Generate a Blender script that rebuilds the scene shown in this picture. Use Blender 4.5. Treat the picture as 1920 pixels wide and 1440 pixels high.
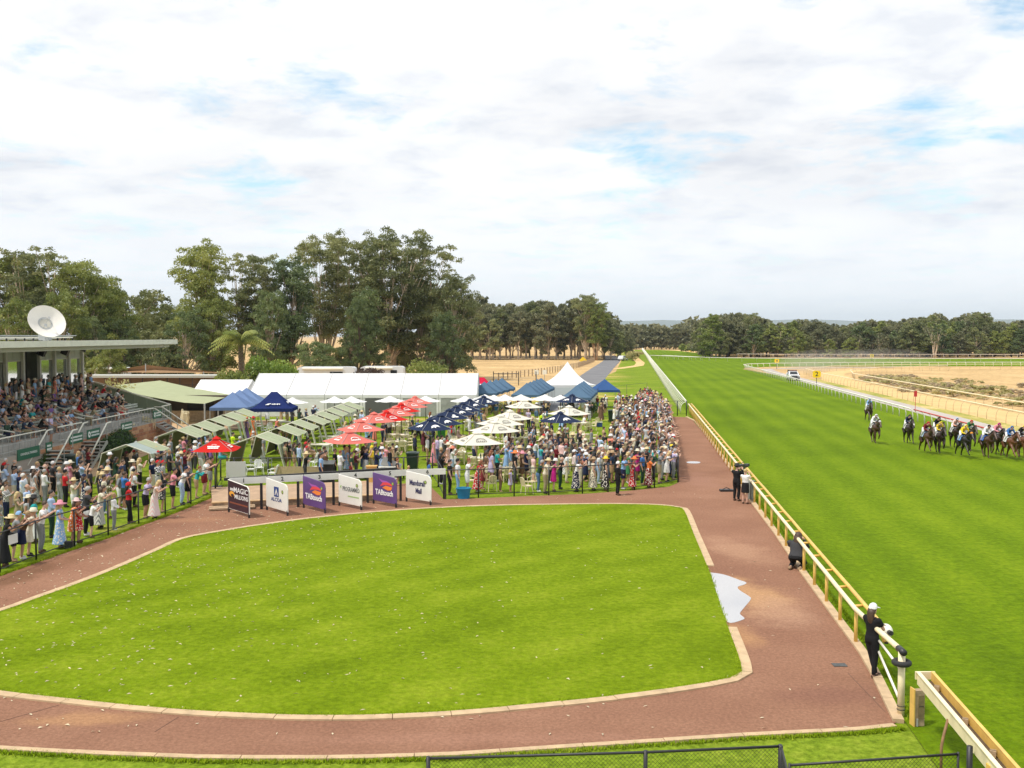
import bpy, bmesh, math, random
import numpy as np
from mathutils import Vector, Matrix, Euler, noise

for _o in list(bpy.data.objects):
 bpy.data.objects.remove(_o)
SC = bpy.context.scene
COLL = SC.collection
R = math.radians
rnd = random.Random(7)

# ------------------------------------------------------------------ camera
CAM_H, FOC = 8.2, 1867.0            # metres above the path, focal length in photo pixels (1920 wide)
PITCH = math.atan(90.0 / FOC)
cam_d = bpy.data.cameras.new('camera')
cam = bpy.data.objects.new('camera', cam_d)
COLL.objects.link(cam)
cam.location = (0, 0, CAM_H)
cam.rotation_euler = (math.pi / 2 - PITCH, 0, 0)
cam_d.sensor_width = 36.0
cam_d.lens = 36.0 * FOC / 1920.0
cam_d.clip_start, cam_d.clip_end = 0.5, 60000
SC.camera = cam
SC.render.resolution_x, SC.render.resolution_y = 1024, 768

# ------------------------------------------------------------------ sky, sun, exposure
SUN_EL, SUN_AZ = R(62), R(-118)     # azimuth measured from +Y (forward) towards +X
sun_dir = Vector((math.sin(SUN_AZ) * math.cos(SUN_EL), math.cos(SUN_AZ) * math.cos(SUN_EL), math.sin(SUN_EL)))
world = bpy.data.worlds.new('World')
SC.world = world
world.use_nodes = True


def nn(nt, typ, **kw):
 n = nt.nodes.new(typ)
 for k, v in kw.items():
  if k.startswith('i_'):
   key = k[2:]
   key = int(key) if key.isdigit() else key.replace('_', ' ')
   n.inputs[key].default_value = v
  else:
   setattr(n, k, v)
 return n


def math_node(nt, op, a, b=None, clamp=False):
 n = nt.nodes.new('ShaderNodeMath')
 n.operation = op
 n.use_clamp = clamp
 for i, v in enumerate((a, b)):
  if v is None:
   continue
  if isinstance(v, (int, float)):
   n.inputs[i].default_value = v
  else:
   nt.links.new(v, n.inputs[i])
 return n.outputs[0]


def ramp(nt, fac, stops, interp='LINEAR'):
 n = nt.nodes.new('ShaderNodeValToRGB')
 n.color_ramp.interpolation = interp
 els = n.color_ramp.elements
 while len(els) < len(stops):
  els.new(0.5)
 for e, (p, c) in zip(els, stops):
  e.position = p
  e.color = (c[0], c[1], c[2], 1) if not isinstance(c, (int, float)) else (c, c, c, 1)
 nt.links.new(fac, n.inputs[0])
 return n.outputs[0]


def mixc(nt, fac, a, b, mode='MIX'):
 n = nt.nodes.new('ShaderNodeMix')
 n.data_type = 'RGBA'
 n.blend_type = mode
 n.clamp_factor = True
 for sock, v in ((n.inputs[0], fac), (n.inputs[6], a), (n.inputs[7], b)):
  if isinstance(v, (int, float)):
   sock.default_value = v
  elif isinstance(v, (tuple, list)):
   sock.default_value = (v[0], v[1], v[2], 1)
  else:
   nt.links.new(v, sock)
 return n.outputs[2]


def build_world():
 nt = world.node_tree
 nt.nodes.clear()
 out = nn(nt, 'ShaderNodeOutputWorld')
 bg = nn(nt, 'ShaderNodeBackground')
 tc = nn(nt, 'ShaderNodeTexCoord')
 sep = nn(nt, 'ShaderNodeSeparateXYZ')
 nt.links.new(tc.outputs['Generated'], sep.inputs[0])
 z = math_node(nt, 'MAXIMUM', sep.outputs[2], 0.0)
 den = math_node(nt, 'ADD', z, 0.16)
 cmb = nn(nt, 'ShaderNodeCombineXYZ')
 nt.links.new(math_node(nt, 'DIVIDE', sep.outputs[0], den), cmb.inputs[0])
 nt.links.new(math_node(nt, 'DIVIDE', sep.outputs[1], den), cmb.inputs[1])
 cmb.inputs[2].default_value = 2.3
 n1 = nn(nt, 'ShaderNodeTexNoise', i_Scale=2.5, i_Detail=11.0, i_Roughness=0.6, i_Distortion=0.15)
 n2 = nn(nt, 'ShaderNodeTexNoise', i_Scale=4.6, i_Detail=9.0, i_Roughness=0.56, i_Distortion=0.2)
 n3 = nn(nt, 'ShaderNodeTexNoise', i_Scale=0.62, i_Detail=3.0, i_Roughness=0.5)
 for n, off in ((n1, (3.1, 1.2, 0)), (n2, (7.7, 0.4, 0)), (n3, (1.4, 5.3, 0))):
  mp = nn(nt, 'ShaderNodeMapping')
  mp.inputs['Location'].default_value = off
  nt.links.new(cmb.outputs[0], mp.inputs[0])
  nt.links.new(mp.outputs[0], n.inputs['Vector'])
 clear = math_node(nt, 'MULTIPLY', math_node(nt, 'MULTIPLY', math_node(nt, 'SUBTRACT', sep.outputs[0], 0.0), 3.5, clamp=True), math_node(nt, 'MULTIPLY', math_node(nt, 'SUBTRACT', sep.outputs[2], 0.13), 6.0, clamp=True))
 thin = math_node(nt, 'SUBTRACT', n1.outputs[0], math_node(nt, 'MULTIPLY', clear, 0.085))
 cover = ramp(nt, thin, [(0.30, 0.08), (0.37, 0.6), (0.45, 1.0)])
 shade = ramp(nt, n2.outputs[0], [(0.30, (0.90, 0.93, 0.985)), (0.42, (1.02, 1.035, 1.06)), (0.56, (1.12, 1.12, 1.12))])
 shade2 = ramp(nt, n3.outputs[0], [(0.36, (0.87, 0.875, 0.895)), (0.46, (1.0, 1.0, 1.0))])
 cloud = mixc(nt, 1.0, shade, shade2, 'MULTIPLY')
 sky = nn(nt, 'ShaderNodeTexSky')
 sky.sky_type = 'NISHITA'
 sky.sun_disc = False
 sky.sun_elevation = SUN_EL
 sky.sun_rotation = SUN_AZ
 skyc = mixc(nt, 1.0, sky.outputs[0], (0.18, 0.215, 0.2), 'MULTIPLY')
 c = mixc(nt, cover, skyc, cloud)
 hz = ramp(nt, z, [(0.0, 0.9), (0.05, 0.55), (0.16, 0.0)])
 c = mixc(nt, hz, c, (1.08, 1.13, 1.19))
 nt.links.new(c, bg.inputs[0])
 bg.inputs[1].default_value = 1.0
 nt.links.new(bg.outputs[0], out.inputs[0])


build_world()
sun_l = bpy.data.lights.new('sun', 'SUN')
sun_l.energy = 3.6
sun_l.angle = R(5)
sun_l.color = (1.0, 0.94, 0.84)
sun = bpy.data.objects.new('sun', sun_l)
COLL.objects.link(sun)
sun.rotation_euler = (-sun_dir).to_track_quat('-Z', 'Y').to_euler()
SC.view_settings.view_transform = 'Standard'
SC.view_settings.look = 'None'
SC.view_settings.exposure = 0.0
SC.view_settings.gamma = 1.0
SC.view_settings.use_curve_mapping = False
try:
 SC.cycles.use_denoising = True
 SC.cycles.max_bounces = 6
 SC.cycles.volume_bounces = 0
 SC.cycles.transparent_max_bounces = 12
except Exception:
 pass


# ------------------------------------------------------------------ survey helpers
def P(u, v, z=0.0):
 """Point of the place at height z seen at photo pixel (u, v)."""
 x, y = (u - 960) / FOC, -(v - 720) / FOC
 d = Vector((x, math.cos(PITCH) + y * math.sin(PITCH), -math.sin(PITCH) + y * math.cos(PITCH)))
 t = (z - CAM_H) / d.z
 return Vector((d.x * t, d.y * t, z))


def hgt(v, Y):
 """Height of a point at distance Y seen at photo row v."""
 y = -(v - 720) / FOC
 return CAM_H + Y * (-math.sin(PITCH) + y * math.cos(PITCH)) / (math.cos(PITCH) + y * math.sin(PITCH))


def X(u, Y):
 return (u - 960) / FOC * Y * 1.001


# ------------------------------------------------------------------ mesh building
class MB:
 def __init__(self):
  self.v, self.f, self.m = [], [], []

 def add(self, vs, fs, mi=0):
  o = len(self.v)
  self.v.extend([tuple(p) for p in vs])
  self.f.extend([tuple(i + o for i in f) for f in fs])
  self.m.extend([mi] * len(fs))
  return self

 def box(self, c, s, rz=0.0, mi=0, rot=None):
  hx, hy, hz = s[0] / 2, s[1] / 2, s[2] / 2
  M = rot if rot is not None else Matrix.Rotation(rz, 3, 'Z')
  c = Vector(c)
  vs = [c + M @ Vector((x, y, z)) for x in (-hx, hx) for y in (-hy, hy) for z in (-hz, hz)]
  return self.add(vs, [(0, 1, 3, 2), (4, 6, 7, 5), (0, 4, 5, 1), (2, 3, 7, 6), (0, 2, 6, 4), (1, 5, 7, 3)], mi)

 def beam(self, a, b, w, h, mi=0, up=(0, 0, 1)):
  a, b = Vector(a), Vector(b)
  d = (b - a)
  L = d.length
  if L < 1e-6:
   return self
  d.normalize()
  s = d.cross(Vector(up))
  if s.length < 1e-5:
   s = d.cross(Vector((1, 0, 0)))
  s.normalize()
  u = s.cross(d)
  vs = [p + s * (w / 2 * i) + u * (h / 2 * j) for p in (a, b) for i, j in ((-1, -1), (1, -1), (1, 1), (-1, 1))]
  return self.add(vs, [(3, 2, 1, 0), (4, 5, 6, 7), (0, 1, 5, 4), (1, 2, 6, 5), (2, 3, 7, 6), (3, 0, 4, 7)], mi)

 def tube(self, pts, rad, n=8, mi=0, cap=True, flat=1.0, axis=(1, 0, 0)):
  """Tube along pts; flat widens it along `axis`."""
  pts = [Vector(p) for p in pts]
  if isinstance(rad, (int, float)):
   rad = [rad] * len(pts)
  o = len(self.v)
  prev = None
  ax = Vector(axis)
  for i, p in enumerate(pts):
   a = pts[max(i - 1, 0)]
   b = pts[min(i + 1, len(pts) - 1)]
   d = (b - a)
   d = d.normalized() if d.length > 1e-7 else Vector((0, 0, 1))
   if flat != 1.0:
    s = ax - d * ax.dot(d)
   elif prev is None:
    s = Vector((1, 0, 0)) - d * d.x
    if s.length < 0.1:
     s = Vector((0, 1, 0)) - d * d.y
   else:
    s = prev - d * prev.dot(d)
   if s.length < 1e-5:
    s = d.orthogonal()
   s.normalize()
   prev = s
   t = d.cross(s)
   fl = flat[i] if isinstance(flat, (list, tuple)) else flat
   for k in range(n):
    an = 2 * math.pi * k / n
    self.v.append(tuple(p + s * (math.cos(an) * rad[i] * fl) + t * (math.sin(an) * rad[i])))
  for i in range(len(pts) - 1):
   for k in range(n):
    k2 = (k + 1) % n
    self.f.append((o + i * n + k, o + i * n + k2, o + (i + 1) * n + k2, o + (i + 1) * n + k))
    self.m.append(mi)
  if cap:
   self.f.append(tuple(o + k for k in range(n))[::-1])
   e = o + (len(pts) - 1) * n
   self.f.append(tuple(e + k for k in range(n)))
   self.m.extend([mi, mi])
  return self

 def ell(self, c, r, nu=8, nv=6, mi=0, rot=None):
  c = Vector(c)
  o = len(self.v)
  M = rot if rot is not None else Matrix.Identity(3)
  vs = [Vector((0, 0, -1))]
  for j in range(1, nv):
   ph = -math.pi / 2 + math.pi * j / nv
   for i in range(nu):
    th = 2 * math.pi * i / nu
    vs.append(Vector((math.cos(ph) * math.cos(th), math.cos(ph) * math.sin(th), math.sin(ph))))
  vs.append(Vector((0, 0, 1)))
  self.v.extend([tuple(c + M @ Vector((p.x * r[0], p.y * r[1], p.z * r[2]))) for p in vs])
  fs = []
  for i in range(nu):
   fs.append((0, 1 + (i + 1) % nu, 1 + i))
  for j in range(nv - 2):
   for i in range(nu):
    a = 1 + j * nu + i
    b = 1 + j * nu + (i + 1) % nu
    fs.append((a, b, b + nu, a + nu))
  t = 1 + (nv - 1) * nu
  for i in range(nu):
   fs.append((t - nu + i, t - nu + (i + 1) % nu, t))
  self.f.extend([tuple(x + o for x in f) for f in fs])
  self.m.extend([mi] * len(fs))
  return self

 def lathe(self, prof, n=16, c=(0, 0, 0), mi=0, cap=True):
  o = len(self.v)
  for r, z in prof:
   for k in range(n):
    a = 2 * math.pi * k / n
    self.v.append((c[0] + r * math.cos(a), c[1] + r * math.sin(a), c[2] + z))
  for i in range(len(prof) - 1):
   for k in range(n):
    k2 = (k + 1) % n
    self.f.append((o + i * n + k, o + i * n + k2, o + (i + 1) * n + k2, o + (i + 1) * n + k))
    self.m.append(mi)
  if cap:
   self.f.append(tuple(o + k for k in range(n))[::-1])
   e = o + (len(prof) - 1) * n
   self.f.append(tuple(e + k for k in range(n)))
   self.m.extend([mi, mi])
  return self

 def prism(self, poly, z0, z1, mi=0):
  n = len(poly)
  vs = [(p[0], p[1], z0) for p in poly] + [(p[0], p[1], z1) for p in poly]
  fs = [tuple(range(n))[::-1], tuple(range(n, 2 * n))]
  fs += [(i, (i + 1) % n, n + (i + 1) % n, n + i) for i in range(n)]
  return self.add(vs, fs, mi)

 def quad(self, a, b, c, d, mi=0):
  return self.add([a, b, c, d], [(0, 1, 2, 3)], mi)

 def slab(self, a, b, c, d, t, mi=0):
  """Thick panel on quad abcd, thickness t behind it."""
  a, b, c, d = map(Vector, (a, b, c, d))
  n = (b - a).cross(d - a)
  n.normalize()
  n *= -t
  return self.add([a, b, c, d, a + n, b + n, c + n, d + n],
      [(0, 1, 2, 3), (7, 6, 5, 4), (0, 4, 5, 1), (1, 5, 6, 2), (2, 6, 7, 3), (3, 7, 4, 0)], mi)

 def mesh(self, name, smooth=False):
  me = bpy.data.meshes.new(name)
  me.from_pydata(self.v, [], self.f)
  if any(self.m):
   me.polygons.foreach_set('material_index', self.m)
  if smooth:
   me.polygons.foreach_set('use_smooth', [True] * len(self.f))
  me.update()
  return me

 def build(self, name, mats, parent=None, smooth=False, loc=None, rz=None):
  me = self.mesh(name, smooth)
  return obj(name, me, mats, parent, loc, rz)


def obj(name, me, mats=None, parent=None, loc=None, rz=None):
 if mats is not None and len(me.materials) == 0:
  for m in (mats if isinstance(mats, (list, tuple)) else [mats]):
   me.materials.append(m)
 o = bpy.data.objects.new(name, me)
 COLL.objects.link(o)
 if parent is not None:
  o.parent = parent
 if loc is not None:
  o.location = loc
 if rz is not None:
  o.rotation_euler = (0, 0, rz)
 return o


def empty(name, loc=(0, 0, 0), rz=0.0):
 o = bpy.data.objects.new(name, None)
 COLL.objects.link(o)
 o.location = loc
 o.rotation_euler = (0, 0, rz)
 o.empty_display_size = 0.2
 return o


def tag(o, label, cat, group=None):
 o['label'] = label
 o['category'] = cat
 if group:
  o['group'] = group
 return o


def kind(o, k, label=None):
 o['kind'] = k
 if label:
  o['label'] = label
 return o


def dup(root, loc=None, rz=None, label=None, group=None):
 """Copy of a thing, its parts and sub-parts (mesh data shared)."""
 r = root.copy()
 COLL.objects.link(r)
 if loc is not None:
  r.location = loc
 if rz is not None:
  r.rotation_euler = (0, 0, rz)
 if label:
  r['label'] = label
 if group:
  r['group'] = group
 for ch in root.children:
  c = ch.copy()
  COLL.objects.link(c)
  c.parent = r
  for g in ch.children:
   d = g.copy()
   COLL.objects.link(d)
   d.parent = c
 return r


def fast_mesh(name, verts, faces, smooth=False):
 """verts (N,3), faces (M,k) numpy arrays of one face size."""
 me = bpy.data.meshes.new(name)
 verts = np.ascontiguousarray(verts, dtype=np.float32)
 faces = np.ascontiguousarray(faces, dtype=np.int32)
 k = faces.shape[1]
 me.vertices.add(len(verts))
 me.vertices.foreach_set('co', verts.ravel())
 me.loops.add(faces.size)
 me.loops.foreach_set('vertex_index', faces.ravel())
 me.polygons.add(len(faces))
 me.polygons.foreach_set('loop_start', np.arange(0, faces.size, k, dtype=np.int32))
 if smooth:
  me.polygons.foreach_set('use_smooth', np.ones(len(faces), dtype=bool))
 me.update(calc_edges=True)
 return me


def text_mesh(s, size, depth=0.006, align='CENTER', shear=0.0, bold=0.0):
 cu = bpy.data.curves.new('lettering', 'FONT')
 cu.body = s
 cu.size = size
 cu.extrude = depth
 cu.align_x = align
 cu.align_y = 'CENTER'
 cu.shear = shear
 cu.offset = bold
 cu.resolution_u = 2
 o = bpy.data.objects.new('lettering', cu)
 COLL.objects.link(o)
 dg = bpy.context.evaluated_depsgraph_get()
 me = bpy.data.meshes.new_from_object(o.evaluated_get(dg))
 bpy.data.objects.remove(o)
 bpy.data.curves.remove(cu)
 me.materials.clear()
 return me


# ------------------------------------------------------------------ materials
MATS = {}


def pmat(name, col, rough=0.6, metal=0.0, var=0.0, scale=6.0, bump=0.0, bscale=60.0, spec=0.5, objcol=False, dirt=0.0):
 """Principled material with optional noise variation, fine relief and soft dirt."""
 if name in MATS:
  return MATS[name]
 m = bpy.data.materials.new(name)
 m.use_nodes = True
 nt = m.node_tree
 b = nt.nodes['Principled BSDF']
 b.inputs['Roughness'].default_value = rough
 b.inputs['Metallic'].default_value = metal
 b.inputs['Specular IOR Level'].default_value = spec
 b.inputs['Base Color'].default_value = (*col, 1)
 src = None
 if objcol:
  oi = nn(nt, 'ShaderNodeObjectInfo')
  src = oi.outputs['Color']
 if var > 0 or bump > 0 or dirt > 0:
  tc = nn(nt, 'ShaderNodeTexCoord')
  co = tc.outputs['Object']
 if var > 0:
  n = nn(nt, 'ShaderNodeTexNoise', i_Scale=scale, i_Detail=5.0, i_Roughness=0.6)
  nt.links.new(co, n.inputs['Vector'])
  f = ramp(nt, n.outputs[0], [(0.3, 1 - var), (0.7, 1 + var)])
  src = mixc(nt, 1.0, src if src is not None else col, f, 'MULTIPLY')
 if dirt > 0:
  n = nn(nt, 'ShaderNodeTexNoise', i_Scale=2.2, i_Detail=6.0, i_Roughness=0.7)
  nt.links.new(co, n.inputs['Vector'])
  f = ramp(nt, n.outputs[0], [(0.5, 0.0), (0.75, dirt)])
  src = mixc(nt, f, src if src is not None else col, (0.16, 0.13, 0.09))
 if src is not None:
  nt.links.new(src, b.inputs['Base Color'])
 if bump > 0:
  n = nn(nt, 'ShaderNodeTexNoise', i_Scale=bscale, i_Detail=3.0)
  nt.links.new(co, n.inputs['Vector'])
  bp = nn(nt, 'ShaderNodeBump', i_Strength=bump, i_Distance=0.02)
  nt.links.new(n.outputs[0], bp.inputs['Height'])
  nt.links.new(bp.outputs[0], b.inputs['Normal'])
 MATS[name] = m
 return m


def cloth_mat(name, mode):
 """Fabric that takes its main colour from the object and prints a pattern on it."""
 m = bpy.data.materials.new(name)
 m.use_nodes = True
 nt = m.node_tree
 b = nt.nodes['Principled BSDF']
 b.inputs['Roughness'].default_value = 0.85
 b.inputs['Specular IOR Level'].default_value = 0.2
 oi = nn(nt, 'ShaderNodeObjectInfo')
 tc = nn(nt, 'ShaderNodeTexCoord')
 c = oi.outputs['Color']
 if mode == 'plain':
  n = nn(nt, 'ShaderNodeTexNoise', i_Scale=9.0, i_Detail=3.0)
  nt.links.new(tc.outputs['Object'], n.inputs['Vector'])
  c = mixc(nt, 1.0, c, ramp(nt, n.outputs[0], [(0.3, 0.86), (0.7, 1.08)]), 'MULTIPLY')
 elif mode in ('floral_light', 'floral_dark'):
  n = nn(nt, 'ShaderNodeTexVoronoi', i_Scale=13.0)
  nt.links.new(tc.outputs['Object'], n.inputs['Vector'])
  second = (0.75, 0.7, 0.62) if mode == 'floral_light' else (0.05, 0.05, 0.06)
  c = mixc(nt, ramp(nt, n.outputs['Distance'], [(0.34, 1.0), (0.46, 0.0)]), c, second)
 elif mode == 'stripe':
  w = nn(nt, 'ShaderNodeTexWave', i_Scale=9.0)
  nt.links.new(tc.outputs['Object'], w.inputs['Vector'])
  c = mixc(nt, ramp(nt, w.outputs[0], [(0.45, 0.0), (0.55, 1.0)]), c, (0.72, 0.7, 0.66))
 elif mode == 'check':
  n = nn(nt, 'ShaderNodeTexChecker', i_Scale=14.0)
  nt.links.new(tc.outputs['Object'], n.inputs['Vector'])
  c = mixc(nt, n.outputs['Fac'], c, (0.7, 0.7, 0.7))
 nt.links.new(c, b.inputs['Base Color'])
 MATS[name] = m
 return m


for _k in ('plain', 'floral_light', 'floral_dark', 'stripe', 'check'):
 cloth_mat('fabric_' + _k, _k)
SKIN = pmat('skin', (0.5, 0.3, 0.2), 0.6, objcol=True, spec=0.3)
HAIR = pmat('hair', (0.1, 0.06, 0.03), 0.55, objcol=True, var=0.25, scale=30)
STRAW = pmat('straw_weave', (0.6, 0.48, 0.26), 0.8, objcol=True, var=0.2, scale=40)
DARK = pmat('dark_detail', (0.02, 0.015, 0.015), 0.5)
# ================================================================== the setting: ground
TD = Vector((0.1206, 0.9927, 0))      # direction of the straight


def rail_x(Y, x0=5.95):
 return x0 + 0.1215 * Y


def ground_mat(name, stops, s1, s2, s3=None, bump=0.3, stripe=0.0, stripe_w=2.0, bs=25.0, rough=0.9, fade=None, ang=0.0, patch=None, sheen=0.0, spots=(), fine=0.0, fine_s=9.0):
 """Ground cover: colours mixed by a large and a small noise; optional mown bands along the straight."""
 m = bpy.data.materials.new(name)
 m.use_nodes = True
 nt = m.node_tree
 b = nt.nodes['Principled BSDF']
 b.inputs['Roughness'].default_value = rough
 b.inputs['Specular IOR Level'].default_value = 0.03
 b.inputs['Sheen Weight'].default_value = sheen
 b.inputs['Sheen Roughness'].default_value = 0.35
 b.inputs['Sheen Tint'].default_value = (0.6, 0.85, 0.08, 1)
 tc = nn(nt, 'ShaderNodeTexCoord')
 co = tc.outputs['Object']
 n1 = nn(nt, 'ShaderNodeTexNoise', i_Scale=s1, i_Detail=5.0, i_Roughness=0.6)
 n2 = nn(nt, 'ShaderNodeTexNoise', i_Scale=s2, i_Detail=6.0, i_Roughness=0.7)
 nt.links.new(co, n1.inputs['Vector'])
 nt.links.new(co, n2.inputs['Vector'])
 f = math_node(nt, 'ADD', math_node(nt, 'MULTIPLY', n1.outputs[0], 0.5), math_node(nt, 'MULTIPLY', n2.outputs[0], 0.5))
 if stripe > 0:
  sep = nn(nt, 'ShaderNodeSeparateXYZ')
  nt.links.new(co, sep.inputs[0])
  lat = math_node(nt, 'SUBTRACT', sep.outputs[0], math_node(nt, 'MULTIPLY', sep.outputs[1], 0.1215 + ang))
  nw = nn(nt, 'ShaderNodeTexNoise', i_Scale=0.05, i_Detail=2.0)
  nt.links.new(co, nw.inputs['Vector'])
  lat = math_node(nt, 'ADD', lat, math_node(nt, 'MULTIPLY', nw.outputs[0], 1.2))
  s = math_node(nt, 'SINE', math_node(nt, 'MULTIPLY', lat, math.pi / stripe_w))
  s = math_node(nt, 'MULTIPLY', s, stripe)
  f = math_node(nt, 'ADD', f, s)
 c = ramp(nt, f, stops)
 if patch is not None:
  # worn patches of another cover, denser with distance along Y
  pcol, y0, y1, sc = patch
  sep2 = nn(nt, 'ShaderNodeSeparateXYZ')
  nt.links.new(co, sep2.inputs[0])
  g = math_node(nt, 'DIVIDE', math_node(nt, 'SUBTRACT', sep2.outputs[1], y0), (y1 - y0), clamp=True)
  lat = math_node(nt, 'SUBTRACT', math_node(nt, 'ADD', math_node(nt, 'MULTIPLY', sep2.outputs[1], 0.1215), 5.95), sep2.outputs[0])
  away = math_node(nt, 'DIVIDE', math_node(nt, 'SUBTRACT', lat, 5.0), 22.0, clamp=True)
  mp = nn(nt, 'ShaderNodeMapping')
  mp.inputs['Scale'].default_value = (0.35, 1.6, 1.0)
  nt.links.new(co, mp.inputs[0])
  n4 = nn(nt, 'ShaderNodeTexNoise', i_Scale=sc, i_Detail=6.0, i_Roughness=0.65)
  nt.links.new(mp.outputs[0], n4.inputs['Vector'])
  k = math_node(nt, 'ADD', n4.outputs[0], math_node(nt, 'MULTIPLY', math_node(nt, 'MULTIPLY', g, away), 0.55))
  c = mixc(nt, ramp(nt, k, [(0.6, 0.0), (0.78, 1.0)]), c, pcol)
 if spots:
  # silt washed into low places: soft, ragged stains
  nd = nn(nt, 'ShaderNodeTexNoise', i_Scale=0.8, i_Detail=6.0, i_Roughness=0.65)
  nt.links.new(co, nd.inputs['Vector'])
  for (sx, sy, rx, ry, rot, scol, amt) in spots:
   mp = nn(nt, 'ShaderNodeMapping', vector_type='TEXTURE')
   mp.inputs['Location'].default_value = (sx, sy, 0)
   mp.inputs['Rotation'].default_value = (0, 0, rot)
   mp.inputs['Scale'].default_value = (rx, ry, 1e6)
   nt.links.new(co, mp.inputs[0])
   ln = nn(nt, 'ShaderNodeVectorMath', operation='LENGTH')
   nt.links.new(mp.outputs[0], ln.inputs[0])
   dd = math_node(nt, 'ADD', ln.outputs['Value'], math_node(nt, 'MULTIPLY', nd.outputs[0], 0.9))
   c = mixc(nt, ramp(nt, dd, [(0.55, amt), (0.98, 0.0)], 'EASE'), c, scol)
 if fine > 0:
  nf = nn(nt, 'ShaderNodeTexNoise', i_Scale=fine_s, i_Detail=4.0, i_Roughness=0.75)
  nt.links.new(co, nf.inputs['Vector'])
  c = mixc(nt, 1.0, c, ramp(nt, nf.outputs[0], [(0.36, 1 - fine), (0.64, 1 + fine)]), 'MULTIPLY')
 nt.links.new(c, b.inputs['Base Color'])
 n3 = nn(nt, 'ShaderNodeTexNoise', i_Scale=bs, i_Detail=4.0, i_Roughness=0.7)
 nt.links.new(co, n3.inputs['Vector'])
 bp = nn(nt, 'ShaderNodeBump', i_Strength=bump, i_Distance=0.05)
 nt.links.new(n3.outputs[0], bp.inputs['Height'])
 nt.links.new(bp.outputs[0], b.inputs['Normal'])
 MATS[name] = m
 return m


def _spot(u, v, rx, ry, rot, col=(0.43, 0.24, 0.12), amt=0.75):
 p = P(u, v)
 return (p.x, p.y, rx * 1.9, ry * 1.9, rot, col, amt)


SPOTS = [_spot(1405, 1115, 1.5, 3.4, 0.1, (0.46, 0.27, 0.14), 0.85), _spot(1375, 1190, 0.9, 1.6, 0.2, amt=0.7), _spot(1385, 1030, 1.3, 3.4, 0.2, (0.42, 0.25, 0.16), 0.6), _spot(1470, 1150, 1.4, 2.2, 0.0, (0.40, 0.24, 0.16), 0.6), _spot(1290, 1120, 0.6, 0.6, 0.0), _spot(160, 1348, 2.0, 0.55, 0.15, amt=0.6), _spot(360, 975, 2.2, 0.9, 0.35, (0.36, 0.19, 0.11), 0.5),
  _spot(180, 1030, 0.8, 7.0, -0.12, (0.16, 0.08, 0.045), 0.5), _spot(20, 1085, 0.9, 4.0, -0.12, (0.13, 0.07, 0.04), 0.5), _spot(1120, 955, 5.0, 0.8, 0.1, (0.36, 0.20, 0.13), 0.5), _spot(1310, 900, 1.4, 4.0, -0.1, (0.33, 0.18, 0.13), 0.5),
  _spot(1560, 1300, 2.2, 0.9, 0.0, (0.22, 0.11, 0.08), 0.5), _spot(900, 1385, 5.0, 0.5, 0.0, (0.35, 0.19, 0.13), 0.5)]
TURF = ground_mat('racing_turf', [(0.34, (0.056, 0.102, 0.002)), (0.5, (0.099, 0.164, 0.003)), (0.66, (0.16, 0.228, 0.007))], 0.07, 2.6, bump=0.6, stripe=0.042, stripe_w=1.35, bs=9, sheen=0.22, fine=0.22, fine_s=5.0)
RINGTURF = ground_mat('ring_lawn_grass', [(0.34, (0.095, 0.148, 0.003)), (0.5, (0.145, 0.212, 0.006)), (0.66, (0.215, 0.272, 0.016))], 0.30, 4.2, bump=0.7, stripe=0.028, stripe_w=1.4, bs=11, ang=0.9, sheen=0.05, fine=0.17, fine_s=7.0)
LAWN = ground_mat('lawn_grass', [(0.3, (0.085, 0.14, 0.01)), (0.5, (0.155, 0.225, 0.016)), (0.72, (0.25, 0.29, 0.035))], 0.22, 3.5, bump=0.5, bs=16, patch=((0.5, 0.36, 0.12), 95, 135, 0.10), sheen=0.08, fine=0.25, fine_s=7.0)
STRAWG = ground_mat('dry_paddock_grass', [(0.36, (0.36, 0.24, 0.12)), (0.5, (0.51, 0.35, 0.17)), (0.66, (0.64, 0.46, 0.24))], 0.06, 1.2, bump=0.6, bs=4, fine=0.2, fine_s=0.5)
REDPATH = ground_mat('red_asphalt', [(0.34, (0.215, 0.108, 0.072)), (0.5, (0.28, 0.148, 0.096)), (0.66, (0.35, 0.195, 0.13))], 0.22, 16.0, bump=0.5, bs=70, rough=0.85, spots=SPOTS, fine=0.16, fine_s=11.0)
SANDM = ground_mat('sand', [(0.3, (0.50, 0.34, 0.155)), (0.5, (0.62, 0.435, 0.205)), (0.7, (0.70, 0.51, 0.27))], 0.3, 4.0, bump=0.4, bs=8)
GRAVEL = ground_mat('grey_gravel', [(0.3, (0.30, 0.27, 0.25)), (0.5, (0.44, 0.40, 0.37)), (0.7, (0.53, 0.48, 0.43))], 0.25, 6.0, bump=0.3, bs=20)
ASPH = ground_mat('grey_asphalt', [(0.3, (0.13, 0.13, 0.14)), (0.5, (0.19, 0.19, 0.2)), (0.7, (0.25, 0.25, 0.25))], 0.2, 8.0, bump=0.2, bs=30)
TANPAVE = ground_mat('tan_paving', [(0.3, (0.40, 0.27, 0.16)), (0.5, (0.52, 0.36, 0.22)), (0.7, (0.6, 0.43, 0.28))], 0.5, 9.0, bump=0.2, bs=30)
DIRT = ground_mat('orange_silt', [(0.3, (0.36, 0.20, 0.10)), (0.5, (0.45, 0.26, 0.13)), (0.7, (0.52, 0.31, 0.16))], 0.5, 9.0, bump=0.2, bs=30)
CONC = pmat('kerb_concrete', (0.50, 0.36, 0.215), 0.85, var=0.18, scale=3.0, bump=0.25, bscale=40)


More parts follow.
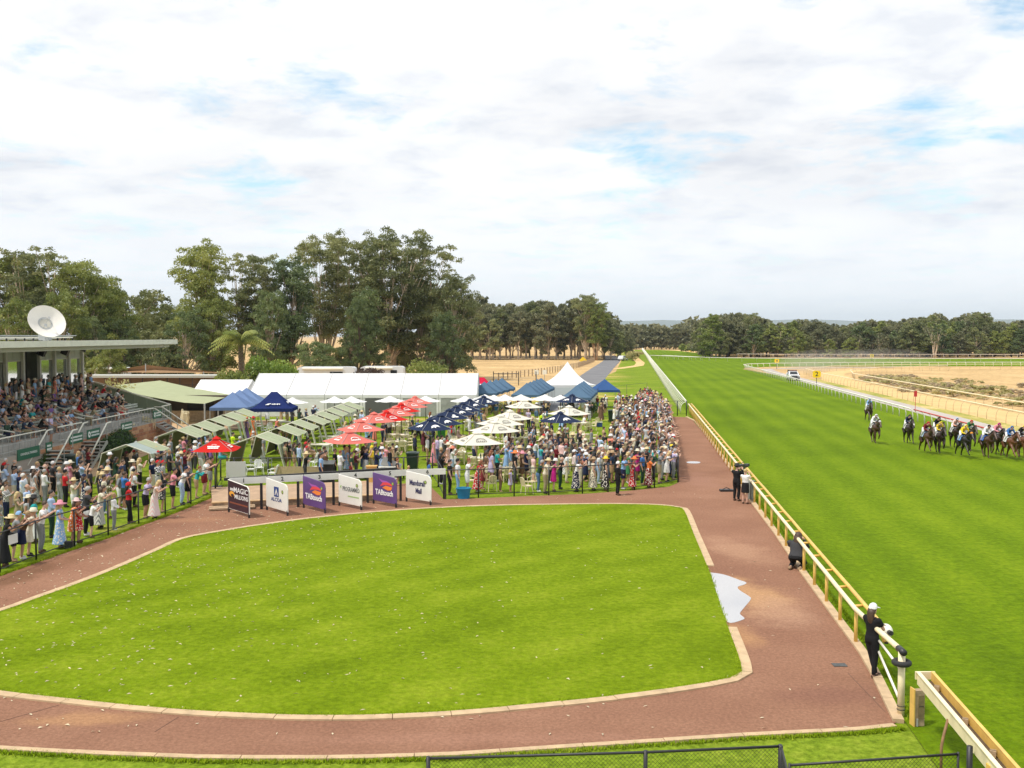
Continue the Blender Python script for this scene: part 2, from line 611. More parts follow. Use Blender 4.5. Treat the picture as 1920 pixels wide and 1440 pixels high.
def sheet(name, pts, z, mat):
 me = bpy.data.meshes.new(name)
 vs = [(p[0], p[1], z) for p in pts]
 bm = bmesh.new()
 bv = [bm.verts.new(v) for v in vs]
 f = bm.faces.new(bv)
 if f.normal.z < 0:
  f.normal_flip()
 f.normal_update()
 if f.normal.z < 0:
  bmesh.ops.reverse_faces(bm, faces=[f])
 bmesh.ops.triangulate(bm, faces=bm.faces[:], ngon_method='EAR_CLIP')
 bm.to_mesh(me)
 bm.free()
 return kind(obj(name, me, mat), 'structure')


def smooth_poly(pts, n=6):
 """Closed Catmull-Rom through 2-D points."""
 out = []
 N = len(pts)
 for i in range(N):
  p0, p1, p2, p3 = (Vector(pts[(i + k) % N]).to_2d() for k in (-1, 0, 1, 2))
  for j in range(n):
   t = j / n
   out.append(0.5 * ((2 * p1) + (-p0 + p2) * t + (2 * p0 - 5 * p1 + 4 * p2 - p3) * t * t + (-p0 + 3 * p1 - 3 * p2 + p3) * t ** 3))
 return out


def px(lst, z=0.0):
 return [P(u, v, z) for u, v in lst]


def strip(center, w):
 """Two-sided offset polygon of an open centre line (2-D)."""
 L, Rr = [], []
 for i, p in enumerate(center):
  a = Vector(center[max(i - 1, 0)]).to_2d()
  b = Vector(center[min(i + 1, len(center) - 1)]).to_2d()
  d = (b - a).normalized()
  n = Vector((-d.y, d.x))
  p = Vector(p).to_2d()
  L.append(p + n * w / 2)
  Rr.append(p - n * w / 2)
 return L + Rr[::-1]


# ground of the whole plain
g = 19000
sheet('ground', [(-g, -300), (g, -300), (g, g), (-g, g)], -0.06, STRAWG)
# spectator lawn and verge up to the outer rail
sheet('lawn', [(-60, -20), (14, -20)] + [(rail_x(y) - 0.1, y) for y in (0, 60, 120, 200, 300, 400, 500, 588)] +
 [(66, 588), (52, 500), (44, 420), (38, 345), (24, 230), (15, 185), (6, 140), (-3, 122), (-24, 118), (-28, 112), (-60, 110)], -0.03, LAWN)
# racing turf: the straight, the chute and the turn
turf = [(rail_x(y) - 0.1, y) for y in (-20, 60, 140, 220, 300, 400, 500, 590)]
turf += [(88, 592), (94, 560), (92, 480), (84, 400), (84, 372), (100, 362), (200, 358), (420, 350), (420, 262), (150, 272), (90, 270), (70, 268), (61, 259), (57.2, 247)]
turf += [(rail_x(y, 30.4), y) for y in (210, 140, 60, -20)]
sheet('racetrack', turf, -0.015, TURF)
sheet('sandy_verge', [(76, 589), (90, 594), (104, 575), (99, 480), (90, 392), (86, 374), (82, 372), (83, 400), (90, 480), (92, 560), (87, 588)], -0.008, SANDM)
# service track behind the inner rail, sand track further in
svc = [(rail_x(y, 31.7), y) for y in (-20, 60, 120, 180, 225)] + [(63, 247), (74, 256), (100, 262)]
sheet('gravel_track', strip(svc, 3.0), -0.02, GRAVEL)
sheet('infield_grass', strip([(rail_x(y, 34.3), y) for y in (-20, 60, 100, 130, 160, 190)], 2.4), -0.027,
 ground_mat('mixed_infield_grass', [(0.38, (0.15, 0.22, 0.03)), (0.52, (0.42, 0.36, 0.11)), (0.62, (0.66, 0.5, 0.27))], 0.12, 2.0, bump=0.5, bs=8))
sand_c = [(rail_x(y, 38.0), y) for y in (-20, 40, 100, 150, 185)]
for t in range(1, 8):
 a = t / 8 * math.pi / 2
 sand_c.append((rail_x(185, 38.0) + 3 + 42 * (1 - math.cos(a)), 185 + 62 * math.sin(a)))
sand_c += [(115, 249), (200, 250), (420, 250)]
sheet('sand_track', strip(sand_c, 5.6), -0.022, SANDM)
# car road and pale path on the left of the straight
road_c = [P(1150, 672), P(1146, 677.5), P(1128, 692), P(1108, 709), P(1072, 738), P(1030, 770)]
road_c = [(40, 420), (37, 360)] + [(p.x, p.y) for p in road_c]
sheet('road', strip(road_c, 5.6), -0.02, ASPH)
pth = [P(1128, 693), P(1157, 691), P(1180, 688), P(1198, 685), P(1201, 680), P(1192, 672), P(1187, 665), P(1185, 657)]
sheet('gravel_path', strip(pth, 2.6), -0.024, SANDM)

# red asphalt walk round the parade ring
red = [P(-700, 1330), P(-300, 1388), P(0, 1400), P(200, 1411), P(400, 1418), P(650, 1418), P(850, 1412), P(1100, 1395), P(1400, 1376), P(1600, 1366), P(1672, 1359),
 P(1681, 1353), P(1637, 1266), P(1611, 1222), P(1563, 1157), P(1502, 1074), P(1451, 1001), P(1406, 941), P(1376, 891), P(1322, 816), P(1300, 789), P(1284, 782),
 P(1255, 781), P(1262, 840), P(1273, 904), P(1255, 912), P(1190, 919), P(1092, 926), P(964, 931), P(897, 934), P(832, 936), P(800, 905), P(600, 912), P(420, 922), P(404, 930),
 P(358, 950), P(310, 969), P(260, 987), P(203, 1009), P(140, 1030), P(68, 1055), P(0, 1080), P(-300, 1190), P(-700, 1290)]
sheet('path', red, -0.004, REDPATH)
# the parade ring lawn with its kerb
ring_px = [(1283, 958), (1300, 1000), (1316, 1038), (1333, 1080), (1349, 1130), (1366, 1180), (1381, 1220), (1391, 1252), (1389, 1264), (1372, 1272), (1330, 1281),
  (1180, 1303), (1000, 1322), (850, 1335), (700, 1342), (600, 1343), (500, 1341), (380, 1335), (250, 1325), (120, 1311), (0, 1297), (-160, 1270), (-300, 1230), (-330, 1200),
  (-240, 1185), (-100, 1170), (0, 1148), (80, 1119), (150, 1094), (230, 1062), (300, 1031), (345, 1011), (400, 1000), (480, 987), (600, 971), (760, 957), (900, 950), (1040, 947), (1160, 946), (1235, 948), (1268, 952)]
ring = smooth_poly(px(ring_px), 3)
KERB_H = 0.035
sheet('ring_lawn', ring, KERB_H - 0.008, RINGTURF)


def inside2(p, poly):
 c = False
 for i in range(len(poly)):
  a, b = poly[i], poly[(i + 1) % len(poly)]
  if (a.y > p.y) != (b.y > p.y) and p.x < (b.x - a.x) * (p.y - a.y) / (b.y - a.y) + a.x:
   c = not c
 return c


def grow(poly):
 c = sum((Vector(q).to_2d() for q in poly), Vector((0, 0))) / len(poly)
 return [c + (Vector(q).to_2d() - c) * 1.12 + Vector((-0.12, 0)) for q in poly]


def kerb_run(name, line, w, h, step, closed=False, side=1, sunk=None):
 """Kerb laid as single cast lengths with open joints."""
 root = kind(empty(name, (line[0][0], line[0][1], 0)), 'structure')
 pts = [Vector((p[0], p[1])) for p in line]
 if closed:
  pts.append(pts[0])
 d = [0.0]
 for a, b in zip(pts, pts[1:]):
  d.append(d[-1] + (b - a).length)
 L = d[-1]

 def at(s):
  s = min(max(s, 0), L - 1e-6)
  for i in range(len(pts) - 1):
   if s <= d[i + 1]:
    t = (s - d[i]) / max(d[i + 1] - d[i], 1e-9)
    return pts[i].lerp(pts[i + 1], t), (pts[i + 1] - pts[i]).normalized()
 n = max(1, int(L / step))
 for k in range(n):
  s0, s1 = k * L / n + 0.008, (k + 1) * L / n - 0.008
  hk = h
  if sunk is not None:
   pm_, _t = at((s0 + s1) / 2)
   if inside2(pm_, sunk):
    hk = -0.012
  mb = MB()
  rows = []
  dz = rnd.uniform(-0.004, 0.004)
  for j in range(3):
   p, t = at(s0 + (s1 - s0) * j / 2)
   nrm = Vector((t.y, -t.x)) * side
   rows.append((p, p + nrm * w))
  o = Vector((line[0][0], line[0][1]))
  vs = []
  for a, b in rows:
   a, b = a - o, b - o
   vs += [(a.x, a.y, -0.05), (a.x, a.y, hk + dz), (b.x, b.y, hk + dz), (b.x, b.y, -0.05)]
  fs = []
  for j in range(2):
   q = j * 4
   for e in range(4):
    e2 = (e + 1) % 4
    fs.append((q + e, q + 4 + e, q + 4 + e2, q + e2))
  fs += [(0, 1, 2, 3), (11, 10, 9, 8)]
  mb.add(vs, fs)
  mb.build('kerb_stone', CONC, root)
 return root


pud = smooth_poly(px([(1330, 1076), (1337, 1074), (1360, 1078), (1385, 1087), (1399, 1092), (1396, 1096), (1384, 1100), (1386, 1106), (1403, 1117), (1408, 1123),
     (1398, 1136), (1389, 1147), (1388, 1152), (1396, 1159), (1390, 1163), (1370, 1168), (1358, 1161), (1350, 1150), (1346, 1140), (1340, 1118), (1334, 1096)]), 3)
area = sum(a.x * b.y - b.x * a.y for a, b in zip(ring, ring[1:] + ring[:1]))
kerb_run('ring_kerb', ring, 0.25, KERB_H, 1.25, closed=True, side=1 if area > 0 else -1, sunk=[Vector(q) for q in grow(pud)])
kline = [P(1674, 1353), P(1633, 1266), P(1608, 1222), P(1560, 1157), P(1500, 1074), P(1451, 1001), P(1406, 941), P(1376, 891), P(1322, 816), P(1302, 790), P(1285, 782)]
kerb_run('rail_kerb', kline, 0.23, 0.06, 1.3, side=1)
kerb_run('lower_kerb', px([(-300, 1388), (0, 1400), (200, 1411), (400, 1418), (650, 1418), (850, 1412), (1100, 1395), (1400, 1376), (1600, 1366), (1674, 1358)]), 0.16, 0.03, 1.6, side=1)
# silt washed round the puddle, puddle
WATER = bpy.data.materials.new('puddle_water')
WATER.use_nodes = True
_nt = WATER.node_tree
_b = _nt.nodes['Principled BSDF']
_b.inputs['Base Color'].default_value = (0.34, 0.31, 0.29, 1)
_b.inputs['Roughness'].default_value = 0.03
_b.inputs['Metallic'].default_value = 0.0
_b.inputs['IOR'].default_value = 12.0
sheet('puddle', pud, 0.002, WATER)
pud2 = smooth_poly(px([(1288, 866), (1298, 865), (1312, 866), (1311, 868.5), (1298, 869), (1289, 868)]), 3)
sheet('puddle', pud2, 0.004, WATER)
# tan paved walk along the grandstand
sheet('pavement', [(-36, 30), (-24.2, 30), (-24.0, 50), (-24.6, 60), (-25.4, 70), (-25.6, 84), (-22.5, 92), (-23, 97), (-36, 97)], -0.018, TANPAVE)
# hills on the horizon
def hill_line(name, Y, x0, x1, base, amp, seed, mat):
 n = 90
 vs, fs = [], []
 for i in range(n + 1):
  x = x0 + (x1 - x0) * i / n
  e = min(1, 6 * i / n, 6 * (n - i) / n)
  h = (base + amp * noise.fractal(Vector((x * 0.00026 + seed, seed, 0)), 0.8, 2.0, 5)) * e
  for k, (dy, hh) in enumerate(((-2000, 0), (-800, h * 0.62), (0, h), (2000, 0))):
   wob = 60 * noise.noise(Vector((x * 0.002, k * 3.1, seed)))
   vs.append((x, Y + dy + wob, max(0, hh - 0.2)))
 for i in range(n):
  for k in range(3):
   a = i * 4 + k
   fs.append((a, a + 4, a + 5, a + 1))
 me = bpy.data.meshes.new(name)
 me.from_pydata(vs, [], fs)
 me.polygons.foreach_set('use_smooth', [True] * len(fs))
 kind(obj(name, me, mat), 'structure')


HILLM = ground_mat('wooded_hill', [(0.3, (0.06, 0.08, 0.05)), (0.5, (0.09, 0.11, 0.065)), (0.7, (0.14, 0.15, 0.09))], 0.002, 0.02, bump=0.2, bs=0.05)
hill_line('hills', 15000, -2500, 17000, 235, 60, 3.3, HILLM)
hill_line('hills', 12500, 3600, 15000, 205, 75, 8.1, HILLM)
# ================================================================== trees and plants
def leaf_mat(name, dark, mid, light, trans=0.38):
 m = bpy.data.materials.new(name)
 m.use_nodes = True
 nt = m.node_tree
 nt.nodes.clear()
 out = nn(nt, 'ShaderNodeOutputMaterial')
 at = nn(nt, 'ShaderNodeAttribute', attribute_name='tone')
 oi = nn(nt, 'ShaderNodeObjectInfo')
 f = math_node(nt, 'ADD', at.outputs['Fac'], math_node(nt, 'MULTIPLY', math_node(nt, 'SUBTRACT', oi.outputs['Random'], 0.5), 0.35))
 c = ramp(nt, f, [(0.1, dark), (0.5, mid), (0.9, light)])
 d = nn(nt, 'ShaderNodeBsdfDiffuse')
 t = nn(nt, 'ShaderNodeBsdfTranslucent')
 g = nn(nt, 'ShaderNodeBsdfGlossy', i_Roughness=0.45)
 nt.links.new(c, d.inputs[0])
 nt.links.new(c, t.inputs[0])
 g.inputs[0].default_value = (0.55, 0.55, 0.5, 1)
 mx = nn(nt, 'ShaderNodeMixShader', i_0=trans)
 nt.links.new(d.outputs[0], mx.inputs[1])
 nt.links.new(t.outputs[0], mx.inputs[2])
 mg = nn(nt, 'ShaderNodeMixShader', i_0=0.06)
 nt.links.new(mx.outputs[0], mg.inputs[1])
 nt.links.new(g.outputs[0], mg.inputs[2])
 nt.links.new(mg.outputs[0], out.inputs[0])
 MATS[name] = m
 return m


GUM = leaf_mat('gum_leaf', (0.082, 0.105, 0.038), (0.195, 0.222, 0.084), (0.36, 0.365, 0.145))
GUMD = leaf_mat('dark_gum_leaf', (0.055, 0.088, 0.036), (0.125, 0.178, 0.066), (0.24, 0.295, 0.105))
GUML = leaf_mat('bright_gum_leaf', (0.10, 0.14, 0.03), (0.215, 0.265, 0.06), (0.37, 0.395, 0.105))
WOODL = leaf_mat('wood_leaf', (0.08, 0.092, 0.048), (0.17, 0.182, 0.09), (0.29, 0.28, 0.145))
BUSHL = leaf_mat('bush_leaf', (0.10, 0.16, 0.02), (0.20, 0.30, 0.04), (0.38, 0.46, 0.08))
SCRUB = leaf_mat('scrub_leaf', (0.30, 0.30, 0.10), (0.46, 0.42, 0.17), (0.64, 0.54, 0.27))
HEDGEL = leaf_mat('hedge_leaf', (0.02, 0.05, 0.012), (0.04, 0.09, 0.02), (0.08, 0.15, 0.03))
BARK = pmat('gum_bark', (0.42, 0.33, 0.24), 0.9, var=0.45, scale=1.1, bump=0.4, bscale=6)
BARKP = pmat('pale_bark', (0.62, 0.5, 0.38), 0.9, var=0.4, scale=1.0, bump=0.4, bscale=6)
BARKD = pmat('dark_bark', (0.12, 0.09, 0.065), 0.9, var=0.4, scale=1.2, bump=0.4, bscale=6)


def leaf_cloud(rs, blobs, n, size, droop=0.9, zflat=0.92):
 """n leaf-spray quads spread through the blobs' volumes. Returns verts, faces, tone per face."""
 c = np.array([b[:3] for b in blobs], float)
 r = np.array([b[3] for b in blobs], float)
 w = r ** 2.2
 idx = rs.choice(len(blobs), n, p=w / w.sum())
 d = rs.normal(size=(n, 3))
 d /= np.linalg.norm(d, axis=1)[:, None]
 d[:, 2] = np.where(d[:, 2] < -0.35, -d[:, 2] * 0.5, d[:, 2])
 rad = r[idx] * (0.45 + 0.6 * rs.rand(n) ** 0.55)
 ctr = c[idx] + d * rad[:, None] * np.array([1, 1, zflat])
 nrm = d * 0.5 + rs.normal(size=(n, 3)) * np.array([0.6, 0.6, 0.4]) + np.array([0, 0, 0.12])
 nrm /= np.linalg.norm(nrm, axis=1)[:, None]
 a = np.cross(nrm, rs.normal(size=(n, 3)))
 a[:, 2] -= droop * 0.5
 a /= np.linalg.norm(a, axis=1)[:, None]
 b = np.cross(nrm, a)
 s = size * (0.55 + 0.9 * rs.rand(n))
 a *= s[:, None]
 b *= (s * (0.32 + 0.3 * rs.rand(n)))[:, None]
 v = np.stack([ctr - a, ctr - 0.1 * a + b, ctr + a, ctr + 0.15 * a - b], 1).reshape(-1, 3)
 f = np.arange(4 * n).reshape(n, 4)
 bt = rs.rand(len(blobs))
 tone = np.clip(0.15 + 0.45 * bt[idx] + 0.4 * rs.rand(n), 0, 1)
 return v, f, tone


def crown_mesh(name, blobs, n, size, seed, **kw):
 rs = np.random.RandomState(seed)
 v, f, tone = leaf_cloud(rs, blobs, n, size, **kw)
 me = fast_mesh(name, v, f)
 at = me.attributes.new('tone', 'FLOAT', 'FACE')
 at.data.foreach_set('value', tone.astype(np.float32))
 return me


def tree_kit(seed, h, base, spread, nblob, nleaf, leaf, r0, stems=1, prof='round', blob_r=(0.09, 0.15), lean=0.0, open_=0.0):
 """Trunk mesh and crown mesh of one tree: limbs run out to clumps of leaf sprays."""
 r = random.Random(seed)
 blobs = []
 for i in range(nblob):
  t = (i + r.random()) / nblob
  z = base + (h - base) * (0.06 + 0.88 * t)
  tt = (z - base) / (h - base)
  if prof == 'round':
   wr = math.sin(math.pi * min(1, 0.18 + tt * 0.78)) ** 0.8
  elif prof == 'vase':
   wr = 0.35 + 0.75 * tt if tt < 0.8 else 0.95 - (tt - 0.8) * 2.4
  else:
   wr = 1.0 - 0.62 * tt
  a = r.random() * 2 * math.pi
  q = spread * wr * math.sqrt(0.12 + 0.88 * r.random())
  br = h * r.uniform(*blob_r) * (1 - 0.25 * tt)
  blobs.append((q * math.cos(a) + lean * z, q * math.sin(a), z, br))
 main = list(blobs)
 blobs = []
 for bx, by, bz, br in main:
  for _ in range(5):
   q = Vector((r.gauss(0, 1), r.gauss(0, 1), r.gauss(0, 1))) * br * 0.52
   blobs.append((bx + q.x, by + q.y, bz + q.z, br * r.uniform(.38, .72)))
 mb = MB()
 trunks = []
 for s in range(stems):
  a = 2 * math.pi * s / stems + r.random()
  top = h * r.uniform(0.68, 0.82)
  off = 0.0 if stems == 1 else spread * 0.35
  b0 = 0.0 if stems == 1 else r0 * 1.1
  pts, rad = [], []
  for k in range(7):
   t = k / 6
   wob = 0.02 * h * math.sin(3 * t + s + seed)
   pts.append(Vector((math.cos(a) * (b0 + off * t ** 1.3) + wob + lean * top * t, math.sin(a) * (b0 + off * t ** 1.3) + wob * 0.6, top * t - 0.15 * (k == 0))))
   rad.append(r0 * (1.0 if stems == 1 else 0.72) * (1.25 if k == 0 else 1 - 0.82 * t))
  mb.tube(pts, rad, 7)
  trunks.append((pts, rad))
 for bx, by, bz, br in main:
  pts, rad = min(trunks, key=lambda T: (T[0][4] - Vector((bx, by, bz))).length)
  zs = max(base * 0.55, bz - max(2.0, 0.28 * h) * r.uniform(0.7, 1.2))
  k = min(5, max(1, int(zs / (pts[-1].z + 1e-6) * 6)))
  p0 = pts[k]
  p3 = Vector((bx, by, bz))
  mid = p0.lerp(p3, 0.5) + Vector((0, 0, -0.06 * (p3 - p0).length))
  mb.tube([p0, mid, p3], [rad[k] * 0.55, rad[k] * 0.34, 0.03], 5, cap=False)
 crown = crown_mesh('crown', blobs, nleaf, leaf, seed)
 return mb.mesh('trunk', True), crown, (h, spread)


KITS = {}


def plant_tree(kit, loc, s=1.0, rz=0.0, leaf=GUM, bark=BARK, label=None, group=None, name='gum_tree', sxy=1.0):
 tm, cm, _ = KITS[kit]
 t = empty(name, loc, rz)
 t.scale = (s * sxy, s * sxy, s)
 for nm, me, mt in (('trunk', tm, bark), ('crown', cm, leaf)):
  if len(me.materials) == 0:
   me.materials.append(mt)
  o = obj(nm, me, None, t)
  o.material_slots[0].link = 'OBJECT'
  o.material_slots[0].material = mt
 tag(t, label, 'tree', group)
 return t


# kits: big open gums, dense gums, wood trees
KITS['open_a'] = tree_kit(11, 27, 7, 6.0, 54, 36000, 0.17, 0.55, stems=2, prof='vase', blob_r=(0.058, 0.09))
KITS['open_b'] = tree_kit(12, 27, 5, 7.2, 84, 56000, 0.17, 0.6, stems=3, prof='vase', blob_r=(0.058, 0.09))
KITS['open_c'] = tree_kit(13, 24, 6, 5.0, 48, 30000, 0.17, 0.45, stems=2, prof='vase', blob_r=(0.058, 0.09))
KITS['dense_a'] = tree_kit(14, 20, 2.5, 5.2, 54, 32000, 0.17, 0.5, prof='round', blob_r=(0.075, 0.12))
KITS['dense_b'] = tree_kit(15, 20, 2.0, 4.6, 54, 32000, 0.17, 0.45, prof='cone', blob_r=(0.07, 0.11))
KITS['dense_c'] = tree_kit(16, 16, 1.5, 6.0, 54, 30000, 0.165, 0.45, stems=2, prof='round', blob_r=(0.09, 0.13))
KITS['low_a'] = tree_kit(17, 9, 1.8, 4.6, 28, 20000, 0.14, 0.28, stems=2, prof='round', blob_r=(0.13, 0.19))
KITS['wood_a'] = tree_kit(21, 20, 5.0, 4.8, 28, 10000, 0.34, 0.42, prof='round', blob_r=(0.085, 0.13))
KITS['wood_b'] = tree_kit(22, 20, 6.0, 4.2, 26, 9000, 0.34, 0.40, prof='vase', blob_r=(0.08, 0.125), lean=0.06)
KITS['wood_c'] = tree_kit(23, 20, 4.5, 5.6, 30, 11000, 0.34, 0.42, stems=2, prof='round', blob_r=(0.085, 0.13))
KITS['wood_d'] = tree_kit(24, 20, 3.5, 4.2, 26, 9500, 0.34, 0.36, prof='cone', blob_r=(0.08, 0.13))
KITS['bare'] = tree_kit(25, 17, 6, 5.0, 22, 260, 0.5, 0.5, stems=3, prof='vase', blob_r=(0.05, 0.09))
KITS['rw_a'] = tree_kit(31, 16, 1.0, 5.4, 34, 11000, 0.32, 0.4, prof='round', blob_r=(0.085, 0.14))
KITS['rw_b'] = tree_kit(32, 16, 1.2, 4.6, 32, 10500, 0.32, 0.36, stems=2, prof='round', blob_r=(0.08, 0.14))
KITS['rw_c'] = tree_kit(33, 16, 2.2, 5.6, 30, 10000, 0.32, 0.4, stems=2, prof='vase', blob_r=(0.08, 0.13))
KITS['far_a'] = tree_kit(26, 16, 2.0, 5.5, 20, 1700, 0.85, 0.4, prof='round', blob_r=(0.12, 0.17))
KITS['far_b'] = tree_kit(27, 16, 2.0, 4.6, 18, 1500, 0.85, 0.4, prof='cone', blob_r=(0.12, 0.17))


def tree_px(kit, u, vtop, Y, leaf=GUM, bark=BARK, label=None, group=None, name='gum_tree', rz=None, wide=1.0):
 h = KITS[kit][2][0]
 H = hgt(vtop, Y)
 return plant_tree(kit, (X(u, Y), Y, -0.05), H / h, rnd.random() * 6.28 if rz is None else rz, leaf, bark, label, group, name, wide)


# the tall clump behind the marquee
G1 = 'tall gum trees behind the white marquee'
tree_px('open_a', 612, 436, 190, GUM, BARKP, 'tall thin-crowned gum with pale forked trunk, second tallest behind the marquee', G1, rz=0.4)
tree_px('open_b', 735, 428, 188, GUM, BARKP, 'tallest broad gum behind the marquee, crown open over pale limbs', G1, rz=2.0, wide=1.12)
tree_px('open_c', 805, 452, 196, GUM, BARK, 'gum leaning right of the tallest gum, rounded olive crown', G1, rz=1.1, wide=1.2)
tree_px('open_c', 662, 440, 200, GUM, BARK, 'slim gum squeezed between the two tallest gums', G1, rz=4.0)
tree_px('open_c', 470, 468, 178, GUM, BARKP, 'brownish open gum left of the thin-crowned gum, above the palm', G1, rz=2.8, wide=1.15)
tree_px('dense_b', 545, 484, 176, GUMD, BARK, 'dense dark green gum in the middle of the tall clump', G1, wide=1.0)
tree_px('dense_a', 505, 545, 165, GUMD, BARK, 'lower dark gum under the brownish open gum', G1, wide=0.8)
tree_px('dense_b', 690, 540, 172, GUMD, BARKD, 'dark bushy gum hanging low before the tallest gum', G1, wide=0.85)
tree_px('dense_a', 672, 560, 168, GUMD, BARKD, 'dark rounded gum beside the pale forked trunk', G1, wide=0.6)
tree_px('dense_a', 852, 515, 185, GUM, BARK, 'rounded gum at the right end of the tall clump, beside the cattle', G1, wide=0.85)
tree_px('dense_c', 838, 585, 176, GUMD, BARKD, 'low dark gum under the right end of the tall clump', G1, wide=0.75)
tree_px('dense_c', 790, 570, 190, GUM, BARK, 'loose grey-green gum filling the clump right of the tallest trunk', G1, wide=0.8)
tree_px('dense_b', 742, 590, 196, GUMD, BARK, 'small dark gum behind the multiple trunks of the tallest gum', G1, wide=0.9)
tree_px('low_a', 590, 640, 160, GUMD, BARKD, 'small dark tree with drooping crown behind the left caravan', G1, wide=1.1)
tree_px('low_a', 640, 648, 200, GUM, BARK, 'small tree glimpsed between the trunks over the caravans', G1, wide=1.2)
# dense tall gum and its neighbours left of the clump
tree_px('dense_b', 384, 455, 168, GUML, BARK, 'tall bright green gum with stacked clumps left of the palm', 'gum trees left of the palm', wide=1.0, rz=1.0)
tree_px('dense_c', 350, 580, 160, GUMD, BARK, 'dark spreading gum below the tall bright green gum', 'gum trees left of the palm', wide=0.85)
tree_px('dense_a', 398, 560, 164, GUML, BARK, 'mid green gum directly right of the dark spreading gum', 'gum trees left of the palm', wide=0.8)
tree_px('low_a', 300, 640, 158, GUM, BARK, 'small crooked tree beside the brown shade sail', 'gum trees left of the palm')
# the mass behind the grandstand
G2 = 'gum trees behind the grandstand'
for (k, u, vt, Y, lf, w, lab) in (
  ('dense_c', 18, 475, 128, GUML, 0.95, 'broad bright gum at the left frame edge behind the dish'),
  ('open_c', 74, 458, 126, GUM, 1.3, 'tallest gum behind the satellite dish with airy top'),
  ('dense_a', 150, 488, 130, GUML, 1.15, 'broad gum right of the satellite dish, top well rounded'),
  ('dense_a', 196, 520, 136, GUML, 1.0, 'rounded gum above the roof end, right of the broad gum'),
  ('dense_c', 110, 545, 118, GUML, 0.8, 'lower yellow-green gum just right of the dish'),
  ('dense_c', 35, 560, 116, GUML, 0.8, 'lower yellow-green gum just left of the dish'),
  ('low_a', 240, 535, 150, GUM, 1.0, 'small detached gum crown beyond the roof end'),
  ('dense_c', 170, 590, 124, GUMD, 0.9, 'dark gum right behind the grandstand roof'),
  ('dense_c', 225, 596, 130, GUMD, 0.8, 'dark gum over the cantilevered roof tip'),
  ('dense_a', 275, 558, 185, GUML, 1.0, 'paler gum seen far behind the roof tip'),
  ('dense_a', 318, 570, 190, GUML, 0.9, 'paler gum between roof tip and tall bright gum'),
  ('low_a', 262, 615, 140, GUM, 1.2, 'grey-green wispy tree under the roof tip'),
  ('low_a', 195, 640, 112, GUML, 0.9, 'small gum with slanting trunk beside the stand end'),
  ('dense_a', -40, 480, 132, GUM, 1.1, 'gum cut off by the left frame edge')):
 tree_px(k, u, vt, Y + 36, lf, BARK, lab, G2, wide=w)

# the wood beyond the dry paddock
G3 = 'gum trees of the wood beyond the dry paddock'
W_TOPS = [(840, 560), (862, 566), (885, 558), (905, 560), (930, 578), (955, 572), (975, 570), (1000, 566), (1020, 560), (1045, 568), (1060, 572), (1075, 562), (1090, 558), (1130, 580), (1150, 598), (1165, 606), (1180, 618)]


def top_at(table, u):
 for (a, va), (b, vb) in zip(table, table[1:]):
  if a <= u <= b:
   return va + (vb - va) * (u - a) / (b - a)
 return table[0][1] if u < table[0][0] else table[-1][1]


MASS = []          # far rows that read as one wood: (kit, x, y, scale, turn, width)


def mass_px(kit, u, vtop, Y, wide):
 MASS.append((kit, X(u, Y), Y, hgt(vtop, Y) / KITS[kit][2][0], rnd.random() * 6.28, wide))


for row, (Y0, step) in enumerate(((352, 14.0), (374, 13.0), (400, 12.0))):
 u = 838.0
 while u < 1180 - row * 4:
  Y = Y0 + rnd.uniform(-6, 6)
  vt = top_at(W_TOPS, u) + (rnd.uniform(-2, 14) if row else rnd.uniform(4, 26))
  if row < 2:
   tree_px(rnd.choice(['wood_a', 'wood_b', 'wood_c', 'wood_d']), u, vt, Y, WOODL if rnd.random() < 0.7 else GUM, rnd.choice([BARK, BARKP, BARKP]),
     'grey-green gum standing in the wood beyond the dry paddock', G3, wide=rnd.uniform(0.85, 1.15))
  else:
   mass_px(rnd.choice(['wood_a', 'wood_c', 'wood_d']), u, vt, Y, rnd.uniform(.9, 1.2))
  u += step * rnd.uniform(0.8, 1.3)
tree_px('open_a', 1098, 552, 342, GUM, BARKP, 'tallest gum at the front of the paddock wood, forked top against the sky', G3, wide=1.0, rz=0.7)
tree_px('open_c', 1119, 563, 338, GUML, pmat('orange_bark', (0.5, 0.33, 0.2), 0.9, var=0.3, scale=1.0), 'gum with orange trunk beside the grey road, bright crown', G3, wide=1.1, rz=2.2)
tree_px('wood_c', 918, 600, 344, GUM, BARKP, 'pale pink-trunked gum at the left front of the paddock wood', G3)
# far trees closing the straight
G4 = 'trees closing the far end of the straight'
u = 1165.0
while u < 1345:
 for Y in (612, 645, 690):
  vt = rnd.uniform(612, 624) if u < 1300 else rnd.uniform(600, 616)
  if Y == 612:
   tree_px(rnd.choice(['far_a', 'far_b']), u + rnd.uniform(-3, 3), vt, Y, WOODL, BARK, 'dark green tree closing the far end of the straight', G4, wide=rnd.uniform(0.9, 1.2))
  else:
   mass_px(rnd.choice(['far_a', 'far_b']), u + rnd.uniform(-3, 3), vt - 3, Y, rnd.uniform(.9, 1.2))
 u += 7.5
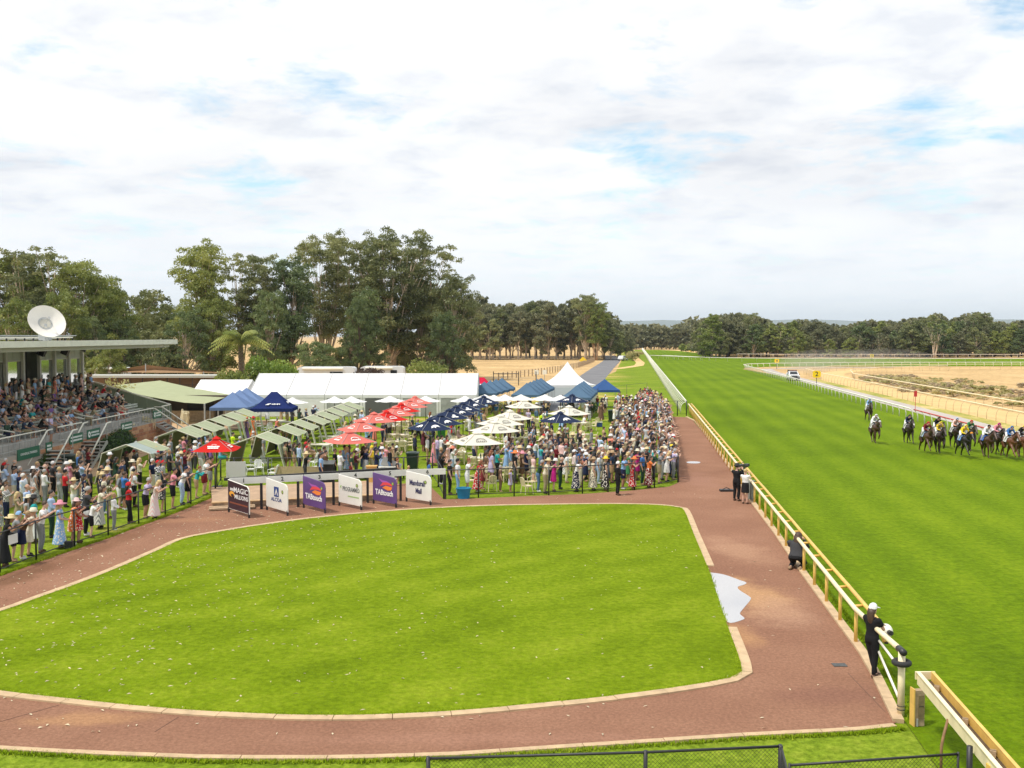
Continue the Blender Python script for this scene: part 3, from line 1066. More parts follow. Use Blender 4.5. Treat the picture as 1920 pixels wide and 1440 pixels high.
# the wood beyond the turn, right
G5 = 'gum trees of the wood beyond the turn'
R_TOPS = [(1305, 608), (1325, 596), (1350, 590), (1375, 590), (1400, 592), (1440, 600), (1470, 606), (1500, 598), (1540, 604), (1570, 612), (1600, 606), (1640, 600), (1680, 603), (1720, 597), (1745, 590), (1770, 598), (1800, 592), (1830, 588), (1850, 600), (1900, 602), (1960, 598), (2060, 600)]
for row, (Y0, step) in enumerate(((386, 15.0), (404, 15.0), (428, 13.0), (456, 14.0))):
 u = 1322.0 - row * 4
 while u < (1990 if row < 2 else 2060):
  Y = Y0 + rnd.uniform(-7, 7)
  vt = top_at(R_TOPS, u) + (rnd.uniform(-3, 9) if row > 1 else rnd.uniform(2, 30) if row == 0 else rnd.uniform(-2, 14))
  w = rnd.uniform(0.9, 1.3)
  if row < 2:
   tree_px(rnd.choice(['rw_a', 'rw_b', 'rw_c', 'wood_d']), u, vt, Y, rnd.choice([WOODL, WOODL, WOODL, GUM, GUMD, GUML]), rnd.choice([BARK, BARKP, BARKD]), 'gum standing in the dark wood beyond the far rail', G5, wide=w)
  else:
   mass_px(rnd.choice(['rw_a', 'rw_b', 'wood_d']), u, vt, Y, w)
  u += step * rnd.uniform(0.8, 1.3)


def build_mass(name, leaf, label):
 VS, FS, TS, off = [], [], [], 0
 for kit, x, y, s, rz, w in MASS:
  cm = KITS[kit][1]
  v = np.empty(len(cm.vertices) * 3, np.float32)
  cm.vertices.foreach_get('co', v)
  t = np.empty(len(cm.polygons), np.float32)
  cm.attributes['tone'].data.foreach_get('value', t)
  v = v.reshape(-1, 4, 3)[::4]
  t = t[::4]
  c, sn = math.cos(rz), math.sin(rz)
  M = np.array([[c * s * w, sn * s * w, 0], [-sn * s * w, c * s * w, 0], [0, 0, s]], np.float32)
  ctr = v.mean(1, keepdims=True)
  v = (ctr + (v - ctr) * 2.0).reshape(-1, 3) @ M + np.array([x, y, 0], np.float32)
  VS.append(v)
  TS.append(np.clip(t + rnd.uniform(-.2, .2), 0, 1))
  FS.append(np.arange(len(v)).reshape(-1, 4) + off)
  off += len(v)
 me = fast_mesh(name, np.concatenate(VS), np.concatenate(FS))
 me.attributes.new('tone', 'FLOAT', 'FACE').data.foreach_set('value', np.concatenate(TS))
 o = kind(obj(name, me, leaf), 'stuff', label)
 o['category'] = 'forest'


build_mass('forest', WOODL, 'rear rows of the woods, massed behind the nearer trees')
tree_px('bare', 1752, 612, 378, GUM, BARKP, 'nearly bare pale tree before the dark wood, right of the straight', G5, rz=1.0)
tree_px('open_c', 1408, 584, 392, GUM, BARK, 'gum with thin top standing above the wood near the screen tower', G5)
tree_px('open_c', 1832, 583, 392, GUM, BARKD, 'gum with dark spreading top highest above the right wood', G5, wide=1.3)
tree_px('wood_d', 1334, 590, 372, GUML, BARK, 'brighter bushy gum left of the screen tower', G5, wide=1.2)


# ---- bushes, scrub, palm
def bush(name, u, v, Y, w, h, leaf, label, group=None, n=2600, size=0.2, seed=1, cat='bush'):
 r = random.Random(seed)
 blobs = [(r.uniform(-.38, .38) * w, r.uniform(-.3, .3) * w, h * r.uniform(0.25, 0.72), h * r.uniform(0.2, 0.32)) for _ in range(14)]
 mb = MB()
 for bx, by, bz, br in blobs[:7]:
  mb.tube([(bx * 0.1, by * 0.1, -0.05), (bx * 0.5, by * 0.5, bz * 0.5), (bx, by, bz)], [0.06, 0.045, 0.02], 5)
 p = P(u, v) if Y is None else Vector((X(u, Y), Y, 0))
 t = empty(name, p)
 mb.build('stems', BARK, t)
 cm = crown_mesh('foliage', blobs, n, size, seed + 50)
 obj('foliage', cm, leaf, t)
 tag(t, label, cat, group)
 return t


bush('bush', 506, 705, 122, 6.4, 6.1, BUSHL, 'rounded bright yellow-green bush behind the left end of the marquee', n=9000, size=0.17, seed=3)
bush('bush', 446, 700, 121, 4.4, 4.4, GUML, 'darker green shrub left of the bright yellow-green bush', n=3000, seed=4)
bush('bush', 802, 700, 128, 4.8, 5.4, GUML, 'small green tree-like bush behind the marquee roof, near the cattle', n=3200, seed=5)
bush('bush', 694, 700, 134, 4.6, 4.3, leaf_mat('purple_leaf', (0.06, 0.04, 0.035), (0.11, 0.075, 0.06), (0.2, 0.15, 0.12)), 'dark purplish shrub between the two caravans', n=2400, seed=6)
bush('bush', 1188, 670, 330, 6, 3.6, SCRUB, 'olive scrub beside the far white car', n=1500, size=0.35, seed=7)
bush('bush', 1290, 668, 480, 9, 5.0, GUML, 'green shrub at the sandy bank below the yellow boards', n=1500, size=0.5, seed=8)
bush('bush', 228, 705, 104, 3.2, 4.6, SCRUB, 'sparse upright shrub with bare twigs beside the stand end', n=520, size=0.16, seed=9)
bush('bush', 1108, 768, 101, 1.0, 1.7, HEDGEL, 'small dark potted conifer beside the far crowd', n=900, size=0.09, seed=10)
scrub_kits = []
for k in range(4):
 t = bush('scrub_bush', 1700 + 30 * k, 710, 146 + 2 * k, 3.4 + k, 0.8 + 0.16 * k, SCRUB if k % 2 else leaf_mat('grey_scrub', (0.34, 0.27, 0.17), (0.50, 0.40, 0.26), (0.66, 0.54, 0.35)),
   'low grey-green scrub bush in the dry infield behind the sand rail', 'scrub bushes in the infield', n=900, size=0.17, seed=20 + k)
 scrub_kits.append(t)
for k in range(70):
 Y = rnd.uniform(105, 200)
 lat = 44.0 + abs(rnd.gauss(0, 8.0))
 t = dup(rnd.choice(scrub_kits), (rail_x(Y, lat), Y, 0), rnd.random() * 6.28)
 s = rnd.uniform(0.55, 1.15)
 t.scale = (s * 1.5, s * 1.5, s * .8)


def palm(loc, h, label, name='palm_tree', nf=26, L=3.6, group=None, seed=1):
 r = random.Random(seed)
 t = empty(name, loc)
 mb = MB()
 mb.tube([(0, 0, -0.1), (0.05, 0, h * 0.5), (0, 0, h)], [0.3 * h / 6 + 0.06, 0.22 * h / 6 + 0.05, 0.2 * h / 6 + 0.05], 9)
 for k in range(int(h * 3)):
  mb.lathe([(0.26 * h / 6 + 0.07, k / 3.0), (0.22 * h / 6 + 0.05, k / 3.0 + 0.12)], 8, cap=False)
 mb.build('trunk', BARKD, t)
 lm = GUML if h > 3 else BUSHL
 for i in range(nf):
  a = i * 2.4
  el = r.uniform(-0.2, 1.15)
  fr = MB()
  pts = []
  for k in range(7):
   q = k / 6 * L
   z = h + q * math.sin(el) - 0.16 * q * q * (1.1 if h > 3 else 1.6) / (L / 3.6)
   rr = q * math.cos(el) * 0.9
   pts.append(Vector((rr * math.cos(a), rr * math.sin(a), z)))
  fr.tube(pts, [0.035, 0.03, 0.025, 0.02, 0.015, 0.01, 0.006], 4)
  side = Vector((-math.sin(a), math.cos(a), 0))
  for k in range(1, 13):
   q = k / 13 * 6
   p = pts[int(q)].lerp(pts[min(int(q) + 1, 6)], q - int(q))
   ll = 0.22 * L * math.sin(math.pi * (0.15 + 0.8 * k / 13))
   for sg in (-1, 1):
    tip = p + side * sg * ll * 0.75 + Vector((math.cos(a), math.sin(a), 0)) * ll * 0.35 - Vector((0, 0, ll * 0.55))
    w = Vector((math.cos(a), math.sin(a), 0)) * 0.045 * L / 3.6 * 1.6
    fr.quad(p - w, p + w, tip + w * 0.2, tip - w * 0.2)
  o = fr.build('frond', lm, t)
  at = o.data.attributes.new('tone', 'FLOAT', 'FACE')
  at.data.foreach_set('value', [0.35 + 0.5 * r.random()] * len(o.data.polygons))
 tag(t, label, 'palm', group)
 return t


palm((X(452, 130), 130, 0), 7.4, 'tall feathery palm left of the bright yellow-green bush', nf=38, L=5.2, seed=2)
for k, (u, v) in enumerate(((572, 776), (700, 776), (926, 768))):
 palm((P(u, v).x, P(u, v).y, 0), 0.9, ('low yellow-green palm by the marquee wall right of the navy tent', 'low palm by the marquee wall behind the red umbrellas', 'low palm in front of the far white umbrellas')[k], nf=16, L=1.7, seed=5 + k, group='low palms by the marquee')
# ================================================================== rails and fences
WHITEP = pmat('white_plastic', (0.76, 0.74, 0.64), 0.4, var=0.08, scale=1.5)
CREAMP = pmat('cream_paint', (0.80, 0.70, 0.46), 0.5, var=0.12, scale=2.5, dirt=0.25)
YELLOWP = pmat('yellow_paint', (0.72, 0.46, 0.11), 0.5, var=0.14, scale=2.5, dirt=0.3)
BLACKM = pmat('black_steel', (0.022, 0.022, 0.025), 0.45, var=0.2, scale=3)
GREYM = pmat('galvanised_steel', (0.42, 0.43, 0.42), 0.45, metal=0.4, var=0.1, scale=4)
REDP = pmat('red_paint', (0.5, 0.04, 0.03), 0.5)
SANDRAIL = pmat('sand_rail', (0.84, 0.74, 0.48), 0.5, var=0.08, scale=2)
RUBBER = pmat('rubber', (0.025, 0.025, 0.027), 0.8, bump=0.3, bscale=30)
TIMBER = pmat('weathered_timber', (0.36, 0.26, 0.16), 0.8, var=0.3, scale=4, bump=0.3, bscale=20)


def resample(pts, step):
 pts = [Vector((p[0], p[1], p[2] if len(p) > 2 else 0)) for p in pts]
 out, carry = [pts[0].copy()], 0.0
 for a, b in zip(pts, pts[1:]):
  L = (b - a).length
  s = step - carry
  while s <= L:
   out.append(a.lerp(b, s / L))
   s += step
  carry = L - (s - step)
 return out


def running_rail(pts, h, step, rr, rail_m, post_m, label, side=1, arch=0.45, pr=0.03, name='running_rail', group=None, rail_n=8):
 """Racing rail: a tube carried on goose-neck posts that stand back from it."""
 root = empty(name, (pts[0][0], pts[0][1], 0))
 o = Vector((pts[0][0], pts[0][1], 0))
 P_ = resample(pts, step)
 MB().tube([p - o + Vector((0, 0, h)) for p in P_], rr, rail_n).build('rail', rail_m, root, smooth=True)
 mb = MB()
 if arch > 0:
  mb.tube([(arch, 0, -0.05), (arch, 0, h * 0.45), (arch * 0.82, 0, h * 0.72), (arch * 0.45, 0, h * 0.9), (0, 0, h - 0.02)], pr, 5)
 else:
  mb.tube([(0, 0, -0.05), (0, 0, h - 0.02)], pr, 6)
 me = mb.mesh('post', True)
 me.materials.append(post_m)
 for i, p in enumerate(P_):
  d = P_[min(i + 1, len(P_) - 1)] - P_[max(i - 1, 0)]
  a = math.atan2(d.y, d.x) - side * math.pi / 2
  obj('post', me, None, root, p - o, a)
 tag(root, label, 'rail', group)
 return root


# far part of the outer rail (white), from the end of the path to the end of the straight
running_rail([(rail_x(y, 5.75), y) for y in (106.5, 200, 300, 400, 500, 586)], 1.2, 2.0, 0.075, WHITEP, WHITEP,
   'long white rail running from the yellow rail to the far end of the straight', side=-1, arch=0.6, pr=0.045)
# inner rail of the straight; its near length has a red top
pin = [(rail_x(y, 27.0), y) for y in (97, 130, 170, 205, 232)] + [(57.2, 246), (60, 252), (66, 257), (78, 263), (95, 267), (150, 269), (260, 262), (420, 254)]
running_rail(pin, 1.15, 2.5, 0.075, WHITEP, WHITEP, 'white inner rail with curved posts turning right at the bend', side=1, arch=0.35, pr=0.05)
running_rail([(rail_x(y, 27.0), y) for y in (20, 60, 80, 96.6)], 1.15, 2.3, 0.06, REDP, WHITEP, 'short red-topped length of inner rail behind the racing field', side=1, arch=0.35, pr=0.05)
# rails round the bend and at the wood
running_rail([(54.6, 362), (60, 340), (66, 321), (84, 312), (160, 308), (280, 303), (420, 297)], 1.2, 4.6, 0.09, WHITEP, WHITEP, 'white outer rail of the bend crossing in from the straight', side=-1, arch=0.4, pr=0.045)
running_rail([(rail_x(362, 6.2), 362.6), (66.5, 322.5)], 1.15, 5.5, 0.12, WHITEP, WHITEP, 'straight white rail laid across the far chute', side=-1, arch=0.3, pr=0.05)
running_rail([(84, 372), (100, 366), (200, 362), (420, 352)], 1.5, 4.4, 0.10, pmat('faded_white_rail', (0.55, 0.47, 0.42), 0.6), pmat('faded_white_rail', (0.5, 0.4, 0.34), 0.6), 'faded brownish white rail in front of the right wood', side=1, arch=0.0, pr=0.06)
# sand track rails
so = [(rail_x(y, 35.6), y) for y in (60, 120, 160, 185)] + [(62.5, 212), (75, 233), (98, 244), (120, 246), (220, 246.5)]
running_rail(so, 1.25, 2.6, 0.055, SANDRAIL, pmat('tan_post', (0.44, 0.36, 0.22), 0.6), 'cream rail with thin dark arched posts along the near side of the sand track', side=-1, arch=0.4, pr=0.024)
si = [(rail_x(y, 41.2), y) for y in (70, 120, 160, 186)] + [(70, 206), (84, 225), (104, 236)]
running_rail(si, 1.2, 3.0, 0.075, CREAMP, pmat('tan_post', (0.3, 0.24, 0.14), 0.6), 'thick yellow rail on the far side of the sand track', side=1, arch=0.35, pr=0.022)


# ---- double yellow rail beside the path
def double_rail():
 Y0, Y1 = 26.2, 105.0
 root = empty('double_rail', (rail_x(Y1, 6.03), Y1, 0))
 o = root.location.copy()

 def L(Y, off, z):
  return Vector((rail_x(Y, 6.03) + off, Y, z)) - o
 ys = [Y1 - k * 2.02 for k in range(int((Y1 - Y0) / 2.02) + 1)]
 ys_r = ys + [Y0 - 0.3]
 front = [L(y, -0.15, 1.04 + rnd.uniform(-0.01, 0.01)) for y in ys_r] + [L(23.6, -0.17, 1.2), L(21.25, -0.2, 1.42)]
 MB().tube(front, 0.062, 9).build('rail', CREAMP, root, smooth=True)
 back = [L(y, 0.17, 1.06 + rnd.uniform(-0.01, 0.01)) for y in ys_r] + [L(24.8, 0.17, 1.06), L(24.25, 0.17, 0.98), L(24.05, 0.17, 0.72)]
 MB().tube(back, 0.055, 9).build('rail', YELLOWP, root, smooth=True)
 pm = MB().tube([(0, 0, -0.05), (0, 0, 0.98)], 0.052, 8).mesh('post', True)
 pm.materials.append(YELLOWP)
 cm = MB().tube([(-0.15, 0, 0), (0.17, 0, 0.015)], 0.04, 7).mesh('crossbar', True)
 cm.materials.append(YELLOWP)
 for y in ys:
  obj('post', pm, None, root, L(y, -0.04, 0))
  obj('crossbar', cm, None, root, L(y, 0, 1.01))
 for y in (23.95,):
  MB().tube([(0, 0, -0.05), (0, 0, 1.25)], 0.06, 9).build('post', CREAMP, root, loc=L(y, -0.1, 0), smooth=True)
 MB().tube([(0, 0, -0.05), (0, 0, 1.42)], 0.074, 12).build('end_post', CREAMP, root, loc=L(21.15, -0.2, 0), smooth=True)
 for z in (0.22, 0.14):
  MB().tube([(0, 0, z), (0, 0, z + 0.012)], 0.086, 12).build('strap', BLACKM, root, loc=L(21.15, -0.2, 0))
 MB().tube([L(23.95, -0.1, 0.92), L(21.2, -0.2, 1.0)], 0.03, 7).build('brace', WHITEP, root, smooth=True)
 MB().tube([L(23.95, -0.1, 0.75), L(21.2, -0.2, 0.3)], 0.03, 7).build('brace', WHITEP, root, smooth=True)
 MB().tube([L(21.4, -0.2, 1.40), L(21.0, -0.2, 1.43)], 0.075, 10).build('rail_end', BLACKM, root, smooth=True)
 tag(root, 'yellow and cream double rail with ladder crossbars along the red path', 'rail')
 e = L(21.15, -0.2, 0) + o
 # tyre on the end post
 t = MB()
 n, m = 22, 10
 vs, fs = [], []
 for i in range(n):
  for j in range(m):
   a, b = 2 * math.pi * i / n, 2 * math.pi * j / m
   rr = 0.155 + 0.055 * math.cos(b)
   vs.append((rr * math.cos(a), rr * math.sin(a), 0.06 * math.sin(b)))
 for i in range(n):
  for j in range(m):
   fs.append((i * m + j, ((i + 1) % n) * m + j, ((i + 1) % n) * m + (j + 1) % m, i * m + (j + 1) % m))
 t.add(vs, fs)
 ty = t.build('tyre', RUBBER, loc=(e.x, e.y, 1.17), smooth=True)
 tag(ty, 'small black tyre slipped over the end post of the yellow rail', 'tyre')
 # white camera housing hung at the end of the back tube
 h = empty('camera_housing', L(24.1, 0.22, 0.98) + o)
 MB().ell((0, 0, 0), (0.15, 0.22, 0.17), 12, 8).build('housing', WHITEP, h, smooth=True)
 MB().tube([(0, -0.18, 0.02), (0, -0.32, 0.03)], 0.06, 8).build('lens_hood', BLACKM, h)
 MB().box((0, 0, -0.22), (0.08, 0.08, 0.2)).build('bracket', BLACKM, h)
 tag(h, 'rounded white housing fixed to the rail beside the person in white cap', 'camera')


double_rail()


# ---- wide yellow boarded rail in the near right corner
def board_rail():
 Y0, Y1 = 9.5, 20.2
 z = 1.27
 root = empty('boarded_rail', (rail_x(Y1, 6.06), Y1, 0))
 o = root.location.copy()

 def L(Y, off, zz):
  return Vector((rail_x(Y, 6.06) + off, Y, zz)) - o
 MB().beam(L(Y0, -0.145, z - 0.11), L(Y1, -0.145, z - 0.11), 0.04, 0.25).build('side_board', CREAMP, root)
 MB().beam(L(Y0, 0.145, z - 0.09), L(Y1, 0.145, z - 0.09), 0.04, 0.20).build('side_board', YELLOWP, root)
 MB().beam(L(Y0, -0.15, z + 0.02), L(Y1, -0.15, z + 0.02), 0.085, 0.018).build('top_strip', CREAMP, root)
 MB().beam(L(Y0, 0.15, z + 0.02), L(Y1, 0.15, z + 0.02), 0.065, 0.018).build('top_strip', YELLOWP, root)
 MB().beam(L(Y1 + 0.02, -0.2, z - 0.06), L(Y1 + 0.02, 0.2, z - 0.06), 0.04, 0.16).build('end_board', CREAMP, root)
 MB().beam(L(Y0, 0, z - 0.17), L(Y1, 0, z - 0.17), 0.24, 0.02).build('tray', pmat('dark_timber', (0.09, 0.06, 0.035), 0.8, var=0.3), root)
 for y in (19.6, 17.9, 16.5, 15.2):
  br = MB().box((0, 0, 0), (0.10, 0.03, 0.11)).box((0, -0.07, 0), (0.10, 0.03, 0.11))
  br.build('bracket', TIMBER, root, loc=L(y, 0.06, z - 0.1), rz=-0.5)
 for y in (16.05, 11.5):
  MB().box((0, 0, 0.58), (0.1, 0.12, 1.17)).build('post', YELLOWP, root, loc=L(y, -0.14, 0))
 MB().tube([L(18.05, -0.32, -0.05), L(18.05, -0.32, 0.62), L(18.1, -0.27, 0.8), L(18.2, -0.16, 1.08)], 0.028, 8).build('bent_pipe', pmat('rusty_pipe', (0.25, 0.14, 0.07), 0.7, var=0.3), root, smooth=True)
 tag(root, 'wide yellow rail of two long boards in the near right corner', 'rail')
 bx = empty('post_box', (P(1726, 1362).x - 0.02, P(1726, 1362).y + 0.1, 0), rz=0.12)
 MB().box((0, 0, 0.37), (0.22, 0.14, 0.76)).build('case', TIMBER, bx)
 MB().box((-0.125, 0.0, 0.39), (0.025, 0.18, 0.8)).build('side_board', YELLOWP, bx)
 MB().box((0.03, -0.08, 0.4), (0.12, 0.012, 0.5)).build('door', pmat('olive_timber', (0.2, 0.15, 0.07), 0.8, var=0.3), bx)
 MB().box((0.03, -0.088, 0.42), (0.1, 0.004, 0.012)).build('seam', BLACKM, bx)
 MB().tube([(-0.06, -0.09, 0.0), (-0.06, -0.09, 0.16)], 0.02, 8).build('pipe', GREYM, bx)
 tag(bx, 'squat timber post box with yellow side beside the tyre post', 'post box')


board_rail()


# ---- tubular fences
def pipe_fence(pts, h, label, rail_r=0.026, low=0.16, posts=None, thick=0.035, group=None, mid=False, mesh=True, name='pipe_fence', mat=None):
 mat = mat or BLACKM
 o = Vector((pts[0][0], pts[0][1], 0))
 root = empty(name, o)
 V = [Vector((p[0], p[1], 0)) - o for p in pts]
 MB().tube([p + Vector((0, 0, h)) for p in V], rail_r, 7).build('top_rail', mat, root, smooth=True)
 MB().tube([p + Vector((0, 0, low)) for p in V], rail_r * 0.8, 6).build('bottom_rail', mat, root, smooth=True)
 if mid:
  MB().tube([p + Vector((0, 0, h * 0.55)) for p in V], rail_r * 0.8, 6).build('middle_rail', mat, root, smooth=True)
 pm = MB().tube([(0, 0, -0.05), (0, 0, h + 0.03)], thick, 8).mesh('post', True)
 pm.materials.append(mat)
 for p in V:
  obj('post', pm, None, root, p)
 if mesh:
  wires(V, h, low, root, mat)
 tag(root, label, 'fence', group)
 return root


def wires(V, h, low, root, mat, pitch=0.075, r=0.0022, name='wire_mesh'):
 """Chain-link: two families of slanting wires, one piece."""
 vs, fs = [], []
 for a, b in zip(V, V[1:]):
  L = (b - a).length
  d = (b - a) / L
  nrm = Vector((-d.y, d.x, 0))
  H = h - low
  for sg in (1, -1):
   s = -H
   while s < L + H:
    q0, q1 = (s, low), (s + H, h)
    if sg < 0:
     q0, q1 = (s + H, low), (s, h)
    # clip to the panel
    t0, t1 = 0.0, 1.0
    dx = q1[0] - q0[0]
    for lim, sgn in ((0, 1), (L, -1)):
     e0, e1 = sgn * (q0[0] - lim), sgn * (q1[0] - lim)
     if e0 < 0 and e1 < 0:
      t0 = 2
     elif e0 < 0:
      t0 = max(t0, -e0 / (e1 - e0))
     elif e1 < 0:
      t1 = min(t1, e0 / (e0 - e1))
    if t0 < t1:
     p0 = a + d * (q0[0] + dx * t0)
     p1 = a + d * (q0[0] + dx * t1)
     z0 = q0[1] + (q1[1] - q0[1]) * t0
     z1 = q0[1] + (q1[1] - q0[1]) * t1
     k = len(vs)
     for p, z in ((p0, z0), (p1, z1)):
      vs += [tuple(p + nrm * r * 1.5 + Vector((0, 0, z))), tuple(p - nrm * r + d * r * 1.4 + Vector((0, 0, z))), tuple(p - nrm * r - d * r * 1.4 + Vector((0, 0, z)))]
     fs += [(k, k + 1, k + 4, k + 3), (k + 1, k + 2, k + 5, k + 4), (k + 2, k, k + 3, k + 5)]
    s += pitch
 if vs:
  me = bpy.data.meshes.new(name)
  me.from_pydata(vs, [], fs)
  w = obj(name, me, mat, root)
  w['kind'] = 'stuff'


FH = 1.42
pipe_fence([P(u, v) for u, v in ((-66, 1102), (0, 1076), (68, 1049), (140, 1024), (203, 1003), (260, 982), (310, 965), (358, 946), (404, 925))], FH,
  'long black pipe fence on the left with spectators leaning on it', mesh=False)
pipe_fence([P(u, v) for u, v in ((832, 934), (897, 932), (964, 929.5), (1029, 928.5), (1092, 924.5), (1140, 921.5), (1190, 918), (1227, 914), (1271, 904))], FH,
  'black pipe fence in front of the big crowd, right of the stalls', mesh=False)
pipe_fence([P(u, v) for u, v in ((1271.6, 903), (1269, 885), (1266.5, 868), (1264, 853), (1262, 840), (1260, 828), (1258, 817), (1256.5, 806), (1255, 797), (1253.5, 788), (1252.5, 781))], FH,
  'black pipe fence between the big crowd and the red path', mesh=False)
pipe_fence([P(1253, 779.5), P(1270, 779), P(1287, 779)], 1.5, 'wire fence panel closing the top end of the red path', rail_r=0.02, thick=0.05, mesh=False)
pipe_fence([P(u, v) for u, v in ((1126, 784), (1178, 784), (1206, 783))], 1.9, 'dark railing behind the crowd by the potted conifer', rail_r=0.02, mesh=False)
pipe_fence([P(u, v) for u, v in ((1120, 765), (1175, 755), (1213, 750))], 2.2, 'thin wire fence before the verge behind the blue tent', rail_r=0.014, thick=0.022, mesh=False)
# near chain-link fence at the bottom of the picture
pipe_fence([Vector((X(800, 16.5), 16.5, 0)), Vector((X(1215, 16.75), 16.75, 0)), Vector((X(1472, 17.0), 17.0, 0))], 1.07, 'black chain-link fence at the bottom edge, left of the gap', rail_r=0.024, thick=0.036, mesh=True, low=0.06)
pipe_fence([Vector((X(1474, 16.95), 16.95, 0)), Vector((X(1492, 15.6), 15.6, 0)), Vector((X(1500, 13.9), 13.9, 0))], 1.07, 'short black chain-link return running out of the bottom edge', rail_r=0.022, thick=0.03, mesh=True, low=0.06)
pipe_fence([Vector((X(1490, 16.3), 16.3, 0)), Vector((X(1812, 16.75), 16.75, 0))], 1.04, 'black chain-link gate beside the boarded yellow rail', rail_r=0.022, thick=0.022, mesh=True, low=0.06, name='gate')
t = MB().tube([(0, 0, -0.05), (0, 0, 1.2)], 0.05, 10).build('gate_post', BLACKM, loc=(X(1834, 16.7), 16.7, 0), smooth=True)
tag(t, 'single dark post between the chain-link gate and yellow boards', 'post')

# paddock fences and gate on the dry field
pf = [(-2.5, 186), (4, 205), (11, 230), (17, 258), (22, 290), (27, 325)]
root = empty('paddock_fence', (pf[0][0], pf[0][1], 0))
o = Vector((pf[0][0], pf[0][1], 0))
pm = MB().tube([(0, 0, -0.05), (0, 0, 1.35)], 0.11, 6).mesh('post')
pm.materials.append(TIMBER)
q = resample(pf, 2.6)
for p in q:
 obj('post', pm, None, root, p - o)
for z in (0.5, 0.9, 1.25):
 MB().tube([p - o + Vector((0, 0, z)) for p in q], 0.02, 4).build('wire', GREYM, root)
tag(root, 'timber post fence along the left of the grey road', 'fence')
root = empty('paddock_fence', (-22, 341, 0))
pm = MB().tube([(0, 0, -0.05), (0, 0, 1.2)], 0.1, 5).mesh('post')
pm.materials.append(TIMBER)
for k in range(12):
 obj('post', pm, None, root, (k * 4.2, 0.2 * k, 0))
for z in (0.5, 1.0):
 MB().tube([(0, 0, z), (46, 2.2, z)], 0.02, 4).build('wire', GREYM, root)
tag(root, 'wire fence along the foot of the paddock wood', 'fence')
root = empty('yard_fence', (-9.5, 166, 0))
pm = MB().tube([(0, 0, -0.05), (0, 0, 2.3)], 0.07, 6).mesh('post')
pm.materials.append(BLACKM)
for x in (-6, -1.6, 2.0, 6.4, 10.6, 13.5):
 obj('post', pm, None, root, (x, 0, 0))
for z in (0.4, 0.8, 1.2):
 MB().tube([(-7, 0, z), (13.5, 0, z)], 0.025, 5).build('wire', GREYM, root)
MB().tube([(6.4, 0.1, 1.9), (10.6, 0.1, 1.9)], 0.07, 6).build('gate_beam', BLACKM, root)
tag(root, 'dark post and wire fence with gate beam behind the blue tents', 'fence')
for k, (u, v) in enumerate(((1006, 722), (1021, 722))):
 p = P(u, v)
 s = empty('road_sign', p)
 MB().tube([(0, 0, 0), (0, 0, 2.3)], 0.05, 6).build('pole', GREYM, s)
 MB().box((0, -0.06, 2.15), (0.7, 0.04, 0.75)).build('sign_plate', WHITEP, s)
 tag(s, ('left of two white notice boards by the road fence', 'right of two white notice boards by the road fence')[k], 'sign', 'white notice boards')
s = empty('road_sign', P(1093, 684))
MB().tube([(0, 0, 0), (0, 0, 1.2)], 0.06, 6).build('pole', GREYM, s)
MB().box((0, -0.06, 1.3), (1.5, 0.05, 1.5), rot=Matrix.Rotation(R(45), 3, 'Y')).build('sign_plate', pmat('sign_yellow', (0.85, 0.6, 0.02), 0.5), s)
tag(s, 'yellow diamond warning sign beside the grey road', 'sign')
s = empty('light_pole', P(1153, 668))
MB().tube([(0, 0, 0), (0, 0, 8.6)], [0.13, 0.09], 8).build('pole', GREYM, s)
MB().tube([(0, 0, 8.5), (0.9, 0, 8.8)], 0.05, 6).build('arm', GREYM, s)
tag(s, 'slim grey pole standing beyond the far white car', 'pole')

# ================================================================== grandstand
STANDG = pmat('grey_green_board', (0.40, 0.44, 0.37), 0.7, var=0.1, scale=1.0)
ROOFW = pmat('off_white_fascia', (0.66, 0.68, 0.58), 0.55, var=0.08, scale=1.5, dirt=0.12)
STEPC = pmat('stand_concrete', (0.40, 0.38, 0.34), 0.85, var=0.2, scale=1.5, bump=0.15, bscale=30)
SEATG = pmat('seat_slat_paint', (0.47, 0.50, 0.43), 0.6, var=0.15, scale=3)
BRICKM = [pmat('brick_%s' % n, c, 0.85, var=0.2, scale=8, bump=0.2, bscale=40) for n, c in (('orange', (0.42, 0.2, 0.1)), ('red', (0.33, 0.14, 0.075)), ('tan', (0.48, 0.27, 0.15)))]
GLASS = pmat('window_glass', (0.10, 0.13, 0.11), 0.05, spec=1.0)
GLASS.node_tree.nodes['Principled BSDF'].inputs['IOR'].default_value = 3.2
GREENS = pmat('sign_green', (0.012, 0.11, 0.055), 0.5)
COLORB = pmat('green_colorbond', (0.21, 0.245, 0.16), 0.6, var=0.08, scale=1.0)
YA, YB = 38.0, 80.4          # near and far end of the stand
XF, XB = -27.6, -34.4        # front of the platform, rear wall of the terrace
ZP, ZT = 1.62, 3.45          # platform and top deck


BRK = MB().box((0, 0, 0.21), (0.36, 0.04, 0.40)).beam((-0.16, 0, 0.38), (-0.315, 0, 0.86), 0.04, 0.04, up=(0, 1, 0)).mesh('bracket')
BRK.materials.append(GREYM)


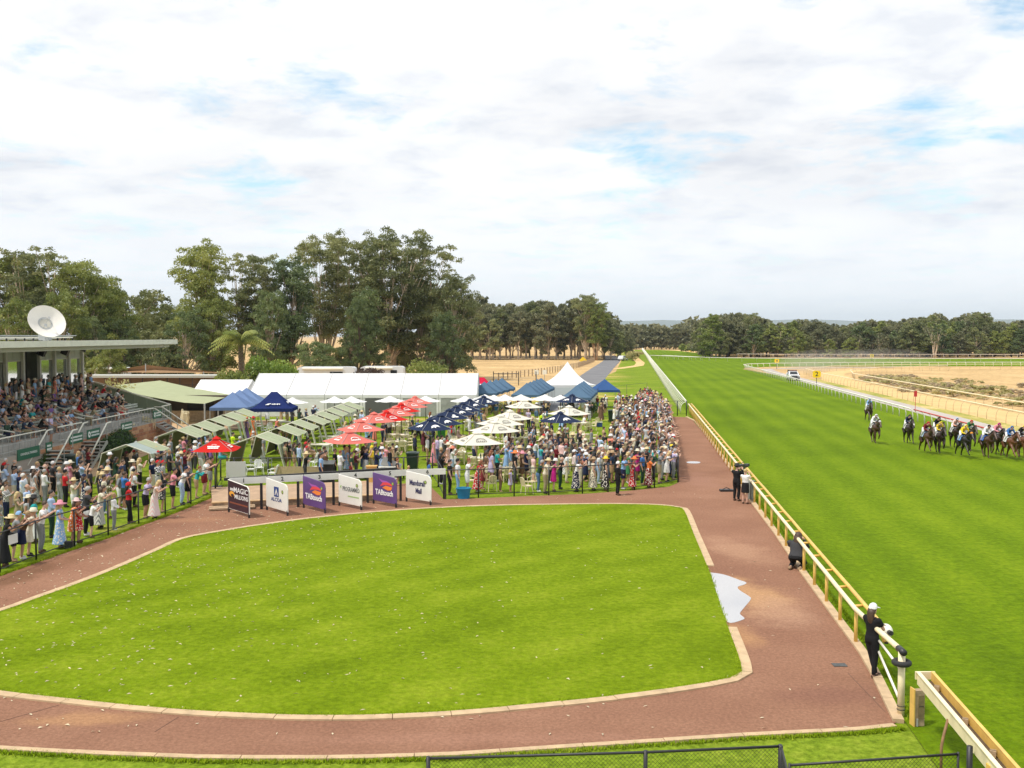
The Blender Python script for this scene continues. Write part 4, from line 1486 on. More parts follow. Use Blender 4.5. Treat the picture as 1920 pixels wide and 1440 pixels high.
def grandstand():
 g = empty('grandstand', (XF, YB, 0))
 o = g.location.copy()

 def B(name, c, s, m, parent=g, mb=None):
  return MB().box(Vector(c) - o, s).build(name, m, parent)
 ym, yl = (YA + YB) / 2, YB - YA
 B('platform', ((XF - 0.75), ym, ZP / 2 - 0.02), (1.5, yl, ZP - 0.04), STEPC)
 n = 5
 for k in range(n):
  z = ZP + (k + 1) * (ZT - ZP) / n
  x = XF - 1.5 - k * 1.0
  B('terrace_step', (x - 0.5, ym, z / 2), (0.998, yl, z), STEPC)
 B('top_deck', (XB + 0.0 - 0.35, ym, ZT / 2 + 0.001), (2.2, yl, ZT - 0.003), STEPC)
 # slatted benches, each slat a piece of its own where it can be told apart
 for k in range(n):
  z = ZP + (k + 1) * (ZT - ZP) / n
  x = XF - 1.5 - k * 1.0 - 0.62
  for (y0, y1) in ((YA + 1, 56.0), (57.6, 66.8), (68.6, 79.6)):
   br = empty('bench', Vector((x, (y0 + y1) / 2, z)) - o)
   br.parent = g
   for j in range(3):
    MB().box((0.13 - j * 0.13, 0, 0.43), (0.105, y1 - y0, 0.035)).build('slat', SEATG, br)
   for j in range(2):
    MB().box((-0.28 - 0.02 * j, 0, 0.62 + 0.17 * j), (0.03, y1 - y0, 0.12)).build('slat', SEATG, br)
   yy = y0 + 0.4
   while yy < y1:
    obj('bracket', BRK, None, br, (0, yy - (y0 + y1) / 2, 0))
    yy += 2.4
 # rear wall: boards over a window band
 B('wall', (XB - 1.5, ym, ZT + 2.0), (0.2, yl, 4.0), STANDG)
 ys = [79.7 - 2.42 * k for k in range(9)]
 for i, y in enumerate(ys):
  MB().box(Vector((XB, y, (ZT + 7.55) / 2)) - o, (0.20, 0.24, 7.55 - ZT)).build('column', pmat('column_grey', (0.5, 0.5, 0.45), 0.6, var=0.08), g)
 for i in range(len(ys) - 1):
  y0, y1 = ys[i + 1] + 0.12, ys[i] - 0.12
  if i == 3:
   continue                     # open doorway
  for h in (0, 1):
   ya = y0 + h * (y1 - y0) / 2
   MB().box(Vector((XB - 0.12, ya + (y1 - y0) / 4, 7.02)) - o, (0.05, (y1 - y0) / 2 - 0.03, 1.05)).build('wall_panel', STANDG, g)
  w = MB().box(Vector((XB - 0.15, (y0 + y1) / 2, 5.5)) - o, (0.03, y1 - y0, 1.9)).build('window', GLASS, g)
  for zz in (4.52, 6.46):
   MB().box(Vector((XB - 0.13, (y0 + y1) / 2, zz)) - o, (0.09, y1 - y0, 0.08)).build('frame', pmat('column_grey', (0.5, 0.5, 0.45)), w)
  MB().box(Vector((XB - 0.12, (y0 + y1) / 2, 3.98)) - o, (0.06, y1 - y0, 1.02)).build('wall_panel', STANDG, g)
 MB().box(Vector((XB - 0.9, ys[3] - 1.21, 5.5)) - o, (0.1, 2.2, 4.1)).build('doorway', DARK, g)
 # roof: long cantilever with deep fascia, raised rear roof with rows of panels
 r = MB()
 xf, xr = -27.3, -38.0
 r.add([Vector(p) - o for p in ((xf, YA, 7.86), (xf, YB + 0.5, 7.86), (xr, YB + 0.5, 7.55), (xr, YA, 7.55), (xf, YA, 7.74), (xf, YB + 0.5, 7.74), (xr, YB + 0.5, 7.4), (xr, YA, 7.4))],
  [(0, 1, 2, 3), (7, 6, 5, 4), (0, 4, 5, 1), (1, 5, 6, 2), (2, 6, 7, 3), (3, 7, 4, 0)])
 ro = r.build('roof', ROOFW, g)
 MB().box(Vector((xf + 0.06, ym + 0.25, 7.74)) - o, (0.12, yl + 0.7, 0.36)).build('fascia', ROOFW, ro)
 MB().box(Vector((xf - 0.5, ym + 0.1, 7.42)) - o, (0.16, yl + 0.2, 0.24)).build('gutter_beam', pmat('roof_under', (0.42, 0.43, 0.37), 0.7), ro)
 MB().box(Vector(((xf + xr) / 2, YB + 0.56, 7.66)) - o, (10.6, 0.1, 0.34)).build('fascia', ROOFW, ro)
 for k in range(14):
  MB().box(Vector((-36.0, 79.0 - 2.6 * k, 8.1)) - o, (2.0, 2.3, 0.05), rot=Matrix.Rotation(R(-8), 3, 'Y')).build('roof_panel', pmat('roof_panel_grey', (0.35, 0.37, 0.38), 0.4, metal=0.3), ro)
 st = MB()
 for k in range(28):
  st.box(Vector((-35.1, 79.6 - 1.3 * k, 7.84)) - o, (0.08, 0.08, 0.5))
 st.build('panel_stand', BLACKM, ro)
 MB().box(Vector((-35.05, 61.5, 8.08)) - o, (0.06, 36, 0.07)).build('panel_rail', WHITEP, ro)
 # end wall: green sheets under a sloping handrail
 for k in range(7):
  xa, xb = XF - k * 0.98, XF - (k + 1) * 0.98 + 0.02
  za, zb = 2.62 + (XF - xa) * 0.30, 2.62 + (XF - xb) * 0.30
  MB().slab(Vector((xb, YB + 0.06, 0.8)) - o, Vector((xa, YB + 0.06, 0.8)) - o, Vector((xa, YB + 0.06, za - 0.06)) - o, Vector((xb, YB + 0.06, zb - 0.06)) - o, 0.05).build('end_panel', COLORB, g)
 MB().tube([Vector((XF, YB, 2.66)) - o, Vector((XF - 6.9, YB, 4.72)) - o], 0.045, 8).build('handrail', WHITEP, g, smooth=True)
 # front wall of brick courses below the platform
 wall = MB().box(Vector((XF + 0.03, ym, 0.8)) - o, (0.06, yl, 1.55)).build('front_wall', pmat('mortar', (0.36, 0.31, 0.26), 0.9), g)
 bm_ = [MB().box((0, 0, 0), (0.02, 0.76, 0.235)).mesh('brick') for _ in BRICKM]
 for me, m in zip(bm_, BRICKM):
  me.materials.append(m)
 cnt = 0
 for row in range(6):
  y = YB - 0.4 - (0.4 if row % 2 else 0)
  while y > 58.0 and cnt < 180:
   obj('brick', rnd.choice(bm_), None, wall, Vector((XF + 0.068, y, 0.15 + row * 0.255)) - o)
   cnt += 1
   y -= 0.79
 tag(g, 'grandstand with long cantilevered pale roof and terraced seats, left', 'grandstand')
 # front balustrade in bays
 f = empty('stand_railing', (XF, YB, ZP))
 o2 = f.location.copy()
 spans = [(80.2, 78.4), (76.6, 65.4), (63.8, 60.4), (58.8, 50.0), (48.4, 40.0)]
 bal = MB().box((0, 0, 0.5), (0.03, 0.03, 1.0)).mesh('baluster')
 bal.materials.append(GREYM)
 for a, b in spans:
  MB().tube([Vector((XF - 0.05, a, ZP + 1.03)) - o2, Vector((XF - 0.05, b, ZP + 1.03)) - o2], 0.042, 8).build('top_rail', WHITEP, f, smooth=True)
  for zz in (0.2, 0.6):
   MB().tube([Vector((XF - 0.05, a, ZP + zz)) - o2, Vector((XF - 0.05, b, ZP + zz)) - o2], 0.02, 6).build('middle_rail', GREYM, f, smooth=True)
  y = a
  while y > b - 0.01:
   obj('baluster', bal, None, f, Vector((XF - 0.05, y, ZP)) - o2)
   y -= 0.62
 tag(f, 'white-topped railing along the front edge of the grandstand', 'railing')
 return g


GS = grandstand()


def stair(y0, w, label, along=False):
 # along: the flight runs down beside the front wall, towards the near end
 s = empty('stand_stairs', (XF + 0.78, y0, 0), -math.pi / 2) if along else empty('stand_stairs', (XF, y0, 0))
 for k in range(8):
  z = ZP - (k + 1) * ZP / 8.5
  MB().box((0.16 + 0.30 * k, 0, z - 0.02), (0.31, w, 0.05)).build('tread', STEPC, s)
  MB().box((0.02 + 0.30 * k, 0, z - 0.1), (0.02, w - 0.05, 0.12)).build('riser', pmat('dark_riser', (0.08, 0.08, 0.075), 0.8), s)
 for sg in (-1, 1):
  MB().beam((0, sg * w / 2, ZP - 0.2), (2.6, sg * w / 2, -0.02), 0.05, 0.22).build('stringer', GREYM, s)
  MB().tube([(-0.6, sg * w / 2, ZP + 1.0), (0.05, sg * w / 2, ZP + 0.98), (2.55, sg * w / 2, 0.85)], 0.05, 8).build('handrail', WHITEP, s, smooth=True)
  for q in (0.05, 1.2, 2.4):
   zz = ZP + 0.98 - (q - 0.05) * 0.585
   MB().tube([(q, sg * w / 2, max(0, zz - 1.0)), (q, sg * w / 2, zz)], 0.025, 6).build('post', GREYM, s)
 tag(s, label, 'stairs', 'stairs up to the grandstand')


stair(58.9, 1.5, 'stairs to the grandstand nearest the left frame edge, beside the bin', True)
stair(63.9, 1.5, 'middle stairs to the grandstand left of the round hedges', True)
stair(77.5, 1.6, 'far stairs to the grandstand beside the shade sail')


def aisle(y):
 a = empty('aisle_railing', (XF - 1.5, y, ZP))
 for sg in (-0.7, 0.7):
  MB().tube([(0.3, sg, 1.0), (-0.6, sg, 1.15), (-4.6, sg, 2.62)], 0.042, 8).build('handrail', WHITEP, a, smooth=True)
  for q in (0.3, -1.2, -2.9, -4.6):
   zz = 1.15 + max(0, -0.6 - q) * 0.3675
   MB().tube([(q, sg, zz - 1.1), (q, sg, zz)], 0.022, 6).build('post', GREYM, a)
 return a


tag(aisle(67.6), 'pair of sloping white handrails up the middle aisle of the stand', 'handrail', 'aisle handrails in the stand')
tag(aisle(56.8), 'pair of sloping white handrails up the aisle at the left frame edge', 'handrail', 'aisle handrails in the stand')

SIGNW = pmat('sign_white', (0.75, 0.78, 0.74), 0.5)


def green_sign(y, w, z, label, text=None, roundel=False):
 s = empty('green_sign', (XF + 0.1, y, z))
 s.rotation_euler = (0, 0, math.pi / 2)
 MB().box((0, 0.0, 0), (w, 0.03, 0.62)).build('board', GREENS, s)
 x0 = -w / 2 + 0.12
 if roundel:
  MB().tube([(-w / 2 + 0.32, -0.018, 0.0), (-w / 2 + 0.32, -0.024, 0.0)], 0.2, 16).build('roundel', SIGNW, s)
  MB().box((-w / 2 + 0.32, -0.027, 0.0), (0.2, 0.004, 0.07), rot=Matrix.Rotation(0.6, 3, 'Y')).build('roundel_mark', GREENS, s)
  x0 += 0.5
 if text:
  me = text_mesh(text, 0.2, 0.004)
  t = obj('lettering', me, SIGNW, s, (0, -0.022, 0))
  t.rotation_euler = (math.pi / 2, 0, 0)
 else:
  mb = MB()
  for k in range(2):
   x = x0
   while x < w / 2 - 0.2:
    l = rnd.uniform(0.06, 0.16)
    mb.box((x + l / 2, -0.02, 0.1 - 0.2 * k), (l, 0.006, 0.11))
    x += l + 0.035
  mb.build('lettering', SIGNW, s)
 tag(s, label, 'sign', 'green signs on the stand railing')


green_sign(77.0, 1.8, 2.15, 'green sign with roundel near the far stairs of the stand', roundel=True)
green_sign(70.8, 2.0, 1.75, 'green sign with roundel above the round hedges', roundel=True)
green_sign(65.2, 2.0, 1.8, 'green sign with roundel beside the middle stairs handrail', roundel=True)
green_sign(62.6, 1.9, 1.75, 'long green sign without roundel between the two nearer stairs')
green_sign(56.4, 2.6, 1.55, 'long green sign lettered OWNERS & TRAINERS at the left edge', text='OWNERS & TRAINERS')
green_sign(58.9, 0.8, 1.6, 'small square green sign right of the OWNERS & TRAINERS sign')


# satellite dish on the stand roof
d = empty('satellite_dish', (-33.0, 70.5, 7.8))
fwd = Vector((0.62, -0.62, 0.48)).normalized()
Mr = fwd.to_track_quat('Z', 'Y').to_matrix()
prof = [(0.0, 0.0), (0.35, 0.03), (0.7, 0.12), (1.0, 0.25), (1.28, 0.42)]
n = 28
vs, fs = [], []
for r_, z_ in prof[1:]:
 for k in range(n):
  a = 2 * math.pi * k / n
  vs.append(Mr @ Vector((r_ * math.cos(a), r_ * math.sin(a), z_)))
for i in range(len(prof) - 2):
 for k in range(n):
  fs.append((i * n + k, i * n + (k + 1) % n, (i + 1) * n + (k + 1) % n, (i + 1) * n + k))
vs2 = [v - fwd * 0.04 for v in vs]
c0 = Vector((0, 0, 1.25))
mb = MB()
mb.add([v + c0 for v in vs], fs).add([v + c0 for v in vs2], [f[::-1] for f in fs])
e = (len(prof) - 2) * n
mb.add([v + c0 for v in vs[e:]] + [v + c0 for v in vs2[e:]], [(k, n + k, n + (k + 1) % n, (k + 1) % n) for k in range(n)])
mb.build('reflector', pmat('dish_white', (0.72, 0.69, 0.64), 0.55, var=0.06, scale=1.0), d, smooth=True)
mb = MB()
ring_ = [Mr @ Vector((r_ * math.cos(2 * math.pi * k / n), r_ * math.sin(2 * math.pi * k / n), z_)) + c0 for r_, z_ in ((0.5, 0.075), (0.36, 0.04)) for k in range(n)]
mb.add(ring_, [(k, (k + 1) % n, n + (k + 1) % n, n + k) for k in range(n)])
mb.build('centre_ring', GREYM, d)
MB().tube([c0 + fwd * 0.02, c0 + fwd * 0.05], 0.37, 20).build('hub', pmat('dish_hub', (0.5, 0.48, 0.42), 0.6), d)
st = MB()
for k in range(3):
 a = 2 * math.pi * k / 3
 st.tube([c0 + Mr @ Vector((0.42 * math.cos(a), 0.42 * math.sin(a), 0.06)), c0 + fwd * 0.75], 0.022, 6)
st.tube([c0 + fwd * 0.62, c0 + fwd * 0.9], 0.09, 10)
st.build('feed_horn', GREYM, d)
mb = MB().tube([(0, 0, -0.05), (0, 0, 1.1)], 0.14, 10).tube([(0, 0, 0.95), c0 - fwd * 0.1], 0.2, 10).box((-0.1, 0.15, 0.55), (0.7, 0.5, 0.9))
mb.build('mount', pmat('mount_grey', (0.4, 0.42, 0.45), 0.6), d)
tag(d, 'large white satellite dish on the grandstand roof', 'satellite dish')
for k, (y, lab) in enumerate(((75.8, 'black loudspeaker hung under the roof by the second window'), (72.0, 'black loudspeaker hung under the roof over the doorway'), (78.9, 'small black camera under the roof at the end column'))):
 s = empty('loudspeaker', (XB + 0.45, y, 7.1))
 MB().box((0, 0, 0), (0.5, 0.4, 0.65) if k < 2 else (0.4, 0.2, 0.22), rot=Matrix.Rotation(R(25), 3, 'Y')).build('cabinet', BLACKM, s)
 MB().tube([(-0.1, 0, 0.3), (-0.2, 0, 0.6)], 0.03, 6).build('bracket', BLACKM, s)
 tag(s, lab, 'loudspeaker' if k < 2 else 'camera')

# round clipped hedges
hk = None
for k, (u, v, rr) in enumerate(((203, 860, 0.85), (213, 857, 0.95), (225, 853, 1.05))):
 p = P(u, v)
 p.y = 26.5 * FOC / (960 - u)
 p.x = -26.5
 b = empty('clipped_hedge', p)
 r_ = random.Random(k)
 blobs = [(0, 0, rr * 0.85, rr * 0.95)]
 rs = np.random.RandomState(k)
 vv, ff, tt = leaf_cloud(rs, blobs, 2600, 0.07, zflat=1.0)
 me = fast_mesh('foliage', vv, ff)
 me.attributes.new('tone', 'FLOAT', 'FACE').data.foreach_set('value', tt.astype(np.float32))
 obj('foliage', me, HEDGEL, b)
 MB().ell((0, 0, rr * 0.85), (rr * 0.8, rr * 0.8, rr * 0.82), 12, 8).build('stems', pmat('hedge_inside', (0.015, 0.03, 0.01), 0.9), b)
 tag(b, ('nearest of three round clipped hedges below the stand', 'middle one of three round clipped hedges below the stand', 'farthest of three round clipped hedges below the stand')[k], 'hedge', 'round hedges below the stand')
bush('planter_shrub', 72, 893, None, 1.7, 1.35, HEDGEL, 'dark green shrub in a pale tub by the tan pavement', n=2400, size=0.09, seed=31)
bush('planter_shrub', 42, 882, None, 1.3, 1.0, GUML, 'small green shrub beside the potted shrub at the left', n=1300, size=0.09, seed=32)
t = MB().lathe([(0.62, 0), (0.78, 0.1), (0.8, 0.42), (0.74, 0.42), (0.7, 0.3), (0.0, 0.3)], 20, cap=False).build('planter', pmat('planter_cream', (0.6, 0.55, 0.45), 0.8, var=0.1), loc=P(74, 905), smooth=True)
tag(t, 'wide cream planter tub by the tan pavement', 'planter')
t = MB().box((0, 0, 0.35), (0.7, 0.7, 0.7)).box((0, 0, 0.71), (0.76, 0.76, 0.06)).build('planter', pmat('planter_grey', (0.36, 0.37, 0.36), 0.8), loc=P(60, 906))
tag(t, 'square grey planter left of the wide cream tub', 'planter')
# ================================================================== marquees, tents, umbrellas
def canvas_mat(name, col, trans=0.25, var=0.06):
 m = bpy.data.materials.new(name)
 m.use_nodes = True
 nt = m.node_tree
 nt.nodes.clear()
 out = nn(nt, 'ShaderNodeOutputMaterial')
 tc = nn(nt, 'ShaderNodeTexCoord')
 n = nn(nt, 'ShaderNodeTexNoise', i_Scale=1.3, i_Detail=5.0)
 nt.links.new(tc.outputs['Object'], n.inputs['Vector'])
 c = mixc(nt, 1.0, col, ramp(nt, n.outputs[0], [(0.3, 1 - var), (0.7, 1 + var)]), 'MULTIPLY')
 d = nn(nt, 'ShaderNodeBsdfDiffuse')
 t = nn(nt, 'ShaderNodeBsdfTranslucent')
 nt.links.new(c, d.inputs[0])
 nt.links.new(c, t.inputs[0])
 n2 = nn(nt, 'ShaderNodeTexNoise', i_Scale=2.2, i_Detail=2.0)
 nt.links.new(tc.outputs['Object'], n2.inputs['Vector'])
 bp = nn(nt, 'ShaderNodeBump', i_Strength=0.25, i_Distance=0.12)
 nt.links.new(n2.outputs[0], bp.inputs['Height'])
 nt.links.new(bp.outputs[0], d.inputs['Normal'])
 mx = nn(nt, 'ShaderNodeMixShader', i_0=trans)
 nt.links.new(d.outputs[0], mx.inputs[1])
 nt.links.new(t.outputs[0], mx.inputs[2])
 nt.links.new(mx.outputs[0], out.inputs[0])
 MATS[name] = m
 return m


CW = canvas_mat('white_canvas', (0.84, 0.84, 0.84), 0.2, 0.03)
CU = canvas_mat('cream_canvas', (0.80, 0.77, 0.69), 0.25, 0.05)
CB = canvas_mat('blue_canvas', (0.10, 0.17, 0.26), 0.15)
CBL = canvas_mat('light_blue_canvas', (0.17, 0.25, 0.44), 0.2)
CN = canvas_mat('navy_canvas', (0.022, 0.035, 0.13), 0.12)
CNU = canvas_mat('dark_navy_canvas', (0.03, 0.042, 0.085), 0.12)
CR = canvas_mat('red_canvas', (0.62, 0.035, 0.03), 0.2)
CP = canvas_mat('faded_pink_canvas', (0.72, 0.2, 0.17), 0.2, 0.1)
CC = canvas_mat('crimson_canvas', (0.55, 0.02, 0.06), 0.15)
CG = canvas_mat('sage_canvas', (0.40, 0.44, 0.30), 0.15, 0.08)
CGD = canvas_mat('dark_green_canvas', (0.05, 0.12, 0.09), 0.1, 0.08)
CGB = canvas_mat('grey_blue_canvas', (0.36, 0.42, 0.40), 0.15, 0.08)
CSAIL = canvas_mat('green_shade_sail', (0.38, 0.41, 0.26), 0.12, 0.05)
CBR = canvas_mat('brown_shade_sail', (0.33, 0.21, 0.12), 0.15, 0.08)
CLEAR = pmat('clear_window_sheet', (0.33, 0.34, 0.33), 0.2, var=0.2, scale=1.2)
LOGOW = pmat('print_white', (0.78, 0.78, 0.76), 0.7)
LOGOK = pmat('print_grey', (0.22, 0.2, 0.18), 0.7)
ALU = pmat('tent_frame', (0.55, 0.55, 0.54), 0.4, metal=0.5)


def marquee():
 x0, x1, yf, yr, yb = -26.9, -3.6, 101.4, 106.1, 110.8
 ze, zr = 2.2, 4.22
 m = empty('marquee', (x0, yf, 0))
 o = m.location.copy()
 n = 6
 w = (x1 - x0) / n
 for k in range(n):
  xa, xb = x0 + k * w + 0.02, x0 + (k + 1) * w - 0.02
  for (ya, za, yb_, zb) in ((yf, ze, yr, zr), (yr, zr, yb, ze)):
   mb = MB()
   g = 6
   vs, fs = [], []
   for i in range(g + 1):
    for j in range(g + 1):
     s, t = i / g, j / g
     sag = -0.10 * math.sin(math.pi * s) * math.sin(math.pi * t)
     vs.append(Vector((xa + (xb - xa) * s, ya + (yb_ - ya) * t, za + (zb - za) * t + sag)) - o)
   for i in range(g):
    for j in range(g):
     a = i * (g + 1) + j
     fs.append((a, a + g + 1, a + g + 2, a + 1))
   mb.add(vs, fs)
   mb.build('roof_panel', CW, m, smooth=True)
  MB().box(Vector(((xa + xb) / 2, yf - 0.02, ze - 0.16)) - o, (w - 0.05, 0.02, 0.30)).build('valance', CW, m)
  if k in (0, 1):
   MB().box(Vector(((xa + xb) / 2, yf, ze / 2 - 0.17)) - o, (w - 0.1, 0.02, ze - 0.34)).build('wall_panel', CW, m)
  else:
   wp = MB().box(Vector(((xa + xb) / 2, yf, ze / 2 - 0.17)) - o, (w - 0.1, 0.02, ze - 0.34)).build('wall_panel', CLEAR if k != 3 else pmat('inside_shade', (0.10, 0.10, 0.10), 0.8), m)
   for q in (-0.47, 0.0, 0.47) if k != 3 else (-0.46, 0.46):
    MB().box(Vector(((xa + xb) / 2 + q * w, yf - 0.02, ze / 2 - 0.17)) - o, (0.22, 0.02, ze - 0.36)).build('wall_strip', CW, wp)
 for k in range(n + 1):
  x = x0 + k * w
  MB().tube([Vector((x, yf, 0)) - o, Vector((x, yf, ze)) - o, Vector((x, yr, zr)) - o, Vector((x, yb, ze)) - o, Vector((x, yb, 0)) - o], 0.06, 6).build('frame', ALU, m)
 for x in (x0, x1):
  mb = MB()
  mb.add([Vector(p) - o for p in ((x, yf, 0), (x, yb, 0), (x, yb, ze), (x, yr, zr - 0.03), (x, yf, ze))], [(0, 1, 2, 3, 4)])
  mb.build('gable', CW, m)
 MB().box(Vector(((x0 + x1) / 2, yb, 1.0)) - o, (x1 - x0, 0.02, 2.0)).build('back_wall', CW, m)
 tag(m, 'long white marquee of six bays with clear side panels', 'marquee')


marquee()
m = empty('marquee', (-33.6, 104, 0))
for (a, b, c, d_) in (((0, 0, 2.1), (5.6, 0, 2.1), (5.6, 3.4, 3.5), (0, 3.4, 3.5)), ((0, 6.8, 2.1), (0, 3.4, 3.5), (5.6, 3.4, 3.5), (5.6, 6.8, 2.1))):
 MB().slab(a, b, c, d_, 0.02).build('roof_panel', CW, m)
MB().box((2.8, 0, 1.0), (5.6, 0.03, 2.1)).build('wall_panel', CW, m)
MB().add([(0, 0, 0), (0, 6.8, 0), (0, 6.8, 2.1), (0, 3.4, 3.48), (0, 0, 2.1)], [(0, 1, 2, 3, 4)]).build('gable', CW, m)
MB().add([(5.6, 0, 0), (5.6, 6.8, 0), (5.6, 6.8, 2.1), (5.6, 3.4, 3.48), (5.6, 0, 2.1)], [(0, 1, 2, 3, 4)]).build('gable', CW, m)
tag(m, 'small low white marquee behind the light blue tents', 'marquee')


def peak_tent(loc, w, ze, zp, rz, mat, label, curve=1.7, n=10, wall=True, cat='tent', name='peak_tent', group=None, leg_m=None, wall_m=None, valance=0.3, d=None):
 """Square tent: canopy of four sheets sweeping up to one peak, valance, legs."""
 t = empty(name, loc, rz)
 d = d or w
 hw, hd = w / 2, d / 2
 cs = [(-hw, -hd), (hw, -hd), (hw, hd), (-hw, hd)]
 for i in range(4):
  a, b = Vector(cs[i]), Vector(cs[(i + 1) % 4])
  vs, fs = [], []
  for k in range(n + 1):
   q = k / n
   z = ze + (zp - ze) * q ** curve
   for s in range(5):
    p = a.lerp(b, s / 4) * (1 - q)
    sag = -0.06 * w / 3 * math.sin(math.pi * s / 4) * (1 - q)
    vs.append((p.x, p.y, z + sag))
  for k in range(n):
   for s in range(4):
    e = k * 5 + s
    fs.append((e, e + 1, e + 6, e + 5))
  MB().add(vs, fs).build('canopy_panel', mat, t, smooth=True)
  dv = (b - a).normalized()
  nv = Vector((dv.y, -dv.x))
  mid = (a + b) / 2
  L = (b - a).length
  MB().box((mid.x, mid.y, ze - valance / 2 - 0.01), (L, 0.012, valance), rz=math.atan2(dv.y, dv.x)).build('valance', mat, t)
  if wall and i in (0, 1, 3):
   MB().box((mid.x, mid.y, (ze - valance) / 2), (L - 0.1, 0.02, ze - valance - 0.02), rz=math.atan2(dv.y, dv.x)).build('wall_panel', wall_m or mat, t)
 lg = MB().box((0, 0, ze / 2), (0.05, 0.05, ze)).mesh('leg')
 lg.materials.append(leg_m or ALU)
 for c in cs:
  obj('leg', lg, None, t, (c[0] * 0.98, c[1] * 0.98, 0))
 tag(t, label, cat, group)
 return t


CLG = pmat('clear_wall_grey', (0.62, 0.66, 0.66), 0.4)
peak_tent((X(1064, 125), 125, 0), 6.0, 2.2, 5.0, R(8), CW, 'white high-peaked tent standing behind the blue tents', curve=1.9, wall=True, wall_m=CLG)
GB = 'blue pop-up tents'
ordn = ('front', 'second', 'third', 'fourth', 'rearmost')


def popup(u, v_eave, label, mat=CB, Y=None, w=3.0, rz=0.0, h=3.25, eave=2.05, d=None, wall=False, group=GB, curve=1.15):
 Y = Y or (CAM_H - eave) * FOC / (v_eave - 630)
 return peak_tent((X(u, Y), Y, 0), w, eave, h, rz, mat, label, curve=curve, n=5, wall=wall, name='popup_tent', group=group, d=d, valance=0.26)


for k in range(4):
 popup(908 + 11 * k, 0, '%s blue tent of the left row beside the marquee end' % ordn[k if k < 3 else 4], Y=108.5 + 3.1 * k, rz=R(-4))
for k in range(5):
 popup(988 + 6.6 * k, 0, '%s blue tent of the middle row, left of the high-peaked tent' % ordn[k], Y=105.5 + 3.1 * k, rz=R(-7))
for k in range(4):
 popup(1082 + 4.2 * k, 0, '%s blue tent of the right row before the high-peaked tent' % ordn[k if k < 3 else 4], Y=101 + 3.1 * k, rz=R(-7))
popup(1134, 730, 'single blue tent right of the high-peaked tent', rz=R(4), mat=canvas_mat('mid_blue_canvas', (0.05, 0.11, 0.27), 0.15))
for k in range(3):
 popup(436 + 13 * k, 0, '%s pale blue tent at the left end of the marquee' % ('front', 'middle', 'rear')[k], mat=CBL, Y=87.2 + 3.6 * k, w=3.3, rz=R(4), h=3.3)


def ridge_tent(loc, w, d, ze, zr, rid, rz, mat, label, logo=None, name='popup_tent', group=GB):
 """Pop-up with a short ridge."""
 t = empty(name, loc, rz)
 hw, hd, hr = w / 2, d / 2, rid / 2
 c = [(-hw, -hd, ze), (hw, -hd, ze), (hw, hd, ze), (-hw, hd, ze), (-hr, 0, zr), (hr, 0, zr)]
 for f in ((0, 1, 5, 4), (1, 2, 5), (2, 3, 4, 5), (3, 0, 4)):
  p = [Vector(c[i]) for i in f]
  a, b = p[0], p[1]
  tl, tr = (p[3], p[2]) if len(f) == 4 else (p[2], p[2])
  vs, fs = [], []
  for k in range(6):
   q = k / 5
   for s in range(6):
    r0 = a.lerp(b, s / 5)
    r1 = tl.lerp(tr, s / 5)
    pp = r0.lerp(r1, q)
    pp.z = ze + (zr - ze) * q ** 1.35
    vs.append(pp)
  for k in range(5):
   for s in range(5):
    e = k * 6 + s
    fs.append((e, e + 1, e + 7, e + 6))
  MB().add(vs, fs).build('canopy_panel', mat, t, smooth=True)
 for (a, b) in ((0, 1), (1, 2), (2, 3), (3, 0)):
  A, B_ = Vector(c[a]), Vector(c[b])
  mid = (A + B_) / 2
  dv = B_ - A
  MB().box((mid.x, mid.y, ze - 0.14), (dv.length, 0.014, 0.27), rz=math.atan2(dv.y, dv.x)).build('valance', mat, t)
 lg = MB().box((0, 0, ze / 2), (0.05, 0.05, ze)).mesh('leg')
 lg.materials.append(BLACKM)
 for q in c[:4]:
  obj('leg', lg, None, t, (q[0] * 0.98, q[1] * 0.98, 0))
 if logo:
  logo(t)
 tag(t, label, 'tent', group)
 return t


def navy_logo(t):
 # pale emblem and word-like strokes lying on two roof sides
 Ms = (Matrix.Translation((0.25, -1.2, 2.43)) @ Matrix.Rotation(R(25), 4, 'X'), Matrix.Translation((1.22, -0.1, 2.56)) @ Matrix.Rotation(R(90), 4, 'Z') @ Matrix.Rotation(R(33), 4, 'X'))
 for M in Ms:
  mb = MB()
  mb.prism([(-0.8, -0.12), (-0.55, 0.1), (-0.3, 0.14), (-0.36, 0.02), (-0.5, -0.02), (-0.46, -0.12)], 0, 0.008)
  x = -0.2
  for k in range(5):
   mb.box((x, 0.01, 0.004), (0.1, 0.2 if k % 2 else 0.13, 0.008), rz=0.15 * (k % 3 - 1))
   x += 0.15
  o = mb.build('printed_logo', LOGOW, t)
  o.matrix_basis = M


ridge_tent((-20.4, 85.3, 0), 3.5, 3.2, 2.08, 3.42, 0.5, R(3), CN, 'navy pop-up tent with white print in front of the marquee', navy_logo)


def red_logo(t):
 o = MB().box((0, 0, 0), (1.3, 0.22, 0.008)).build('printed_logo', LOGOW, t)
 o.matrix_basis = Matrix.Translation((0.6, -1.05, 2.5)) @ Matrix.Rotation(R(36), 4, 'X')


ridge_tent((-4.1, 118, 0), 4.2, 3.4, 2.1, 3.3, 1.6, R(-3), CC, 'crimson pop-up tent peeping out past the marquee end', red_logo, group='pop-up tents behind the marquee')


